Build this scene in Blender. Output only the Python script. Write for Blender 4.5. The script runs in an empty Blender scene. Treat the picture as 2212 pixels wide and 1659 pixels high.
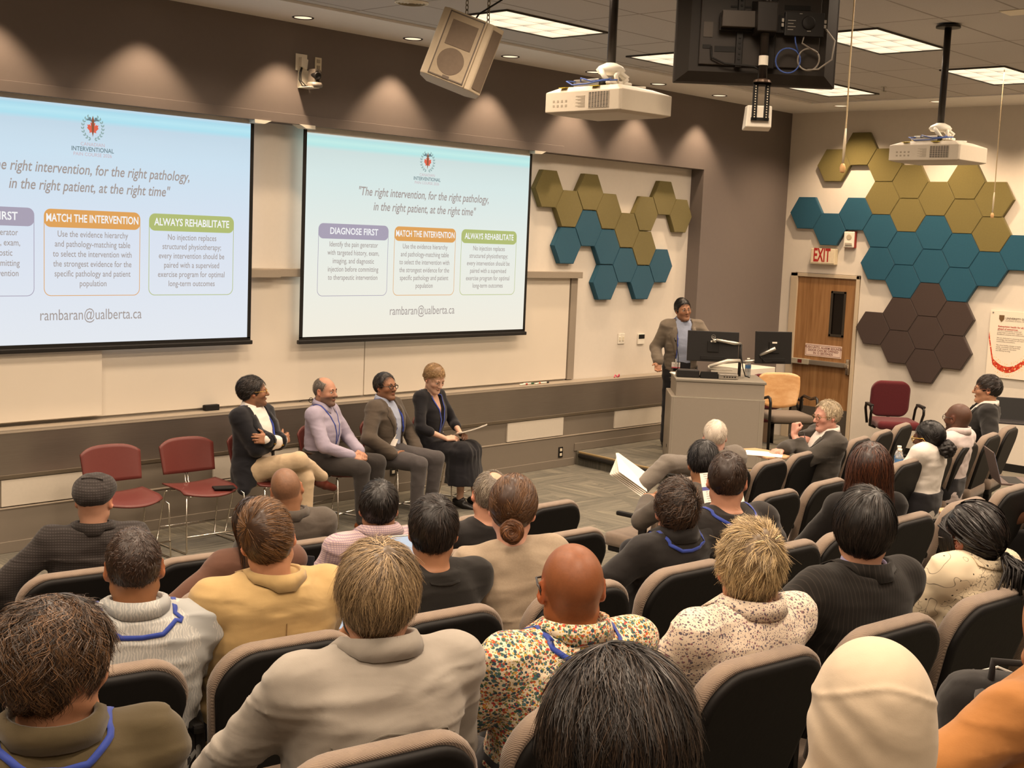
import bpy, bmesh, math, random
import numpy as np
from mathutils import Vector, Matrix, Euler

random.seed(7); RNG = np.random.default_rng(7)
S = bpy.context.scene
COL = S.collection
PI = math.pi

# ---------------------------------------------------------------- camera, world, exposure
FPX = 2775.4
cam_d = bpy.data.cameras.new('camera'); cam = bpy.data.objects.new('camera', cam_d); COL.objects.link(cam)
cam_d.sensor_fit = 'HORIZONTAL'; cam_d.sensor_width = 36.0; cam_d.lens = FPX * 36.0 / 2212.0
cam_d.clip_start = 0.05; cam_d.clip_end = 100
CAM = Vector((0.0, 0.0, 2.5))
YAW, PITCH, ROLL = 0.81664657, -0.11645575, 0.04179475
fw = Vector((math.sin(YAW) * math.cos(PITCH), math.cos(YAW) * math.cos(PITCH), math.sin(PITCH)))
rt = Vector((math.cos(YAW), -math.sin(YAW), 0.0)); up = rt.cross(fw)
r2 = math.cos(ROLL) * rt + math.sin(ROLL) * up; u2 = -math.sin(ROLL) * rt + math.cos(ROLL) * up
M3 = Matrix((r2, u2, -fw)).transposed()
cam.matrix_world = Matrix.Translation(CAM) @ M3.to_4x4()
S.camera = cam
S.view_settings.view_transform = 'Standard'; S.view_settings.look = 'None'
S.view_settings.exposure = 0.0; S.view_settings.gamma = 1.0; S.view_settings.use_curve_mapping = False
W = bpy.data.worlds.new('world'); S.world = W; W.use_nodes = True
W.node_tree.nodes['Background'].inputs[0].default_value = (0.9, 0.72, 0.55, 1); W.node_tree.nodes['Background'].inputs[1].default_value = 0.05
WARM = (1.0, 0.78, 0.58)
CEIL = 4.2; YW = 9.04; XR = 14.70; XL = -5.0; YB = -4.0
def lamp_area(x, y, z, sx, sy, power):
    l = bpy.data.lights.new('troffer_light', 'AREA'); l.shape = 'RECTANGLE'; l.size = sx; l.size_y = sy
    l.energy = power; l.color = WARM; l.spread = math.radians(150)
    o = bpy.data.objects.new('troffer_light', l); COL.objects.link(o); o.location = (x, y, z); return o
TROFFERS = [(7.85, 7.33), (10.25, 7.45), (12.6, 7.36), (9.9, 5.32), (12.3, 5.32), (5.4, 7.33), (3.0, 7.33), (7.5, 5.32), (5.1, 5.32), (2.7, 5.32),
            (0.3, 5.32), (7.2, 3.3), (4.8, 3.3), (2.4, 3.3), (0.0, 3.3), (9.6, 3.3), (12.0, 3.3), (13.2, 1.2), (11.4, 1.2), (6.9, 1.2), (4.5, 1.2), (2.1, 1.2), (-.3, 1.2), (9.3, 1.2), (1.5, -1.2), (4.2, -1.2), (-1.2, -1.2)]  # unseen far-right troffers in the back rows are added to brighten the right wall
for tx, ty in TROFFERS:
    lamp_area(tx, ty, CEIL - 0.03, 1.1, 0.52, 40.0 if ty > 6 else 52.0)
def lamp_spot(x, y, z, power, ang=84, blend=.35):
    l = bpy.data.lights.new('downlight_beam', 'SPOT'); l.energy = power; l.color = (1.0, 0.72, 0.47); l.spot_size = math.radians(ang); l.spot_blend = blend; l.shadow_soft_size = .05
    o = bpy.data.objects.new('downlight_beam', l); COL.objects.link(o); o.location = (x, y, z); return o
DOWNLIGHTS = [(2.85, 8.73), (4.1, 8.73), (5.33, 8.73), (6.62, 8.74), (7.86, 8.77), (9.1, 8.75), (10.35, 8.75), (11.45, 8.75), (12.62, 8.75)]
for dx, dy in DOWNLIGHTS: lamp_spot(dx, dy, CEIL - .02, 120.0, 88, .5)
DOWN_SIDE = [(14.09, 8.01), (14.06, 6.77), (14.06, 5.5), (14.06, 4.2), (14.06, 2.9)]
for dx, dy in DOWN_SIDE: lamp_spot(dx, dy, CEIL - .02, 230.0, 125, .8)

# ---------------------------------------------------------------- helpers
def px(u, v, axis, val):
    """point of the place seen at a photograph pixel, on the plane axis=val (used only to measure positions)"""
    d = r2 * ((u - 1106.0) / FPX) - u2 * ((v - 829.5) / FPX) + fw
    t = (val - CAM[axis]) / d[axis]
    return CAM + d * t
def lin(c):
    if isinstance(c, str):
        c = c.lstrip('#'); c = [int(c[i:i + 2], 16) / 255 for i in (0, 2, 4)]
    return tuple(x / 12.92 if x <= .04045 else ((x + .055) / 1.055) ** 2.4 for x in c[:3])
class NT:
    def __init__(s, name):
        s.m = bpy.data.materials.new(name); s.m.use_nodes = True; s.t = s.m.node_tree; s.n = s.t.nodes; s.l = s.t.links
        s.b = s.n['Principled BSDF']
    def node(s, typ, ins=None, **kw):
        n = s.n.new(typ)
        for k, v in kw.items(): setattr(n, k, v)
        for k, v in (ins or {}).items(): s.set(n, k, v)
        return n
    def set(s, n, k, v):
        i = n.inputs[k]
        if hasattr(v, 'is_linked') or isinstance(v, bpy.types.NodeSocket): s.l.new(v, i)
        else: i.default_value = v
    def math(s, op, a, b=0.0, c=0.0):
        n = s.n.new('ShaderNodeMath'); n.operation = op
        for i, v in enumerate((a, b, c)): s.set(n, i, v)
        return n.outputs[0]
    def mix(s, f, a, b, bt='MIX'):
        n = s.n.new('ShaderNodeMix'); n.data_type = 'RGBA'; n.blend_type = bt
        s.set(n, 0, f); s.set(n, 6, s.c4(a)); s.set(n, 7, s.c4(b)); return n.outputs[2]
    def c4(s, v): return (*v[:3], 1.0) if isinstance(v, (tuple, list)) else v
    def ramp(s, f, stops, interp='LINEAR'):
        n = s.n.new('ShaderNodeValToRGB'); n.color_ramp.interpolation = interp; e = n.color_ramp.elements
        while len(e) < len(stops): e.new(.5)
        for q, (p, c) in zip(e, stops): q.position = p; q.color = s.c4(c) if not isinstance(c, (int, float)) else (c, c, c, 1)
        s.l.new(f, n.inputs[0]); return n.outputs[0]
    def coord(s, kind='Object', scale=(1, 1, 1), rot=(0, 0, 0), loc=(0, 0, 0)):
        tc = s.n.new('ShaderNodeTexCoord'); mp = s.n.new('ShaderNodeMapping'); s.l.new(tc.outputs[kind], mp.inputs[0])
        mp.inputs['Scale'].default_value = scale; mp.inputs['Rotation'].default_value = rot; mp.inputs['Location'].default_value = loc
        return mp.outputs[0]
    def noise(s, vec, sc, det=3, rough=.5):
        n = s.node('ShaderNodeTexNoise', {'Scale': sc, 'Detail': det, 'Roughness': rough}); s.l.new(vec, n.inputs['Vector']); return n.outputs[0]
    def voro(s, vec, sc, feature='F1', out=0):
        n = s.node('ShaderNodeTexVoronoi', {'Scale': sc}); n.feature = feature; s.l.new(vec, n.inputs['Vector']); return n.outputs[out]
    def bump(s, h, strength=.3, dist=.01):
        n = s.node('ShaderNodeBump', {'Strength': strength, 'Distance': dist}); s.l.new(h, n.inputs['Height']); s.l.new(n.outputs[0], s.b.inputs['Normal'])
    def fin(s, color, rough=.6, metal=0.0, spec=.3, sheen=0.0):
        s.set(s.b, 'Base Color', s.c4(color)); s.set(s.b, 'Roughness', rough); s.set(s.b, 'Metallic', metal); s.b.inputs['Specular IOR Level'].default_value = spec
        if sheen: s.b.inputs['Sheen Weight'].default_value = sheen
        return s.m
MATS = {}
def plain(name, color, rough=.6, metal=0.0, spec=.3, var=0.08, vs=40, bump=0.0, sheen=0.0):
    if name in MATS: return MATS[name]
    t = NT(name); c = lin(color); v = t.coord()
    n = t.noise(v, vs, 2)
    col = t.mix(n, tuple(x * (1 - var) for x in c), tuple(min(1, x * (1 + var)) for x in c))
    if bump: t.bump(n, bump, .003)
    MATS[name] = t.fin(col, rough, metal, spec, sheen); return MATS[name]
def emis(name, color, strength):
    if name in MATS: return MATS[name]
    t = NT(name); t.set(t.b, 'Base Color', (0, 0, 0, 1)); t.set(t.b, 'Emission Color', (*lin(color), 1)); t.b.inputs['Emission Strength'].default_value = strength
    t.b.inputs['Roughness'].default_value = .8; t.b.inputs['Specular IOR Level'].default_value = .1
    MATS[name] = t.m; return t.m

class MB:
    """collects shapes into one mesh"""
    def __init__(s): s.v = []; s.f = []
    def add(s, vs, fs):
        o = len(s.v); s.v += [tuple(p) for p in vs]; s.f += [tuple(i + o for i in f) for f in fs]; return s
    def box(s, c, d, rot=None, bev=0.0):
        bm = bmesh.new(); bmesh.ops.create_cube(bm, size=1.0)
        for v in bm.verts: v.co = Vector((v.co.x * d[0], v.co.y * d[1], v.co.z * d[2]))
        if bev: bmesh.ops.bevel(bm, geom=bm.edges[:], offset=min(bev, min(d) * .45), segments=2, affect='EDGES', profile=.6)
        mt = Matrix.Translation(Vector(c)) @ (Euler(rot).to_matrix().to_4x4() if rot else Matrix())
        bm.verts.index_update()
        s.add([mt @ v.co for v in bm.verts], [[v.index for v in f.verts] for f in bm.faces]); bm.free(); return s
    def span(s, a, b, bev=0.0):
        return s.box([(a[i] + b[i]) / 2 for i in range(3)], [abs(b[i] - a[i]) for i in range(3)], None, bev)
    def quad(s, *p): return s.add(p, [tuple(range(len(p)))])
    def tube(s, pts, r, n=8, closed=False, cap=True):
        pts = [Vector(p) for p in pts]; m = len(pts); rs = r if isinstance(r, (list, tuple)) else [r] * m
        vs = []; fs = []; prev = None
        for i, p in enumerate(pts):
            a = pts[(i - 1) % m] if (closed or i > 0) else p; b = pts[(i + 1) % m] if (closed or i < m - 1) else p
            t = (b - a).normalized() if (b - a).length > 1e-9 else Vector((0, 0, 1))
            if prev is None:
                q = Vector((0, 0, 1)) if abs(t.z) < .9 else Vector((1, 0, 0)); x = (q - t * q.dot(t)).normalized()
            else: x = (prev - t * prev.dot(t)).normalized()
            prev = x; y = t.cross(x)
            for k in range(n):
                w = 2 * PI * k / n; vs.append(p + (x * math.cos(w) + y * math.sin(w)) * rs[i])
        for i in range(m if closed else m - 1):
            for k in range(n):
                a = i * n + k; b = i * n + (k + 1) % n; c = ((i + 1) % m) * n + (k + 1) % n; d = ((i + 1) % m) * n + k
                fs.append((a, b, c, d))
        if cap and not closed: fs += [tuple(reversed(range(n))), tuple(range((m - 1) * n, m * n))]
        return s.add(vs, fs)
    def lathe(s, prof, n=24, mt=None, cap=True):
        vs = []; fs = []; mt = mt or Matrix()
        for r, z in prof:
            for k in range(n): vs.append(mt @ Vector((r * math.cos(2 * PI * k / n), r * math.sin(2 * PI * k / n), z)))
        for i in range(len(prof) - 1):
            for k in range(n): fs.append((i * n + k, i * n + (k + 1) % n, (i + 1) * n + (k + 1) % n, (i + 1) * n + k))
        if cap: fs += [tuple(reversed(range(n))), tuple(range((len(prof) - 1) * n, len(prof) * n))]
        return s.add(vs, fs)
    def prism(s, poly, z0, z1, mt=None):
        """polygon (x,y) extruded z0..z1, placed by mt"""
        mt = mt or Matrix(); n = len(poly)
        vs = [mt @ Vector((x, y, z0)) for x, y in poly] + [mt @ Vector((x, y, z1)) for x, y in poly]
        fs = [tuple(reversed(range(n))), tuple(range(n, 2 * n))] + [(i, (i + 1) % n, n + (i + 1) % n, n + i) for i in range(n)]
        return s.add(vs, fs)
    def build(s, name, mat, parent=None, smooth=False, bevel=0.0, mt=None):
        me = bpy.data.meshes.new(name); me.from_pydata([tuple(v) for v in s.v], [], s.f); me.update()
        if smooth:
            me.polygons.foreach_set('use_smooth', [True] * len(me.polygons)); me.update()
        o = bpy.data.objects.new(name, me); COL.objects.link(o); me.materials.append(mat)
        if bevel:
            b = o.modifiers.new('bevel', 'BEVEL'); b.width = bevel; b.segments = 2; b.limit_method = 'ANGLE'
        if parent: o.parent = parent
        if mt is not None: o.matrix_local = mt
        return o
def tag(o, label=None, cat=None, group=None, kind=None):
    if label: o['label'] = label
    if cat: o['category'] = cat
    if group: o['group'] = group
    if kind: o['kind'] = kind
    return o
def empty(name, loc=(0, 0, 0), rz=0.0, label=None, cat=None, group=None):
    o = bpy.data.objects.new(name, None); COL.objects.link(o); o.location = loc; o.rotation_euler = (0, 0, rz); o.empty_display_size = .1
    return tag(o, label, cat, group)
def copy_tree(o, parent=None):
    c = o.copy(); COL.objects.link(c); c.parent = parent
    for ch in list(o.children): copy_tree(ch, c)
    return c
def struct(o): o['kind'] = 'structure'; return o
def text_mesh(name, body, size, mat, parent, mt, align='CENTER', shear=0.0, off=0.0, space=1.0, line=1.0, sx=1.0, depth=0.0):
    c = bpy.data.curves.new(name, 'FONT'); c.body = body; c.size = size; c.align_x = align; c.align_y = 'CENTER'; c.shear = shear; c.offset = off; c.space_line = line; c.space_character = space
    c.resolution_u = 3; c.extrude = depth; c.fill_mode = 'FRONT' if depth == 0 else 'BOTH'
    t = bpy.data.objects.new(name, c); COL.objects.link(t)
    me = bpy.data.meshes.new_from_object(t); bpy.data.objects.remove(t); bpy.data.curves.remove(c)
    for v in me.vertices: v.co.x *= sx
    o = bpy.data.objects.new(name, me); COL.objects.link(o); me.materials.clear(); me.materials.append(mat); me.name = name
    if parent: o.parent = parent
    o.matrix_local = mt
    return o

# ---------------------------------------------------------------- distance-field modelling (one continuous skin per mesh)
_NL = np.random.default_rng(3).random((32, 32, 32)).astype(np.float32)
def noise3(p, f):
    q = p * np.asarray(f, np.float32); i = np.floor(q).astype(np.int32); t = (q - i).astype(np.float32); t = t * t * (3 - 2 * t); i &= 31; j = (i + 1) & 31
    L = _NL; x0, y0, z0 = i.T; x1, y1, z1 = j.T; tx, ty, tz = t.T
    a = L[x0, y0, z0] * (1 - tx) + L[x1, y0, z0] * tx; b = L[x0, y1, z0] * (1 - tx) + L[x1, y1, z0] * tx
    c = L[x0, y0, z1] * (1 - tx) + L[x1, y0, z1] * tx; d = L[x0, y1, z1] * (1 - tx) + L[x1, y1, z1] * tx
    return (a * (1 - ty) + b * ty) * (1 - tz) + (c * (1 - ty) + d * ty) * tz - .5
def A(*v): return np.array(v, np.float32)
def rotm(rx=0, ry=0, rz=0): return np.array(Euler((rx, ry, rz)).to_matrix(), np.float32)
class SDF:
    def __init__(s): s.p = []; s.post = None
    def cone(s, a, b, ra, rb=None, k=.02, op='add'):
        a = np.asarray(a, np.float32); b = np.asarray(b, np.float32); rb = ra if rb is None else rb; rm = max(ra, rb)
        ba = b - a; L2 = float(ba @ ba) + 1e-12
        def f(p):
            q = p - a; t = np.clip(q @ ba / L2, 0, 1)
            return np.linalg.norm(q - t[:, None] * ba, axis=1) - (ra + (rb - ra) * t)
        s.p.append((f, np.minimum(a, b) - rm, np.maximum(a, b) + rm, k, op)); return s
    def chain(s, pts, rs, k=.02):
        for i in range(len(pts) - 1): s.cone(pts[i], pts[i + 1], rs[i], rs[i + 1], k if i == 0 else min(k, .012))
        return s
    def ell(s, c, r, R=None, k=.02, op='add'):
        c = np.asarray(c, np.float32); r = np.asarray(r, np.float32); rm = r.max() if R is not None else r
        def f(p):
            q = p - c
            if R is not None: q = q @ R
            k0 = np.linalg.norm(q / r, axis=1) + 1e-6; k1 = np.linalg.norm(q / (r * r), axis=1) + 1e-6
            return k0 * (k0 - 1) / k1
        s.p.append((f, c - rm, c + rm, k, op)); return s
    def box(s, c, h, R=None, rad=.005, k=.01, op='add'):
        c = np.asarray(c, np.float32); h = np.asarray(h, np.float32); rm = float(np.linalg.norm(h)) if R is not None else h
        def f(p):
            q = p - c
            if R is not None: q = q @ R
            q = np.abs(q) - (h - rad)
            return np.linalg.norm(np.maximum(q, 0), axis=1) + np.minimum(q.max(1), 0) - rad
        s.p.append((f, c - rm, c + rm, k, op)); return s
    def loft(s, sec, R=None, o=(0, 0, 0), n=2.4, k=.02, op='add', grow=0.0):
        """sections (z, half width, half depth, y centre[, x centre]) in the frame R,o"""
        sec = np.array([list(q) + [0.0] * (5 - len(q)) for q in sec], np.float32); o = np.asarray(o, np.float32); z0, z1 = sec[0, 0], sec[-1, 0]
        def f(p):
            q = p - o
            if R is not None: q = q @ R
            z = np.clip(q[:, 2], z0, z1)
            w = np.interp(z, sec[:, 0], sec[:, 1]) + grow; d = np.interp(z, sec[:, 0], sec[:, 2]) + grow
            yc = np.interp(z, sec[:, 0], sec[:, 3]); xc = np.interp(z, sec[:, 0], sec[:, 4])
            u = np.abs(q[:, 0] - xc) / w; v = np.abs(q[:, 1] - yc) / d
            r = (u ** n + v ** n) ** (1 / n)
            e = (r - 1) * np.minimum(w, d)
            c = np.maximum(q[:, 2] - z1, z0 - q[:, 2])
            return np.where(c > 0, np.sqrt(np.maximum(e, 0) ** 2 + np.maximum(c, 0) ** 2), np.maximum(e, c)).astype(np.float32)
        wm = float(max(sec[:, 1].max(), sec[:, 2].max()) + abs(sec[:, 3]).max() + abs(sec[:, 4]).max() + grow)
        lo = A(-wm, -wm, z0); hi = A(wm, wm, z1)
        if R is not None:
            cs = np.array([[x, y, z] for x in (lo[0], hi[0]) for y in (lo[1], hi[1]) for z in (lo[2], hi[2])], np.float32) @ R.T
            lo, hi = cs.min(0), cs.max(0)
        s.p.append((f, lo + o, hi + o, k, op)); return s
    def fn(s, f, lo, hi, k=.005, op='add'):
        s.p.append((f, A(*lo), A(*hi), k, op)); return s
    def ev(s, p, m=.08):
        d = np.full(len(p), m, np.float32)
        for f, lo, hi, k, op in s.p:
            if op == 'add' or op == 'sub':
                idx = np.nonzero(np.all((p > lo - m) & (p < hi + m), axis=1))[0]
                if not len(idx): continue
                e = f(p[idx]); a = d[idx]
                if op == 'add':
                    h = np.maximum(k - np.abs(a - e), 0) / k; d[idx] = np.minimum(a, e) - h * h * k * .25
                else:
                    e = -e; h = np.maximum(k - np.abs(a - e), 0) / k; d[idx] = np.maximum(a, e) + h * h * k * .25
            else:  # 'and' applies everywhere
                e = f(p); h = np.maximum(k - np.abs(d - e), 0) / k; d = np.maximum(d, e) + h * h * k * .25
        if s.post: d = s.post(p, d)
        return d
    def bounds(s):
        lo = np.min([q[1] for q in s.p if q[4] == 'add'], 0); hi = np.max([q[2] for q in s.p if q[4] == 'add'], 0); return lo, hi
    def grad(s, p, e=.002, m=.08):
        g = np.stack([s.ev(p + d, m) - s.ev(p - d, m) for d in (A(e, 0, 0), A(0, e, 0), A(0, 0, e))], 1)
        return g / (np.linalg.norm(g, axis=1, keepdims=True) + 1e-9)
    def project(s, p, off=0.0, it=5):
        p = np.asarray(p, np.float32).copy()
        for _ in range(it): p -= s.grad(p, .002, .6) * (s.ev(p, .6) - off)[:, None] * .9
        return p
    def mesh(s, res):
        lo, hi = s.bounds(); lo = lo - 3 * res; hi = hi + 3 * res; B = 4
        nb = np.ceil((hi - lo) / (res * B)).astype(int) + 1; n = nb * B
        ci = np.stack(np.meshgrid(*[np.arange(k) for k in nb], indexing='ij'), -1).reshape(-1, 3)
        cp = (lo + (ci + .5) * B * res - res * .5).astype(np.float32)
        cd = s.ev(cp, m=max(.08, B * res * 1.6)); act = np.abs(cd) < B * res * 1.25
        D = np.repeat(np.repeat(np.repeat(cd.reshape(nb), B, 0), B, 1), B, 2)
        bi = ci[act]; off = np.stack(np.meshgrid(*[np.arange(B)] * 3, indexing='ij'), -1).reshape(-1, 3)
        gi = (bi[:, None, :] * B + off[None]).reshape(-1, 3); vals = np.empty(len(gi), np.float32)
        for i in range(0, len(gi), 400000):
            g = gi[i:i + 400000]; vals[i:i + 400000] = s.ev((lo + g * res).astype(np.float32))
        D[gi[:, 0], gi[:, 1], gi[:, 2]] = vals
        return nets(D, lo, res)
def nets(D, lo, res):
    I = D < 0
    c = I[:-1, :-1, :-1].astype(np.int8)
    for a in (0, 1):
        for b in (0, 1):
            for d in (0, 1):
                if a or b or d: c = c + I[a:I.shape[0] - 1 + a, b:I.shape[1] - 1 + b, d:I.shape[2] - 1 + d]
    cells = np.argwhere((c > 0) & (c < 8)); N = len(cells)
    if N == 0: return np.zeros((0, 3)), np.zeros((0, 4), int)
    idm = np.full(c.shape, -1, np.int32); idm[tuple(cells.T)] = np.arange(N)
    acc = np.zeros((N, 3), np.float32); cnt = np.zeros(N, np.float32); x, y, z = cells.T
    corner = [(a, b, d) for a in (0, 1) for b in (0, 1) for d in (0, 1)]
    V = {k: D[x + k[0], y + k[1], z + k[2]] for k in corner}
    for k in corner:
        for ax in range(3):
            if k[ax] == 0:
                k2 = tuple(1 if i == ax else k[i] for i in range(3)); a = V[k]; b = V[k2]; m = (a < 0) != (b < 0)
                t = np.where(m, a / np.where(m, a - b, 1), 0)
                P = np.tile(np.array(k, np.float32), (N, 1)); P[:, ax] = t
                acc[m] += P[m]; cnt[m] += 1
    vs = (cells + acc / cnt[:, None]) * res + lo
    quads = []
    for ax in range(3):
        sl0 = [slice(None)] * 3; sl1 = [slice(None)] * 3; sl0[ax] = slice(0, -1); sl1[ax] = slice(1, None)
        e = np.argwhere(I[tuple(sl0)] != I[tuple(sl1)])
        u, w = [(1, 2), (2, 0), (0, 1)][ax]
        ok = (e[:, u] > 0) & (e[:, w] > 0) & (e[:, u] < c.shape[u]) & (e[:, w] < c.shape[w]) & (e[:, ax] < c.shape[ax]); e = e[ok]
        if not len(e): continue
        def cell(du, dw):
            q = e.copy(); q[:, u] += du; q[:, w] += dw; return idm[tuple(q.T)]
        q = np.stack([cell(-1, -1), cell(0, -1), cell(0, 0), cell(-1, 0)], 1)
        flip = ~I[tuple(e.T)]; q[flip] = q[flip][:, ::-1]
        quads.append(q[(q >= 0).all(1)])
    return vs.astype(np.float32), np.concatenate(quads)
def np_mesh(name, vs, fs, mat, parent=None, col=None, smooth=True):
    me = bpy.data.meshes.new(name); n = len(vs); m = len(fs); k = fs.shape[1]
    me.vertices.add(n); me.vertices.foreach_set('co', np.ascontiguousarray(vs, np.float32).ravel())
    me.loops.add(m * k); me.loops.foreach_set('vertex_index', np.ascontiguousarray(fs, np.int32).ravel())
    me.polygons.add(m); me.polygons.foreach_set('loop_start', np.arange(0, m * k, k, dtype=np.int32))
    me.update(calc_edges=True); me.validate()
    if smooth: me.polygons.foreach_set('use_smooth', np.ones(len(me.polygons), bool))
    if col is not None:
        a = me.color_attributes.new('Col', 'FLOAT_COLOR', 'POINT'); a.data.foreach_set('color', np.concatenate([col, np.ones((n, 1))], 1).astype(np.float32).ravel())
    me.materials.append(mat); me.update()
    o = bpy.data.objects.new(name, me); COL.objects.link(o)
    if parent: o.parent = parent
    return o
# ---------------------------------------------------------------- surface materials of the room
def m_wall(name, color, vs=18, bump=.05):
    t = NT(name); c = lin(color); v = t.coord(); n = t.noise(v, vs, 4, .6)
    t.bump(t.noise(v, 260, 2), bump, .002)
    return t.fin(t.mix(n, tuple(x * .965 for x in c), tuple(min(1, x * 1.03) for x in c)), .85, 0, .15)
M_WHITE = m_wall('white_paint', '#d9d1c5'); M_DARK = m_wall('taupe_paint', '#756c67'); M_LOW = m_wall('grey_panel_paint', '#7d7468')
M_CEILP = m_wall('ceiling_paint', '#e6e2dc')
M_BOARD = plain('whiteboard_enamel', '#ded4c4', .35, 0, .4, .03, 3)
M_TRIM = plain('taupe_metal_trim', '#978c7d', .45, 0, .4, .04)
M_BLACK = plain('matte_black', '#161412', .6, 0, .3, .1); M_BLK2 = plain('black_plastic', '#1d1b1a', .42, 0, .4, .1)
M_WPL = plain('white_plastic', '#e6e0d2', .45, 0, .4, .03); M_CREAM = plain('cream_plastic', '#dcd2bb', .45, 0, .4, .03)
M_CHROME = plain('chrome', '#d8d2c8', .18, 1.0, .5, .03); M_STEEL = plain('brushed_aluminium', '#b9b4ab', .35, .9, .5, .05)
M_SCRW = plain('screen_fabric', '#d9d6cf', .8, 0, .2, .02); M_PAPER = plain('paper_white', '#efe8dc', .8, 0, .2, .03)
def m_stainless():
    t = NT('brushed_stainless'); v = t.coord('Object', (1.2, 1, 60)); n = t.noise(v, 3, 4, .6)
    v2 = t.coord('Object', (1.1, 1, .25)); n2 = t.noise(v2, 1.6, 2)
    col = t.mix(n, (.34, .30, .26), (.46, .41, .35)); col = t.mix(t.math('MULTIPLY', n2, .6), col, (.22, .19, .16))
    t.bump(n, .06, .002); t.b.inputs['Anisotropic'].default_value = .6
    return t.fin(col, .36, .8, .5)
M_SS = m_stainless()
def m_carpet(dark=1.0, name='carpet_tile'):
    t = NT(name); v = t.coord('Object', (1, 1, 1), (0, 0, .55))
    ck = t.node('ShaderNodeTexChecker', {'Scale': 1 / .61, 'Color1': (1, 1, 1, 1), 'Color2': (0, 0, 0, 1)}); t.l.new(v, ck.inputs['Vector'])
    def streak(sc):
        a = t.coord('Object', sc, (0, 0, .55)); return t.noise(a, 1.0, 5, .65)
    sx = streak((1.3, 34, 1)); sy = streak((34, 1.3, 1)); bx_ = streak((.8, 5.2, 1)); by_ = streak((5.2, .8, 1))
    s1 = t.mix(ck.outputs[0], sx, sy); s2 = t.mix(ck.outputs[0], bx_, by_)
    f = t.math('ADD', t.math('MULTIPLY', s1, .55), t.math('MULTIPLY', s2, .45))
    k = dark
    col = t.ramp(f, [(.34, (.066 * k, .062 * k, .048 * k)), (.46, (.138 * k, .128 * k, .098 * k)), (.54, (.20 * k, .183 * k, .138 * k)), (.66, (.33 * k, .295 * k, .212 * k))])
    fz = t.noise(v, 420, 2); col = t.mix(t.math('MULTIPLY', fz, .5), col, (.06 * k, .052 * k, .04 * k)); t.bump(fz, .5, .006)
    return t.fin(col, .95, 0, .1, .15)
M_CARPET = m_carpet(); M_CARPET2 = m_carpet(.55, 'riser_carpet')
def m_ceiling():
    t = NT('ceiling_tiles'); v = t.coord('Object', (1, 1, 1), (0, 0, 0), (.63, .45, 0))
    br = t.node('ShaderNodeTexBrick', {'Scale': 1.0, 'Mortar Size': .011, 'Mortar Smooth': .2, 'Brick Width': 1.22, 'Row Height': .61, 'Color1': (1, 1, 1, 1), 'Color2': (1, 1, 1, 1), 'Mortar': (0, 0, 0, 1)}); br.offset = 0.0; t.l.new(v, br.inputs['Vector'])
    n = t.noise(v, 90, 3, .7); sp = t.math('GREATER_THAN', t.noise(v, 300, 2), .66)
    col = t.mix(n, lin('#b3afab'), lin('#c6c2be')); col = t.mix(t.math('MULTIPLY', sp, .3), col, lin('#8f8a84'))
    g = t.noise(v, .7, 1); gm = t.math('MULTIPLY', t.math('SUBTRACT', 1.0, br.outputs[1]), 1.0)
    col = t.mix(t.math('MULTIPLY', br.outputs[1], t.math('ADD', t.math('MULTIPLY', g, .8), .15)), col, lin('#6f6356'))
    t.bump(t.math('ADD', t.math('MULTIPLY', br.outputs[1], -1.0), t.math('MULTIPLY', n, .2)), .4, .006)
    return t.fin(col, .9, 0, .1)
M_CEIL = m_ceiling()
# ---------------------------------------------------------------- room shell
RX = 12.811   # right end of the recess in the front wall
TIER = .165
ROW_Y = [5.0, 3.92, 2.74, 1.51, .25]          # seat-back line of each row at the middle of the room
def row_y(r, x): return ROW_Y[r] + (x - 6.6) ** 2 / 48.0
f = MB(); f.span((XL, -4.0, -.2), (XR + .2, YW + .3, 0)); struct(f.build('floor', M_CARPET))
NT_X = np.linspace(XL, 13.2, 40)
for r in range(1, 7):       # stepped seating tiers, each with a curved front edge
    off = .70
    yf = [(row_y(r, x) if r < 5 else row_y(4, x) - 1.23 * (r - 4)) + off for x in NT_X]
    b = MB(); n = len(NT_X); z0, z1 = TIER * (r - 1) if r > 1 else 0.0, TIER * r
    vs = [(x, y, z0 - .01) for x, y in zip(NT_X, yf)] + [(x, y, z1) for x, y in zip(NT_X, yf)] + [(x, -4.0, z1) for x in NT_X] + [(x, -4.0, z0 - .01) for x in NT_X]
    fs = []
    for i in range(n - 1):
        for k in range(3): fs.append((k * n + i, k * n + i + 1, (k + 1) * n + i + 1, (k + 1) * n + i))
        fs.append((3 * n + i, 3 * n + i + 1, i + 1, i))
    fs += [(0, n, 2 * n, 3 * n), (n - 1, 4 * n - 1, 3 * n - 1, 2 * n - 1)]
    b.add(vs, fs); struct(b.build('floor_tier', M_CARPET))
# stage platform with its rounded corner and nosing
PZ = .155
pl = [(10.70, YW + .02), (10.66, 8.55), (10.58, 8.05), (10.58, 7.86), (10.64, 7.72), (10.78, 7.59), (11.15, 7.37), (11.6, 7.10), (12.1, 6.86), (12.7, 6.62), (13.0, 6.6), (13.15, 6.75), (13.15, YW + .02)]
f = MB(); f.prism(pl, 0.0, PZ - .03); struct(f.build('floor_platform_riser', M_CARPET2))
f = MB(); f.prism(pl, PZ - .03, PZ - .002); struct(f.build('floor_platform', M_CARPET))
f = MB(); edge = pl[1:-1]
f.tube([(x - .0, y - .0, PZ - .012) for x, y in [(10.70, YW - .05)] + edge], .014, 6); struct(f.build('trim_1', plain('brass_nosing', '#a08a63', .4, .3, .5, .05)))
f = MB(); f.tube([(x - .012, y - .012, PZ - .045) for x, y in [(10.70, YW - .05)] + edge], .026, 8); struct(f.build('trim_2', plain('rubber_nosing', '#15120f', .5, 0, .4)))
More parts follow.
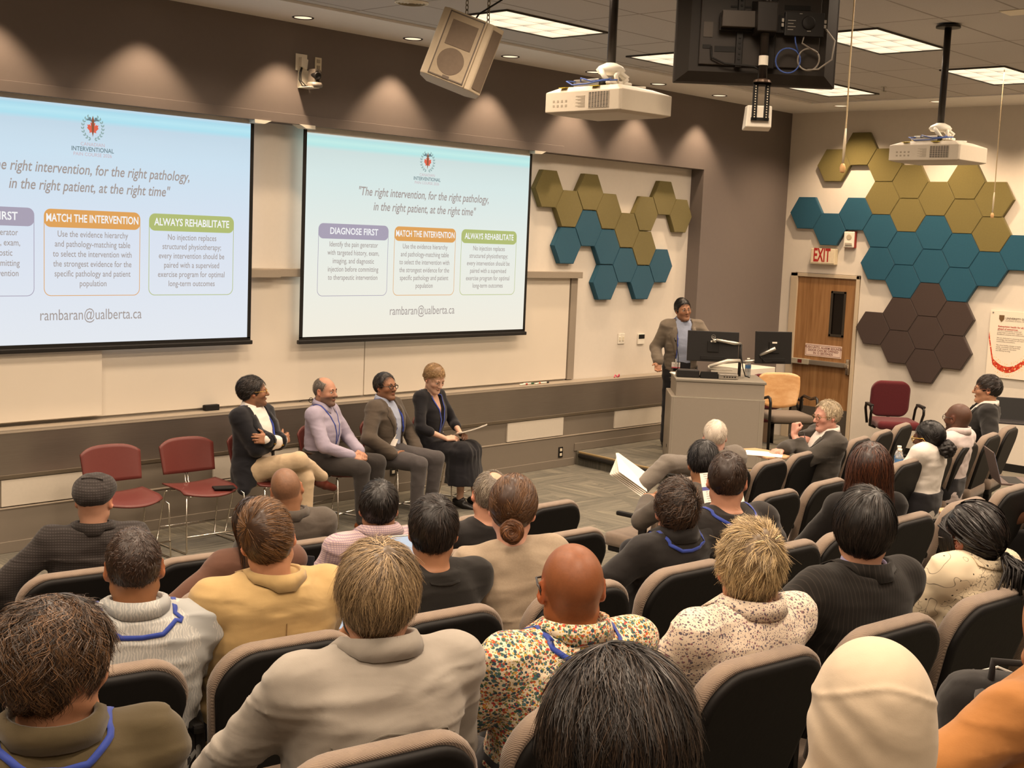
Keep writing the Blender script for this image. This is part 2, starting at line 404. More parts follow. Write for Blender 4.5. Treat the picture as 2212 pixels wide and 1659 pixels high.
# front wall
f = MB(); f.span((XL, YW, 3.352), (RX, YW + .25, CEIL)); struct(f.build('wall_front', M_DARK)); f = MB(); f.span((RX, YW, 0), (XR + .1, YW + .25, CEIL)); struct(f.build('wall_front_corner', M_DARK))
f = MB(); f.span((XL, YW + .18, .5), (RX, YW + .24, 3.352)); struct(f.build('wall_front_recess', M_WHITE))
f = MB(); f.span((XL, YW - .022, 3.347), (10.25, YW, 3.43), .004); struct(f.build('trim_3', M_DARK))
f = MB(); f.span((XL, YW + .03, .33), (RX, YW + .2, .6)); f.span((XL, YW, 0), (RX, YW + .2, .335)); struct(f.build('wall_front_lower', M_LOW))
f = MB(); f.span((XL, YW - .014, 0), (10.66, YW, .085), .004); f.span((10.66, YW - .014, PZ), (RX, YW, PZ + .085), .004); struct(f.build('baseboard_front', M_LOW))
f = MB(); f.span((XL, YW - .006, .327), (RX, YW + .03, .337), .003); struct(f.build('trim_4', M_TRIM))
# right wall with the door opening
DY0, DY1, DZ = 7.955, 8.79, 2.108
f = MB(); f.span((XR, -4.0, 0), (XR + .12, DY0 - .05, CEIL)); f.span((XR, DY1 + .05, 0), (XR + .12, YW + .05, CEIL)); f.span((XR, DY0 - .05, DZ + .05), (XR + .12, DY1 + .05, CEIL)); struct(f.build('wall_right', M_WHITE))
f = MB(); f.span((XL - .12, -4.0, 0), (XL, YW, CEIL)); struct(f.build('wall_left', M_WHITE))
f = MB(); f.span((XL, -4.12, 0), (XR, -4.0, CEIL)); struct(f.build('wall_back', M_DARK))
f = MB(); f.span((XR - .012, -4.0, 0), (XR, DY0 - .1, .09)); struct(f.build('baseboard_right', M_BLACK))
# ceiling: tiled field and plain band over the wall washers
f = MB(); f.span((XL, -4.0, CEIL), (XR, 8.22, CEIL + .08)); struct(f.build('ceiling', M_CEIL))
f = MB(); f.span((XL, 8.22, CEIL - .012), (XR, YW + .1, CEIL + .08)); f.span((XR - .95, -4.0, CEIL - .012), (XR, 8.22, CEIL + .05)); struct(f.build('ceiling_band', M_CEILP))
f = MB(); f.span((XL, 8.20, CEIL - .022), (XR - .95, 8.235, CEIL), .003); struct(f.build('trim_5', M_CEILP))
# door (hung on the right wall)
def m_wood(name, a, b, c, sc=1.0, axis=(9, 9, .55)):
    t = NT(name); v = t.coord('Object', tuple(x * sc for x in axis)); n = t.noise(v, 2.2, 4, .6)
    v2 = t.coord('Object', tuple(x * sc * 5 for x in axis)); n2 = t.noise(v2, 3, 3)
    col = t.ramp(n, [(.3, a), (.5, b), (.7, c)]); col = t.mix(t.math('MULTIPLY', n2, .35), col, a)
    return t.fin(col, .42, 0, .4)
M_DOOR = m_wood('maple_veneer', lin('#7e5934'), lin('#987049'), lin('#a98257'))
d = empty('door_1', (XR + .02, (DY0 + DY1) / 2, 0)); struct(d)
DW = DY1 - DY0; rx90 = Matrix.Rotation(-PI / 2, 4, 'Z')
def rwall(y, z, dx=0.0): return Matrix(((0, 0, -1, XR - dx), (-1, 0, 0, y), (0, 1, 0, z), (0, 0, 0, 1)))   # local x -> toward the camera side (-y), y -> up, z -> out of the wall
f = MB(); f.span((-.02, -DW / 2, .02), (.02, -DW / 2 + .142, DZ)); f.span((-.02, -DW / 2 + .345, .02), (.02, DW / 2, DZ)); f.span((-.02, -DW / 2 + .142, .02), (.02, -DW / 2 + .345, 1.37)); f.span((-.02, -DW / 2 + .142, 1.945), (.02, -DW / 2 + .345, DZ)); f.build('leaf', M_DOOR, d)
f = MB(); y0, y1, z0, z1 = -DW / 2 + .132, -DW / 2 + .345, 1.367, 1.945
for a, b in (((y0, z0), (y0 + .03, z1)), ((y1 - .03, z0), (y1, z1)), ((y0, z0), (y1, z0 + .03)), ((y0, z1 - .03), (y1, z1))): f.span((-.032, a[0], a[1]), (-.018, b[0], b[1]), .004)
f.build('lite_frame', plain('bronze_frame', '#3a342c', .5, .2, .4), d)
f = MB(); f.span((-.006, y0 + .02, z0 + .02), (.006, y1 - .02, z1 - .02)); f.build('lite_glass', plain('dark_glass', '#15110d', .15, 0, .5, .02), d)
f = MB(); f.span((-.024, -DW / 2, .02), (-.019, DW / 2, .44)); f.build('kick_plate', plain('kick_plate_grey', '#5d564e', .4, .3, .5), d)
f = MB(); f.span((-.075, -DW / 2 + .05, .985), (-.02, DW / 2 - .01, 1.045), .006); pb = f.build('push_bar', M_STEEL, d)
f = MB(); f.span((-.085, DW / 2 - .26, .98), (-.02, DW / 2 - .005, 1.05), .006); f.build('bar_case', plain('bar_case_grey', '#a9a290', .5, .2, .4), pb)
f = MB(); f.span((-.087, DW / 2 - .165, .995), (-.084, DW / 2 - .105, 1.04)); f.build('bar_window', plain('bar_red', '#5d211a', .3, 0, .5), pb)
f = MB(); f.span((-.06, -DW / 2 + .01, .90), (-.02, -DW / 2 + .055, 1.10), .008); f.box((-.075, -DW / 2 + .035, 1.01), (.05, .06, .05), None, .01); f.build('latch_case', M_CHROME, d)
f = MB()
for a, b in (((-DW / 2 - .10, 0), (-DW / 2, DZ + .045)), ((DW / 2, 0), (DW / 2 + .10, DZ + .045)), ((-DW / 2 - .10, DZ), (DW / 2 + .10, DZ + .045))): f.span((-.045, a[0] + .055 * (a[0] < -DW / 2), a[1]), (.06, b[0] - .0 * (b[0] > DW / 2), b[1]), .004)
f.build('door_frame', plain('door_frame_paint', '#c2b29a', .45, 0, .4, .03), d)
sg = empty('door_sign', (XR - .002, 8.358, 1.172), 0, 'small white alarm notice stuck on the wooden exit door', 'sign')
M_SIGN = plain('sign_pink_white', '#e3cdbf', .6, 0, .3, .03); M_SIGNT = plain('sign_print', '#8a5f55', .7)
f = MB(); f.span((-.004, -.262, -.078), (0, .262, .078)); f.build('plate', M_SIGN, sg)
f = MB()
for a, b in (((-.25, -.066), (.25, -.062)), ((-.25, .062), (.25, .066)), ((-.25, -.066), (-.246, .066)), ((.246, -.066), (.25, .066))): f.span((-.0055, a[0], a[1]), (-.003, b[0], b[1]))
f.build('border', M_SIGNT, sg)
def rw_local(y, z, dx): return Matrix(((0, 0, -1, -dx), (-1, 0, 0, y), (0, 1, 0, z), (0, 0, 0, 1)))
for i, s_ in enumerate(('PUSH UNTIL ALARM SOUNDS', 'DOOR CAN BE OPENED', 'IN 15 SECONDS')):
    text_mesh('lettering', s_, .040, M_SIGNT, sg, rw_local(0, .036 - .037 * i, .006), off=.0008)
# exit sign
ex = empty('exit_sign', (XR, 8.42, 2.376), 0, 'cream exit sign with red letters above the wooden door', 'exit sign')
f = MB(); f.span((-.075, -.175, -.1), (0, .175, .1), .006); f.build('housing', plain('exit_cream', '#d8cbae', .5, 0, .3), ex)
f = MB(); f.span((-.079, -.165, -.085), (-.074, .165, .092), .002); f.build('face', plain('exit_face', '#dfd0b4', .5, 0, .3), ex)
text_mesh('lettering', 'EXIT', .235, emis('exit_red', '#d5392c', .55), ex, rw_local(.012, .008, .0805), off=.006, sx=.50)
# fire alarm
fa = empty('fire_alarm', (XR, 8.075, 2.60), 0, 'red and white fire alarm speaker strobe beside the exit sign', 'fire alarm')
f = MB(); f.span((-.04, -.078, -.105), (0, .078, .105), .008); f.build('back_box', plain('alarm_red', '#8e2a22', .45, 0, .4), fa)
f = MB(); f.span((-.062, -.068, -.1), (-.035, .074, .1), .012); fp = f.build('face_plate', M_WPL, fa)
f = MB(); f.lathe([(.0, 0), (.036, 0), (.036, .004), (.030, .006), (0, .006)], 20, rw_local(0, .03, .060)); f.build('speaker_grille', plain('alarm_grille', '#b9ad97', .6), fa)
f = MB(); f.box((-.066, 0, -.055), (.02, .095, .035), None, .008); f.build('strobe', plain('strobe_clear', '#cfc6b8', .12, .4, .6), fa)
# poster
po = empty('wall_poster', (XR, 5.75, 1.46), 0, 'white university poster with red and yellow dotted swirl on right wall', 'poster')
def m_poster():
    t = NT('poster_print'); v = t.coord('Object', (1, 1, 1)); sep = t.node('ShaderNodeSeparateXYZ'); t.l.new(v, sep.inputs[0]); y = sep.outputs[1]; z = sep.outputs[2]
    u = t.math('SUBTRACT', .46, y)          # 0 at the far edge
    curve = t.math('ADD', -.285, t.math('MULTIPLY', t.math('POWER', t.math('ABSOLUTE', t.math('SUBTRACT', u, .24)), 2.0), 2.9))
    wall = t.math('MULTIPLY', t.math('MAXIMUM', t.math('SUBTRACT', .07, u), 0.0), 3.2)
    dz = t.math('ABSOLUTE', t.math('SUBTRACT', z, t.math('ADD', curve, wall)))
    red = t.math('LESS_THAN', dz, .035); yel = t.math('LESS_THAN', dz, .085)
    rnd = t.voro(v, 90, 'F1', 1); sepc = t.node('ShaderNodeSeparateColor'); t.l.new(rnd, sepc.inputs[0]); rr = sepc.outputs[0]
    dist = t.voro(v, 90); dot = t.math('LESS_THAN', dist, .33)
    base = lin('#e9dfcd')
    yc = t.ramp(rr, [(0, lin('#e9b64a')), (.4, lin('#e6873a')), (.7, base), (1, lin('#d9c27a'))], 'CONSTANT')
    rc = t.ramp(rr, [(0, lin('#c8402c')), (.55, lin('#d9603c')), (.8, lin('#a22d22')), (.93, lin('#f0d8a0'))], 'CONSTANT')
    col = t.mix(t.math('MULTIPLY', yel, dot), base, yc); col = t.mix(red, col, rc)
    return t.fin(col, .35, 0, .3)
f = MB(); f.span((-.022, -.46, -.385), (-.010, .46, .392), .002); f.build('print', m_poster(), po)
f = MB()
for yy in (-.43, .43):
    for zz in (-.36, .365): f.lathe([(0, 0), (.009, 0), (.009, .012), (0, .013)], 12, rw_local(yy, zz, .015))
f.build('standoff', M_STEEL, po)
f = MB(); cx_, cz_ = .325, .30
f.prism([(-.03, .04), (.03, .04), (.03, -.005), (.0, -.04), (-.03, -.005)], 0, .0015, rw_local(cx_, cz_, .0235)); f.build('crest', plain('crest_bronze', '#6d5536', .5), po)
PT = plain('poster_ink', '#6d6257', .7); PR = plain('poster_red_ink', '#b3392b', .7)
text_mesh('lettering', 'UNIVERSITY OF CALGARY', .033, PT, po, rw_local(.28, .305, .0235), 'LEFT', off=.0007)
text_mesh('lettering', 'CUMMING SCHOOL OF MEDICINE', .021, PT, po, rw_local(.28, .278, .0235), 'LEFT')
text_mesh('lettering', 'Reimagining health for all,\nahead of tomorrow.', .029, PR, po, rw_local(.36, .195, .0235), 'LEFT', off=.0006)
text_mesh('lettering', 'We are a community, united and\ncreate hope in education, together.\nExcellence, purpose and collaboration.\n\nWe are dedicated to advancing through\nknowledge that transforms and inspires\ncommunities everywhere.\n\nWe drive healthy change in health\nequity, innovation and leadership,\nthrough research, education\nand lifelong learning.', .021, PT, po, rw_local(.365, .045, .0235), 'LEFT')
# ---------------------------------------------------------------- hexagonal felt panels
def m_felt(name, color):
    t = NT(name); c = lin(color); v = t.coord('Object'); n = t.noise(v, 55, 4, .75); n2 = t.noise(v, 420, 2)
    t.bump(n2, .5, .003)
    return t.fin(t.mix(n, tuple(x * .86 for x in c), tuple(x * 1.12 for x in c)), .95, 0, .1, .2)
FELT = dict(olive=m_felt('felt_olive', '#73693f'), teal=m_felt('felt_teal', '#25546a'), charcoal=m_felt('felt_charcoal', '#463a36'))
def hex_mesh(Rv, th):
    b = bmesh.new(); vs = [b.verts.new((Rv * math.cos(i * PI / 3), Rv * math.sin(i * PI / 3), 0)) for i in range(6)]
    fc = b.faces.new(vs); r = bmesh.ops.extrude_face_region(b, geom=[fc]); bmesh.ops.translate(b, vec=(0, 0, th), verts=[v for v in r['geom'] if isinstance(v, bmesh.types.BMVert)])
    bmesh.ops.recalc_face_normals(b, faces=b.faces[:])
    bmesh.ops.bevel(b, geom=[e for e in b.edges if all(v.co.z > th * .5 for v in e.verts)], offset=.006, segments=2, affect='EDGES')
    me = bpy.data.meshes.new('acoustic_panel'); b.to_mesh(me); b.free(); return me
ORD = ['topmost', 'second', 'third', 'fourth', 'fifth']
def put_hexes(cells, place, mesh_by, wall, colword):
    by = {}
    for c, z, k in cells: by.setdefault((c, k), []).append(z)
    for key in by: by[key].sort(reverse=True)
    for c, z, k in cells:
        o = bpy.data.objects.new('acoustic_panel', mesh_by[k]); COL.objects.link(o); o.matrix_world = place(c, z)
        zs = by[(c, k)]; i = zs.index(z)
        w = ('only %s one' % k) if len(zs) == 1 else ('%s %s one' % (ORD[i], k)); wl = '%s wall' % wall
        tag(o, '%s felt hexagon on %s, %s in %s' % (k, wl, w, colword(c)), 'acoustic panel', 'hexagonal felt panels on the %s wall' % wall)
mesh_r = {}; mesh_l = {}
for k in FELT:
    mesh_r[k] = hex_mesh(.2315, .055); mesh_r[k].materials.append(FELT[k]); mesh_l[k] = hex_mesh(.2245, .06); mesh_l[k].materials.append(FELT[k])
NUMW = ['first', 'second', 'third', 'fourth', 'fifth', 'sixth', 'seventh', 'eighth', 'ninth']
cells = [(1, 3.52, 'olive'), (2, 3.72, 'olive'), (3, 3.52, 'olive'), (3, 3.12, 'olive'), (4, 3.32, 'olive'), (4, 2.92, 'olive'), (5, 3.12, 'olive'), (6, 3.32, 'olive'), (6, 2.92, 'olive'), (7, 3.12, 'olive'), (7, 2.72, 'olive'),
         (0, 2.92, 'teal'), (1, 2.72, 'teal'), (2, 2.92, 'teal'), (3, 2.72, 'teal'), (3, 2.32, 'teal'), (4, 2.52, 'teal'), (4, 2.12, 'teal'), (5, 2.72, 'teal'), (5, 2.32, 'teal'), (6, 2.52, 'teal'), (6, 2.12, 'teal'), (7, 2.32, 'teal'), (8, 2.52, 'teal'),
         (5, 1.92, 'charcoal'), (5, 1.52, 'charcoal'), (5, 1.12, 'charcoal'), (4, 1.72, 'charcoal'), (4, 1.32, 'charcoal'), (3, 1.52, 'charcoal'), (6, 1.72, 'charcoal'), (6, 1.32, 'charcoal')]
put_hexes(cells, lambda c, z: Matrix(((0, 0, -1, XR - .003), (-1, 0, 0, 8.714 - .349 * c), (0, 1, 0, z), (0, 0, 0, 1))), mesh_r, 'right', lambda c: '%s column from corner' % NUMW[c])
cells = [(0, 2.985, 'olive'), (1, 2.79, 'olive'), (1, 2.395, 'teal'), (2, 2.985, 'olive'), (2, 2.59, 'teal'), (3, 2.79, 'olive'), (3, 2.395, 'teal'), (3, 2.0, 'teal'), (4, 2.59, 'olive'), (4, 2.195, 'teal'),
         (5, 2.79, 'olive'), (5, 2.395, 'olive'), (5, 2.0, 'teal'), (6, 2.985, 'olive'), (6, 2.195, 'teal'), (7, 2.79, 'olive')]
put_hexes(cells, lambda c, z: Matrix(((1, 0, 0, 10.2 + .3375 * c), (0, 0, -1, YW + .178), (0, 1, 0, z), (0, 0, 0, 1))), mesh_l, 'front', lambda c: '%s column from screen' % NUMW[c])
# ---------------------------------------------------------------- whiteboards, tray, stainless cover
f = MB(); f.span((XL + .2, YW + .15, .94), (7.752, YW + .176, 2.05), .004); wb = f.build('whiteboard', M_BOARD); tag(wb, 'long fixed whiteboard behind the panelists, left of the seam', 'whiteboard')
f = MB(); f.span((7.762, YW + .15, .94), (10.64, YW + .176, 2.05), .004); wb = f.build('whiteboard', M_BOARD); tag(wb, 'fixed whiteboard right of the seam, under the right screen', 'whiteboard')
f = MB(); f.span((1.5, YW + .10, .955), (5.06, YW + .135, 1.9), .004); wb = f.build('sliding_whiteboard', M_BOARD); tag(wb, 'sliding whiteboard pushed left, standing proud under the left screen', 'whiteboard')
f = MB(); f.span((XL + .2, YW + .09, 2.045), (10.78, YW + .18, 2.115), .004); f.span((10.655, YW + .14, .93), (10.76, YW + .18, 2.045), .004); struct(f.build('trim_6', M_TRIM))
f = MB(); f.span((XL + .2, YW + .065, 2.04), (6.72, YW + .10, 2.105)); struct(f.build('trim_7', M_TRIM))
f = MB(); f.span((XL, YW - .01, .898), (RX - .01, YW + .176, .922), .004); f.span((XL, YW - .012, .892), (RX, YW, .905), .003); tray = f.build('tray_ledge', M_TRIM); tag(tray, 'long metal tray ledge running under the whiteboards', 'ledge')
f = MB(); f.span((XL, YW - .008, .583), (RX, YW + .03, .893)); ssp = f.build('stainless_cover', M_SS); tag(ssp, 'brushed stainless heater cover along the foot of the front wall', 'heater cover')
f = MB(); f.add([(XL, YW - .012, .583), (RX, YW - .012, .583), (RX, YW + .02, .548), (XL, YW + .02, .548), (XL, YW + .03, .583), (RX, YW + .03, .583), (RX, YW + .03, .548), (XL, YW + .03, .548)], [(0, 1, 2, 3), (0, 4, 5, 1), (3, 2, 6, 7), (4, 7, 6, 5), (0, 3, 7, 4), (1, 5, 6, 2)]); f.build('lower_lip', M_TRIM, ssp)
for i, (xa, words) in enumerate(((2.40, 'beyond the left of the chairs'), (4.21, 'behind the leftmost maroon chair'), (6.03, 'behind the man in black blazer'), (7.8, 'behind the woman in black'), (9.6, 'left of the wall outlet by the step'), (11.37, 'beside the grey lectern'))):
    f = MB(); f.span((xa, YW + .012, .345), (xa + .88, YW + .031, .541), .003); o = f.build('vent_panel', plain('vent_panel_white', '#cfc6b7', .7, 0, .2, .04)); tag(o, 'white access panel in the lower wall %s' % words, 'wall panel', 'white panels under the heater cover')
# small things on the ledge and walls
def outlet(x, z, plate, label, sock=M_BLK2, w=.07, h=.115, y=YW):
    o = empty('wall_outlet', (x, y, z), 0, label, 'outlet')
    f = MB(); f.span((-w / 2, -.008, -h / 2), (w / 2, 0, h / 2), .003); f.build('cover_plate', plate, o)
    f = MB(); f.box((0, -.009, .026), (.034, .006, .03), None, .004); f.box((0, -.009, -.026), (.034, .006, .03), None, .004); f.build('socket', sock, o)
    return o
outlet(10.435, .163, M_BLK2, 'dark wall outlet low on the front wall beside the platform step', M_CREAM)
outlet(8.02, .23, M_BLK2, 'dark double outlet low on the wall behind the man in lavender shirt', M_CREAM)
outlet(7.015, 3.876, M_CREAM, 'cream wall outlet above the small camera', plain('outlet_grey', '#a99e8a', .5))
f = empty('wall_plate', (6.835, YW, 3.875), 0, 'white cable outlet plate left of the small camera', 'wall plate')
g = MB(); g.span((-.06, -.008, -.075), (.06, 0, .065), .003); g.build('cover_plate', M_WPL, f)
g = MB(); g.prism([(-.03, -.03), (.03, -.05), (.04, .03), (-.03, .045)], 0, .045, Matrix(((1, 0, 0, 0), (0, 0, -1, -.005), (0, 1, 0, -.01), (0, 0, 0, 1)))); g.build('cable_hood', M_WPL, f)
for i, (x, lab) in enumerate(((11.585, 'left light switch on the front wall beside the presenter'), (11.645, 'right light switch on the front wall beside the presenter'))):
    o = empty('light_switch', (x, YW + .178, 1.35), 0, lab, 'switch', 'paired light switches'); g = MB(); g.span((-.029, -.007, -.06), (.029, 0, .06), .003); g.build('cover_plate', M_WPL, o)
    g = MB(); g.box((0, -.009, 0), (.024, .008, .05), None, .003); g.build('toggle', M_CREAM, o)
o = empty('control_panel', (11.98, YW + .178, 1.335), 0, 'wall control panel with dark display next to the presenter', 'control panel')
g = MB(); g.span((-.06, -.016, -.06), (.06, 0, .06), .004); g.build('case', M_WPL, o); g = MB(); g.span((-.055, -.019, .005), (.055, -.014, .055), .002); g.build('display', M_BLACK, o)
o = empty('board_eraser', (6.06, YW + .10, .922), 0, 'black felt board eraser standing on the ledge', 'eraser'); g = MB(); g.span((-.068, -.02, 0), (.068, .02, .05), .006); g.build('felt_block', M_BLACK, o)
g = MB(); g.span((-.068, .02, .004), (.068, .028, .046), .003); g.build('grip', M_BLK2, o)
def marker(x, y, rz, colr, lab):
    o = empty('whiteboard_marker', (x, y, .931), rz, lab, 'marker', 'markers on the ledge')
    g = MB(); g.tube([(-.06, 0, 0), (.035, 0, 0)], .0085, 10); g.build('barrel', M_WPL, o, True); g = MB(); g.tube([(.035, 0, 0), (.07, 0, 0)], .0092, 10); g.build('marker_cap', plain('cap_' + colr, colr, .4), o, True)
for x, y, rz, c, l in ((9.86, 9.10, .1, '#a83a2c', 'red capped marker at the left of the marker cluster'), (9.97, 9.13, -.2, '#2f5a3a', 'green capped marker in the middle of the ledge cluster'), (10.07, 9.09, .35, '#c4562f', 'orange capped marker right of the green one on the ledge'), (10.2, 9.11, .0, '#22201f', 'black capped marker at the right end of the ledge cluster')): marker(x, y, rz, c, l)
o = empty('crumpled_tape', (11.43, 9.1, .922), 0, 'small pink crumpled ribbon on the ledge near the lectern', 'ribbon')
g = MB(); g.tube([(-.05, 0, .004), (-.02, .01, .03), (.0, 0, .008), (.025, -.01, .035), (.05, .01, .012), (.03, .02, .004)], .008, 6); g.build('ribbon', plain('pink_ribbon', '#c4566a', .6), o)
o = empty('eyeglasses', (7.1, 9.10, .924), .15, 'dark eyeglasses lying on the ledge between two men', 'eyeglasses')
g = MB()
for sx_ in (-1, 1): g.tube([(sx_ * .032 + .026 * math.cos(a), 0, .024 + .022 * math.sin(a)) for a in np.linspace(0, 2 * PI, 13)[:-1]], .003, 6, True); g.tube([(sx_ * .06, 0, .03), (sx_ * .06, .06, .02), (sx_ * .055, .12, .004)], .003, 6)
g.tube([(-.008, 0, .03), (.008, 0, .03)], .003, 6); g.build('frame', M_BLACK, o)
# ---------------------------------------------------------------- projection screens with the projected slide
def m_slide(name, top, mid, bot, strength):
    t = NT(name); v = t.coord('Generated'); sep = t.node('ShaderNodeSeparateXYZ'); t.l.new(v, sep.inputs[0])
    col = t.ramp(sep.outputs[2], [(0, bot), (.45, mid), (.80, top), (.925, tuple(x * .93 for x in top)), (.945, (top[0] * .72, top[1] * 1.0, top[2] * 1.0)), (.965, (top[0] * .82, top[1] * 1.06, top[2] * 1.03)), (.985, (top[0] * .7, top[1] * .95, top[2] * .97)), (1, tuple(x * .95 for x in top))])
    t.set(t.b, 'Base Color', (.02, .02, .02, 1)); t.set(t.b, 'Emission Color', col); t.b.inputs['Emission Strength'].default_value = strength; t.b.inputs['Roughness'].default_value = .9; t.b.inputs['Specular IOR Level'].default_value = 0
    return t.m
E_GREY = emis('slide_text', '#a69b96', 1); E_WHT = emis('slide_white', '#f4f4f4', 1); E_OR = emis('slide_orange', '#dfa35c', 1); E_PU = emis('slide_purple', '#aaa2b4', 1); E_GR = emis('slide_green', '#b2bd76', 1)
E_RED = emis('slide_red', '#e2674f', 1); E_BRN = emis('slide_brown', '#8f5a41', 1); E_LEAF = emis('slide_leaf', '#8fa9a6', 1); E_DK = emis('slide_dark', '#6d8288', 1); E_PK = emis('slide_pink', '#cdb3b8', 1)
def rrect(x0, x1, z0, z1, r, n=6, corners=(1, 1, 1, 1)):
    p = []
    for (cx, cz, a0), on in zip(((x1 - r, z1 - r, 0), (x0 + r, z1 - r, 90), (x0 + r, z0 + r, 180), (x1 - r, z0 + r, 270)), corners):
        p += [(cx + r * math.cos(math.radians(a0 + 90 * i / n)), cz + r * math.sin(math.radians(a0 + 90 * i / n))) for i in range(n + 1)]
    return p
def screen(cx, zo, mat, label):
    Y0 = YW + .06; Wd, Hd = 2.85, 1.782; zb = 1.528 + zo; zt = zb + Hd; y = Y0 - .004
    o = empty('projection_screen', (cx, Y0, 0), 0, label, 'projection screen')
    f = MB(); f.span((-Wd / 2, -.003, zb), (Wd / 2, .003, zt)); im = f.build('image_area', mat, o)
    f = MB(); f.span((-Wd / 2 - .036, -.002, zb - .01), (-Wd / 2, .004, 3.36)); f.span((Wd / 2, -.002, zb - .01), (Wd / 2 + .036, .004, 3.36)); f.span((-Wd / 2 - .036, -.002, zb - .03), (Wd / 2 + .036, .004, zb)); f.build('black_border', M_BLACK, o)
    f = MB(); f.span((-Wd / 2, -.001, zt), (Wd / 2, .003, 3.37)); f.build('top_border', M_SCRW, o)
    f = MB(); f.span((-Wd / 2 - .05, -.018, zb - .062), (Wd / 2 + .05, .018, zb - .026), .008); f.build('bottom_bar', M_BLK2, o)
    for s in (-1, 1):
        f = MB(); f.prism([(0, 0), (.17, .0), (.10, -.03), (0, -.03)], -.06, .05, Matrix(((s, 0, 0, s * (Wd / 2 - .02)), (0, 0, 1, -.03), (0, 1, 0, 3.352), (0, 0, 0, 1)))); f.build('end_bracket', M_WPL, o)
    def P(x, z, d=0.0): return Matrix(((1, 0, 0, x), (0, 0, -1, -.0045 - d), (0, 1, 0, z + zo), (0, 0, 0, 1)))
    T = lambda s, x, z, size, m, **k: text_mesh('slide_text', s, size, m, im, P(x, z, .001), **k)
    T('"The right intervention, for the right pathology,', 0, 2.835, .110, E_GREY, shear=.22, sx=.80, off=.0012)
    T('in the right patient, at the right time"', 0, 2.705, .110, E_GREY, shear=.22, sx=.80, off=.0012)
    T('rambaran@ualberta.ca', 0, 1.742, .118, E_GREY, sx=.78)
    for x0, x1, hc, ttl, body in ((-1.28, -.463, E_PU, 'DIAGNOSE FIRST', 'Identify the pain generator\nwith targeted history, exam,\nimaging, and diagnostic\ninjection before committing\nto therapeutic intervention'),
                              (-.389, .405, E_OR, 'MATCH THE INTERVENTION', 'Use the evidence hierarchy\nand pathology-matching table\nto select the intervention with\nthe strongest evidence for the\nspecific pathology and patient\npopulation'),
                              (.482, 1.273, E_GR, 'ALWAYS REHABILITATE', 'No injection replaces\nstructured physiotherapy;\nevery intervention should be\npaired with a supervised\nexercise program for optimal\nlong-term outcomes')):
        po_ = rrect(x0, x1, 1.888, 2.535, .055); pi_ = rrect(x0 + .005, x1 - .005, 1.893, 2.53, .051)
        g = MB(); n = len(po_); g.add([(x, 0, z) for x, z in po_] + [(x, 0, z) for x, z in pi_], [(i, (i + 1) % n, n + (i + 1) % n, n + i) for i in range(n)]); g.build('slide_box', hc, im, mt=Matrix.Translation((0, -.0052, zo)))
        g = MB(); h_ = rrect(x0, x1, 2.40, 2.535, .052); g.add([(x, 0, z) for x, z in h_], [tuple(range(len(h_)))]); g.build('slide_banner', hc, im, mt=Matrix.Translation((0, -.0054, zo)))
        k = {'DIAGNOSE FIRST': .90, 'MATCH THE INTERVENTION': .72, 'ALWAYS REHABILITATE': .80}[ttl]
        text_mesh('slide_text', ttl, .082, E_WHT, im, P((x0 + x1) / 2, 2.468, .0022), sx=k, off=.0016)
        nl = body.count('\n'); cz = 2.352 - .0745 * nl / 2
        text_mesh('slide_text', body, .066, E_GREY, im, P((x0 + x1) / 2, cz, .001), sx=.80, off=.0003, line=.0745 / .066 * .995)
    # crest: wreath, leaf, winged staff
    g = MB()
    for s in (-1, 1):
        for i in range(9):
            a = math.radians(-80 + 17 * i); cxx = s * .078 * math.cos(a) * 1.05; czz = 3.155 + .088 * math.sin(a)
            tx, tz = -s * math.sin(a), math.cos(a)
            for q in (-1, 1):
                an = math.atan2(tz, tx) + q * .55 * s; L = .026; w = .006
                d_ = (math.cos(an), math.sin(an)); nn = (-d_[1], d_[0])
                g.quad((cxx, 0, czz), (cxx + d_[0] * L * .5 + nn[0] * w, 0, czz + d_[1] * L * .5 + nn[1] * w), (cxx + d_[0] * L, 0, czz + d_[1] * L), (cxx + d_[0] * L * .5 - nn[0] * w, 0, czz + d_[1] * L * .5 - nn[1] * w))
    g.build('slide_wreath', E_LEAF, im, mt=Matrix.Translation((0, -.0052, zo)))
    half = [(0, .06), (.012, .035), (.024, .042), (.020, .012), (.034, .026), (.040, .018), (.054, .022), (.048, .004), (.056, -.004), (.030, -.028), (.034, -.042), (.004, -.036), (.003, -.05)]
    lf = half + [(-x, z) for x, z in reversed(half[1:])]
    g = MB(); g.add([(x * .85, 0, 3.155 + z * .95) for x, z in lf], [tuple(range(len(lf)))]); g.build('slide_leaf', E_RED, im, mt=Matrix.Translation((0, -.0053, zo)))
    g = MB(); g.quad((-.011, 0, 3.21), (-.009, 0, 3.13), (0, 0, 3.085), (.009, 0, 3.13), (.011, 0, 3.21), (0, 0, 3.245)); g.build('slide_staff', E_BRN, im, mt=Matrix.Translation((0, -.0056, zo)))
    g = MB()
    for s in (-1, 1): g.quad((s * .008, 0, 3.205), (s * .018, 0, 3.232), (s * .03, 0, 3.228), (s * .055, 0, 3.205), (s * .03, 0, 3.206), (s * .01, 0, 3.198))
    g.build('slide_wings', E_DK, im, mt=Matrix.Translation((0, -.0055, zo)))
    T('CANADIAN', 0, 3.028, .038, E_PK); T('INTERVENTIONAL', 0, 2.990, .046, E_DK, sx=.92, off=.0006); T('PAIN COURSE 2026', 0, 2.952, .037, E_PK)
    return o
screen(8.415 - .028, -.012, m_slide('slide_right', lin('#d5e6e4'), lin('#e6ebe4'), lin('#f0ebdc'), 1.0), 'right pull-down screen showing the slide with all three boxes')
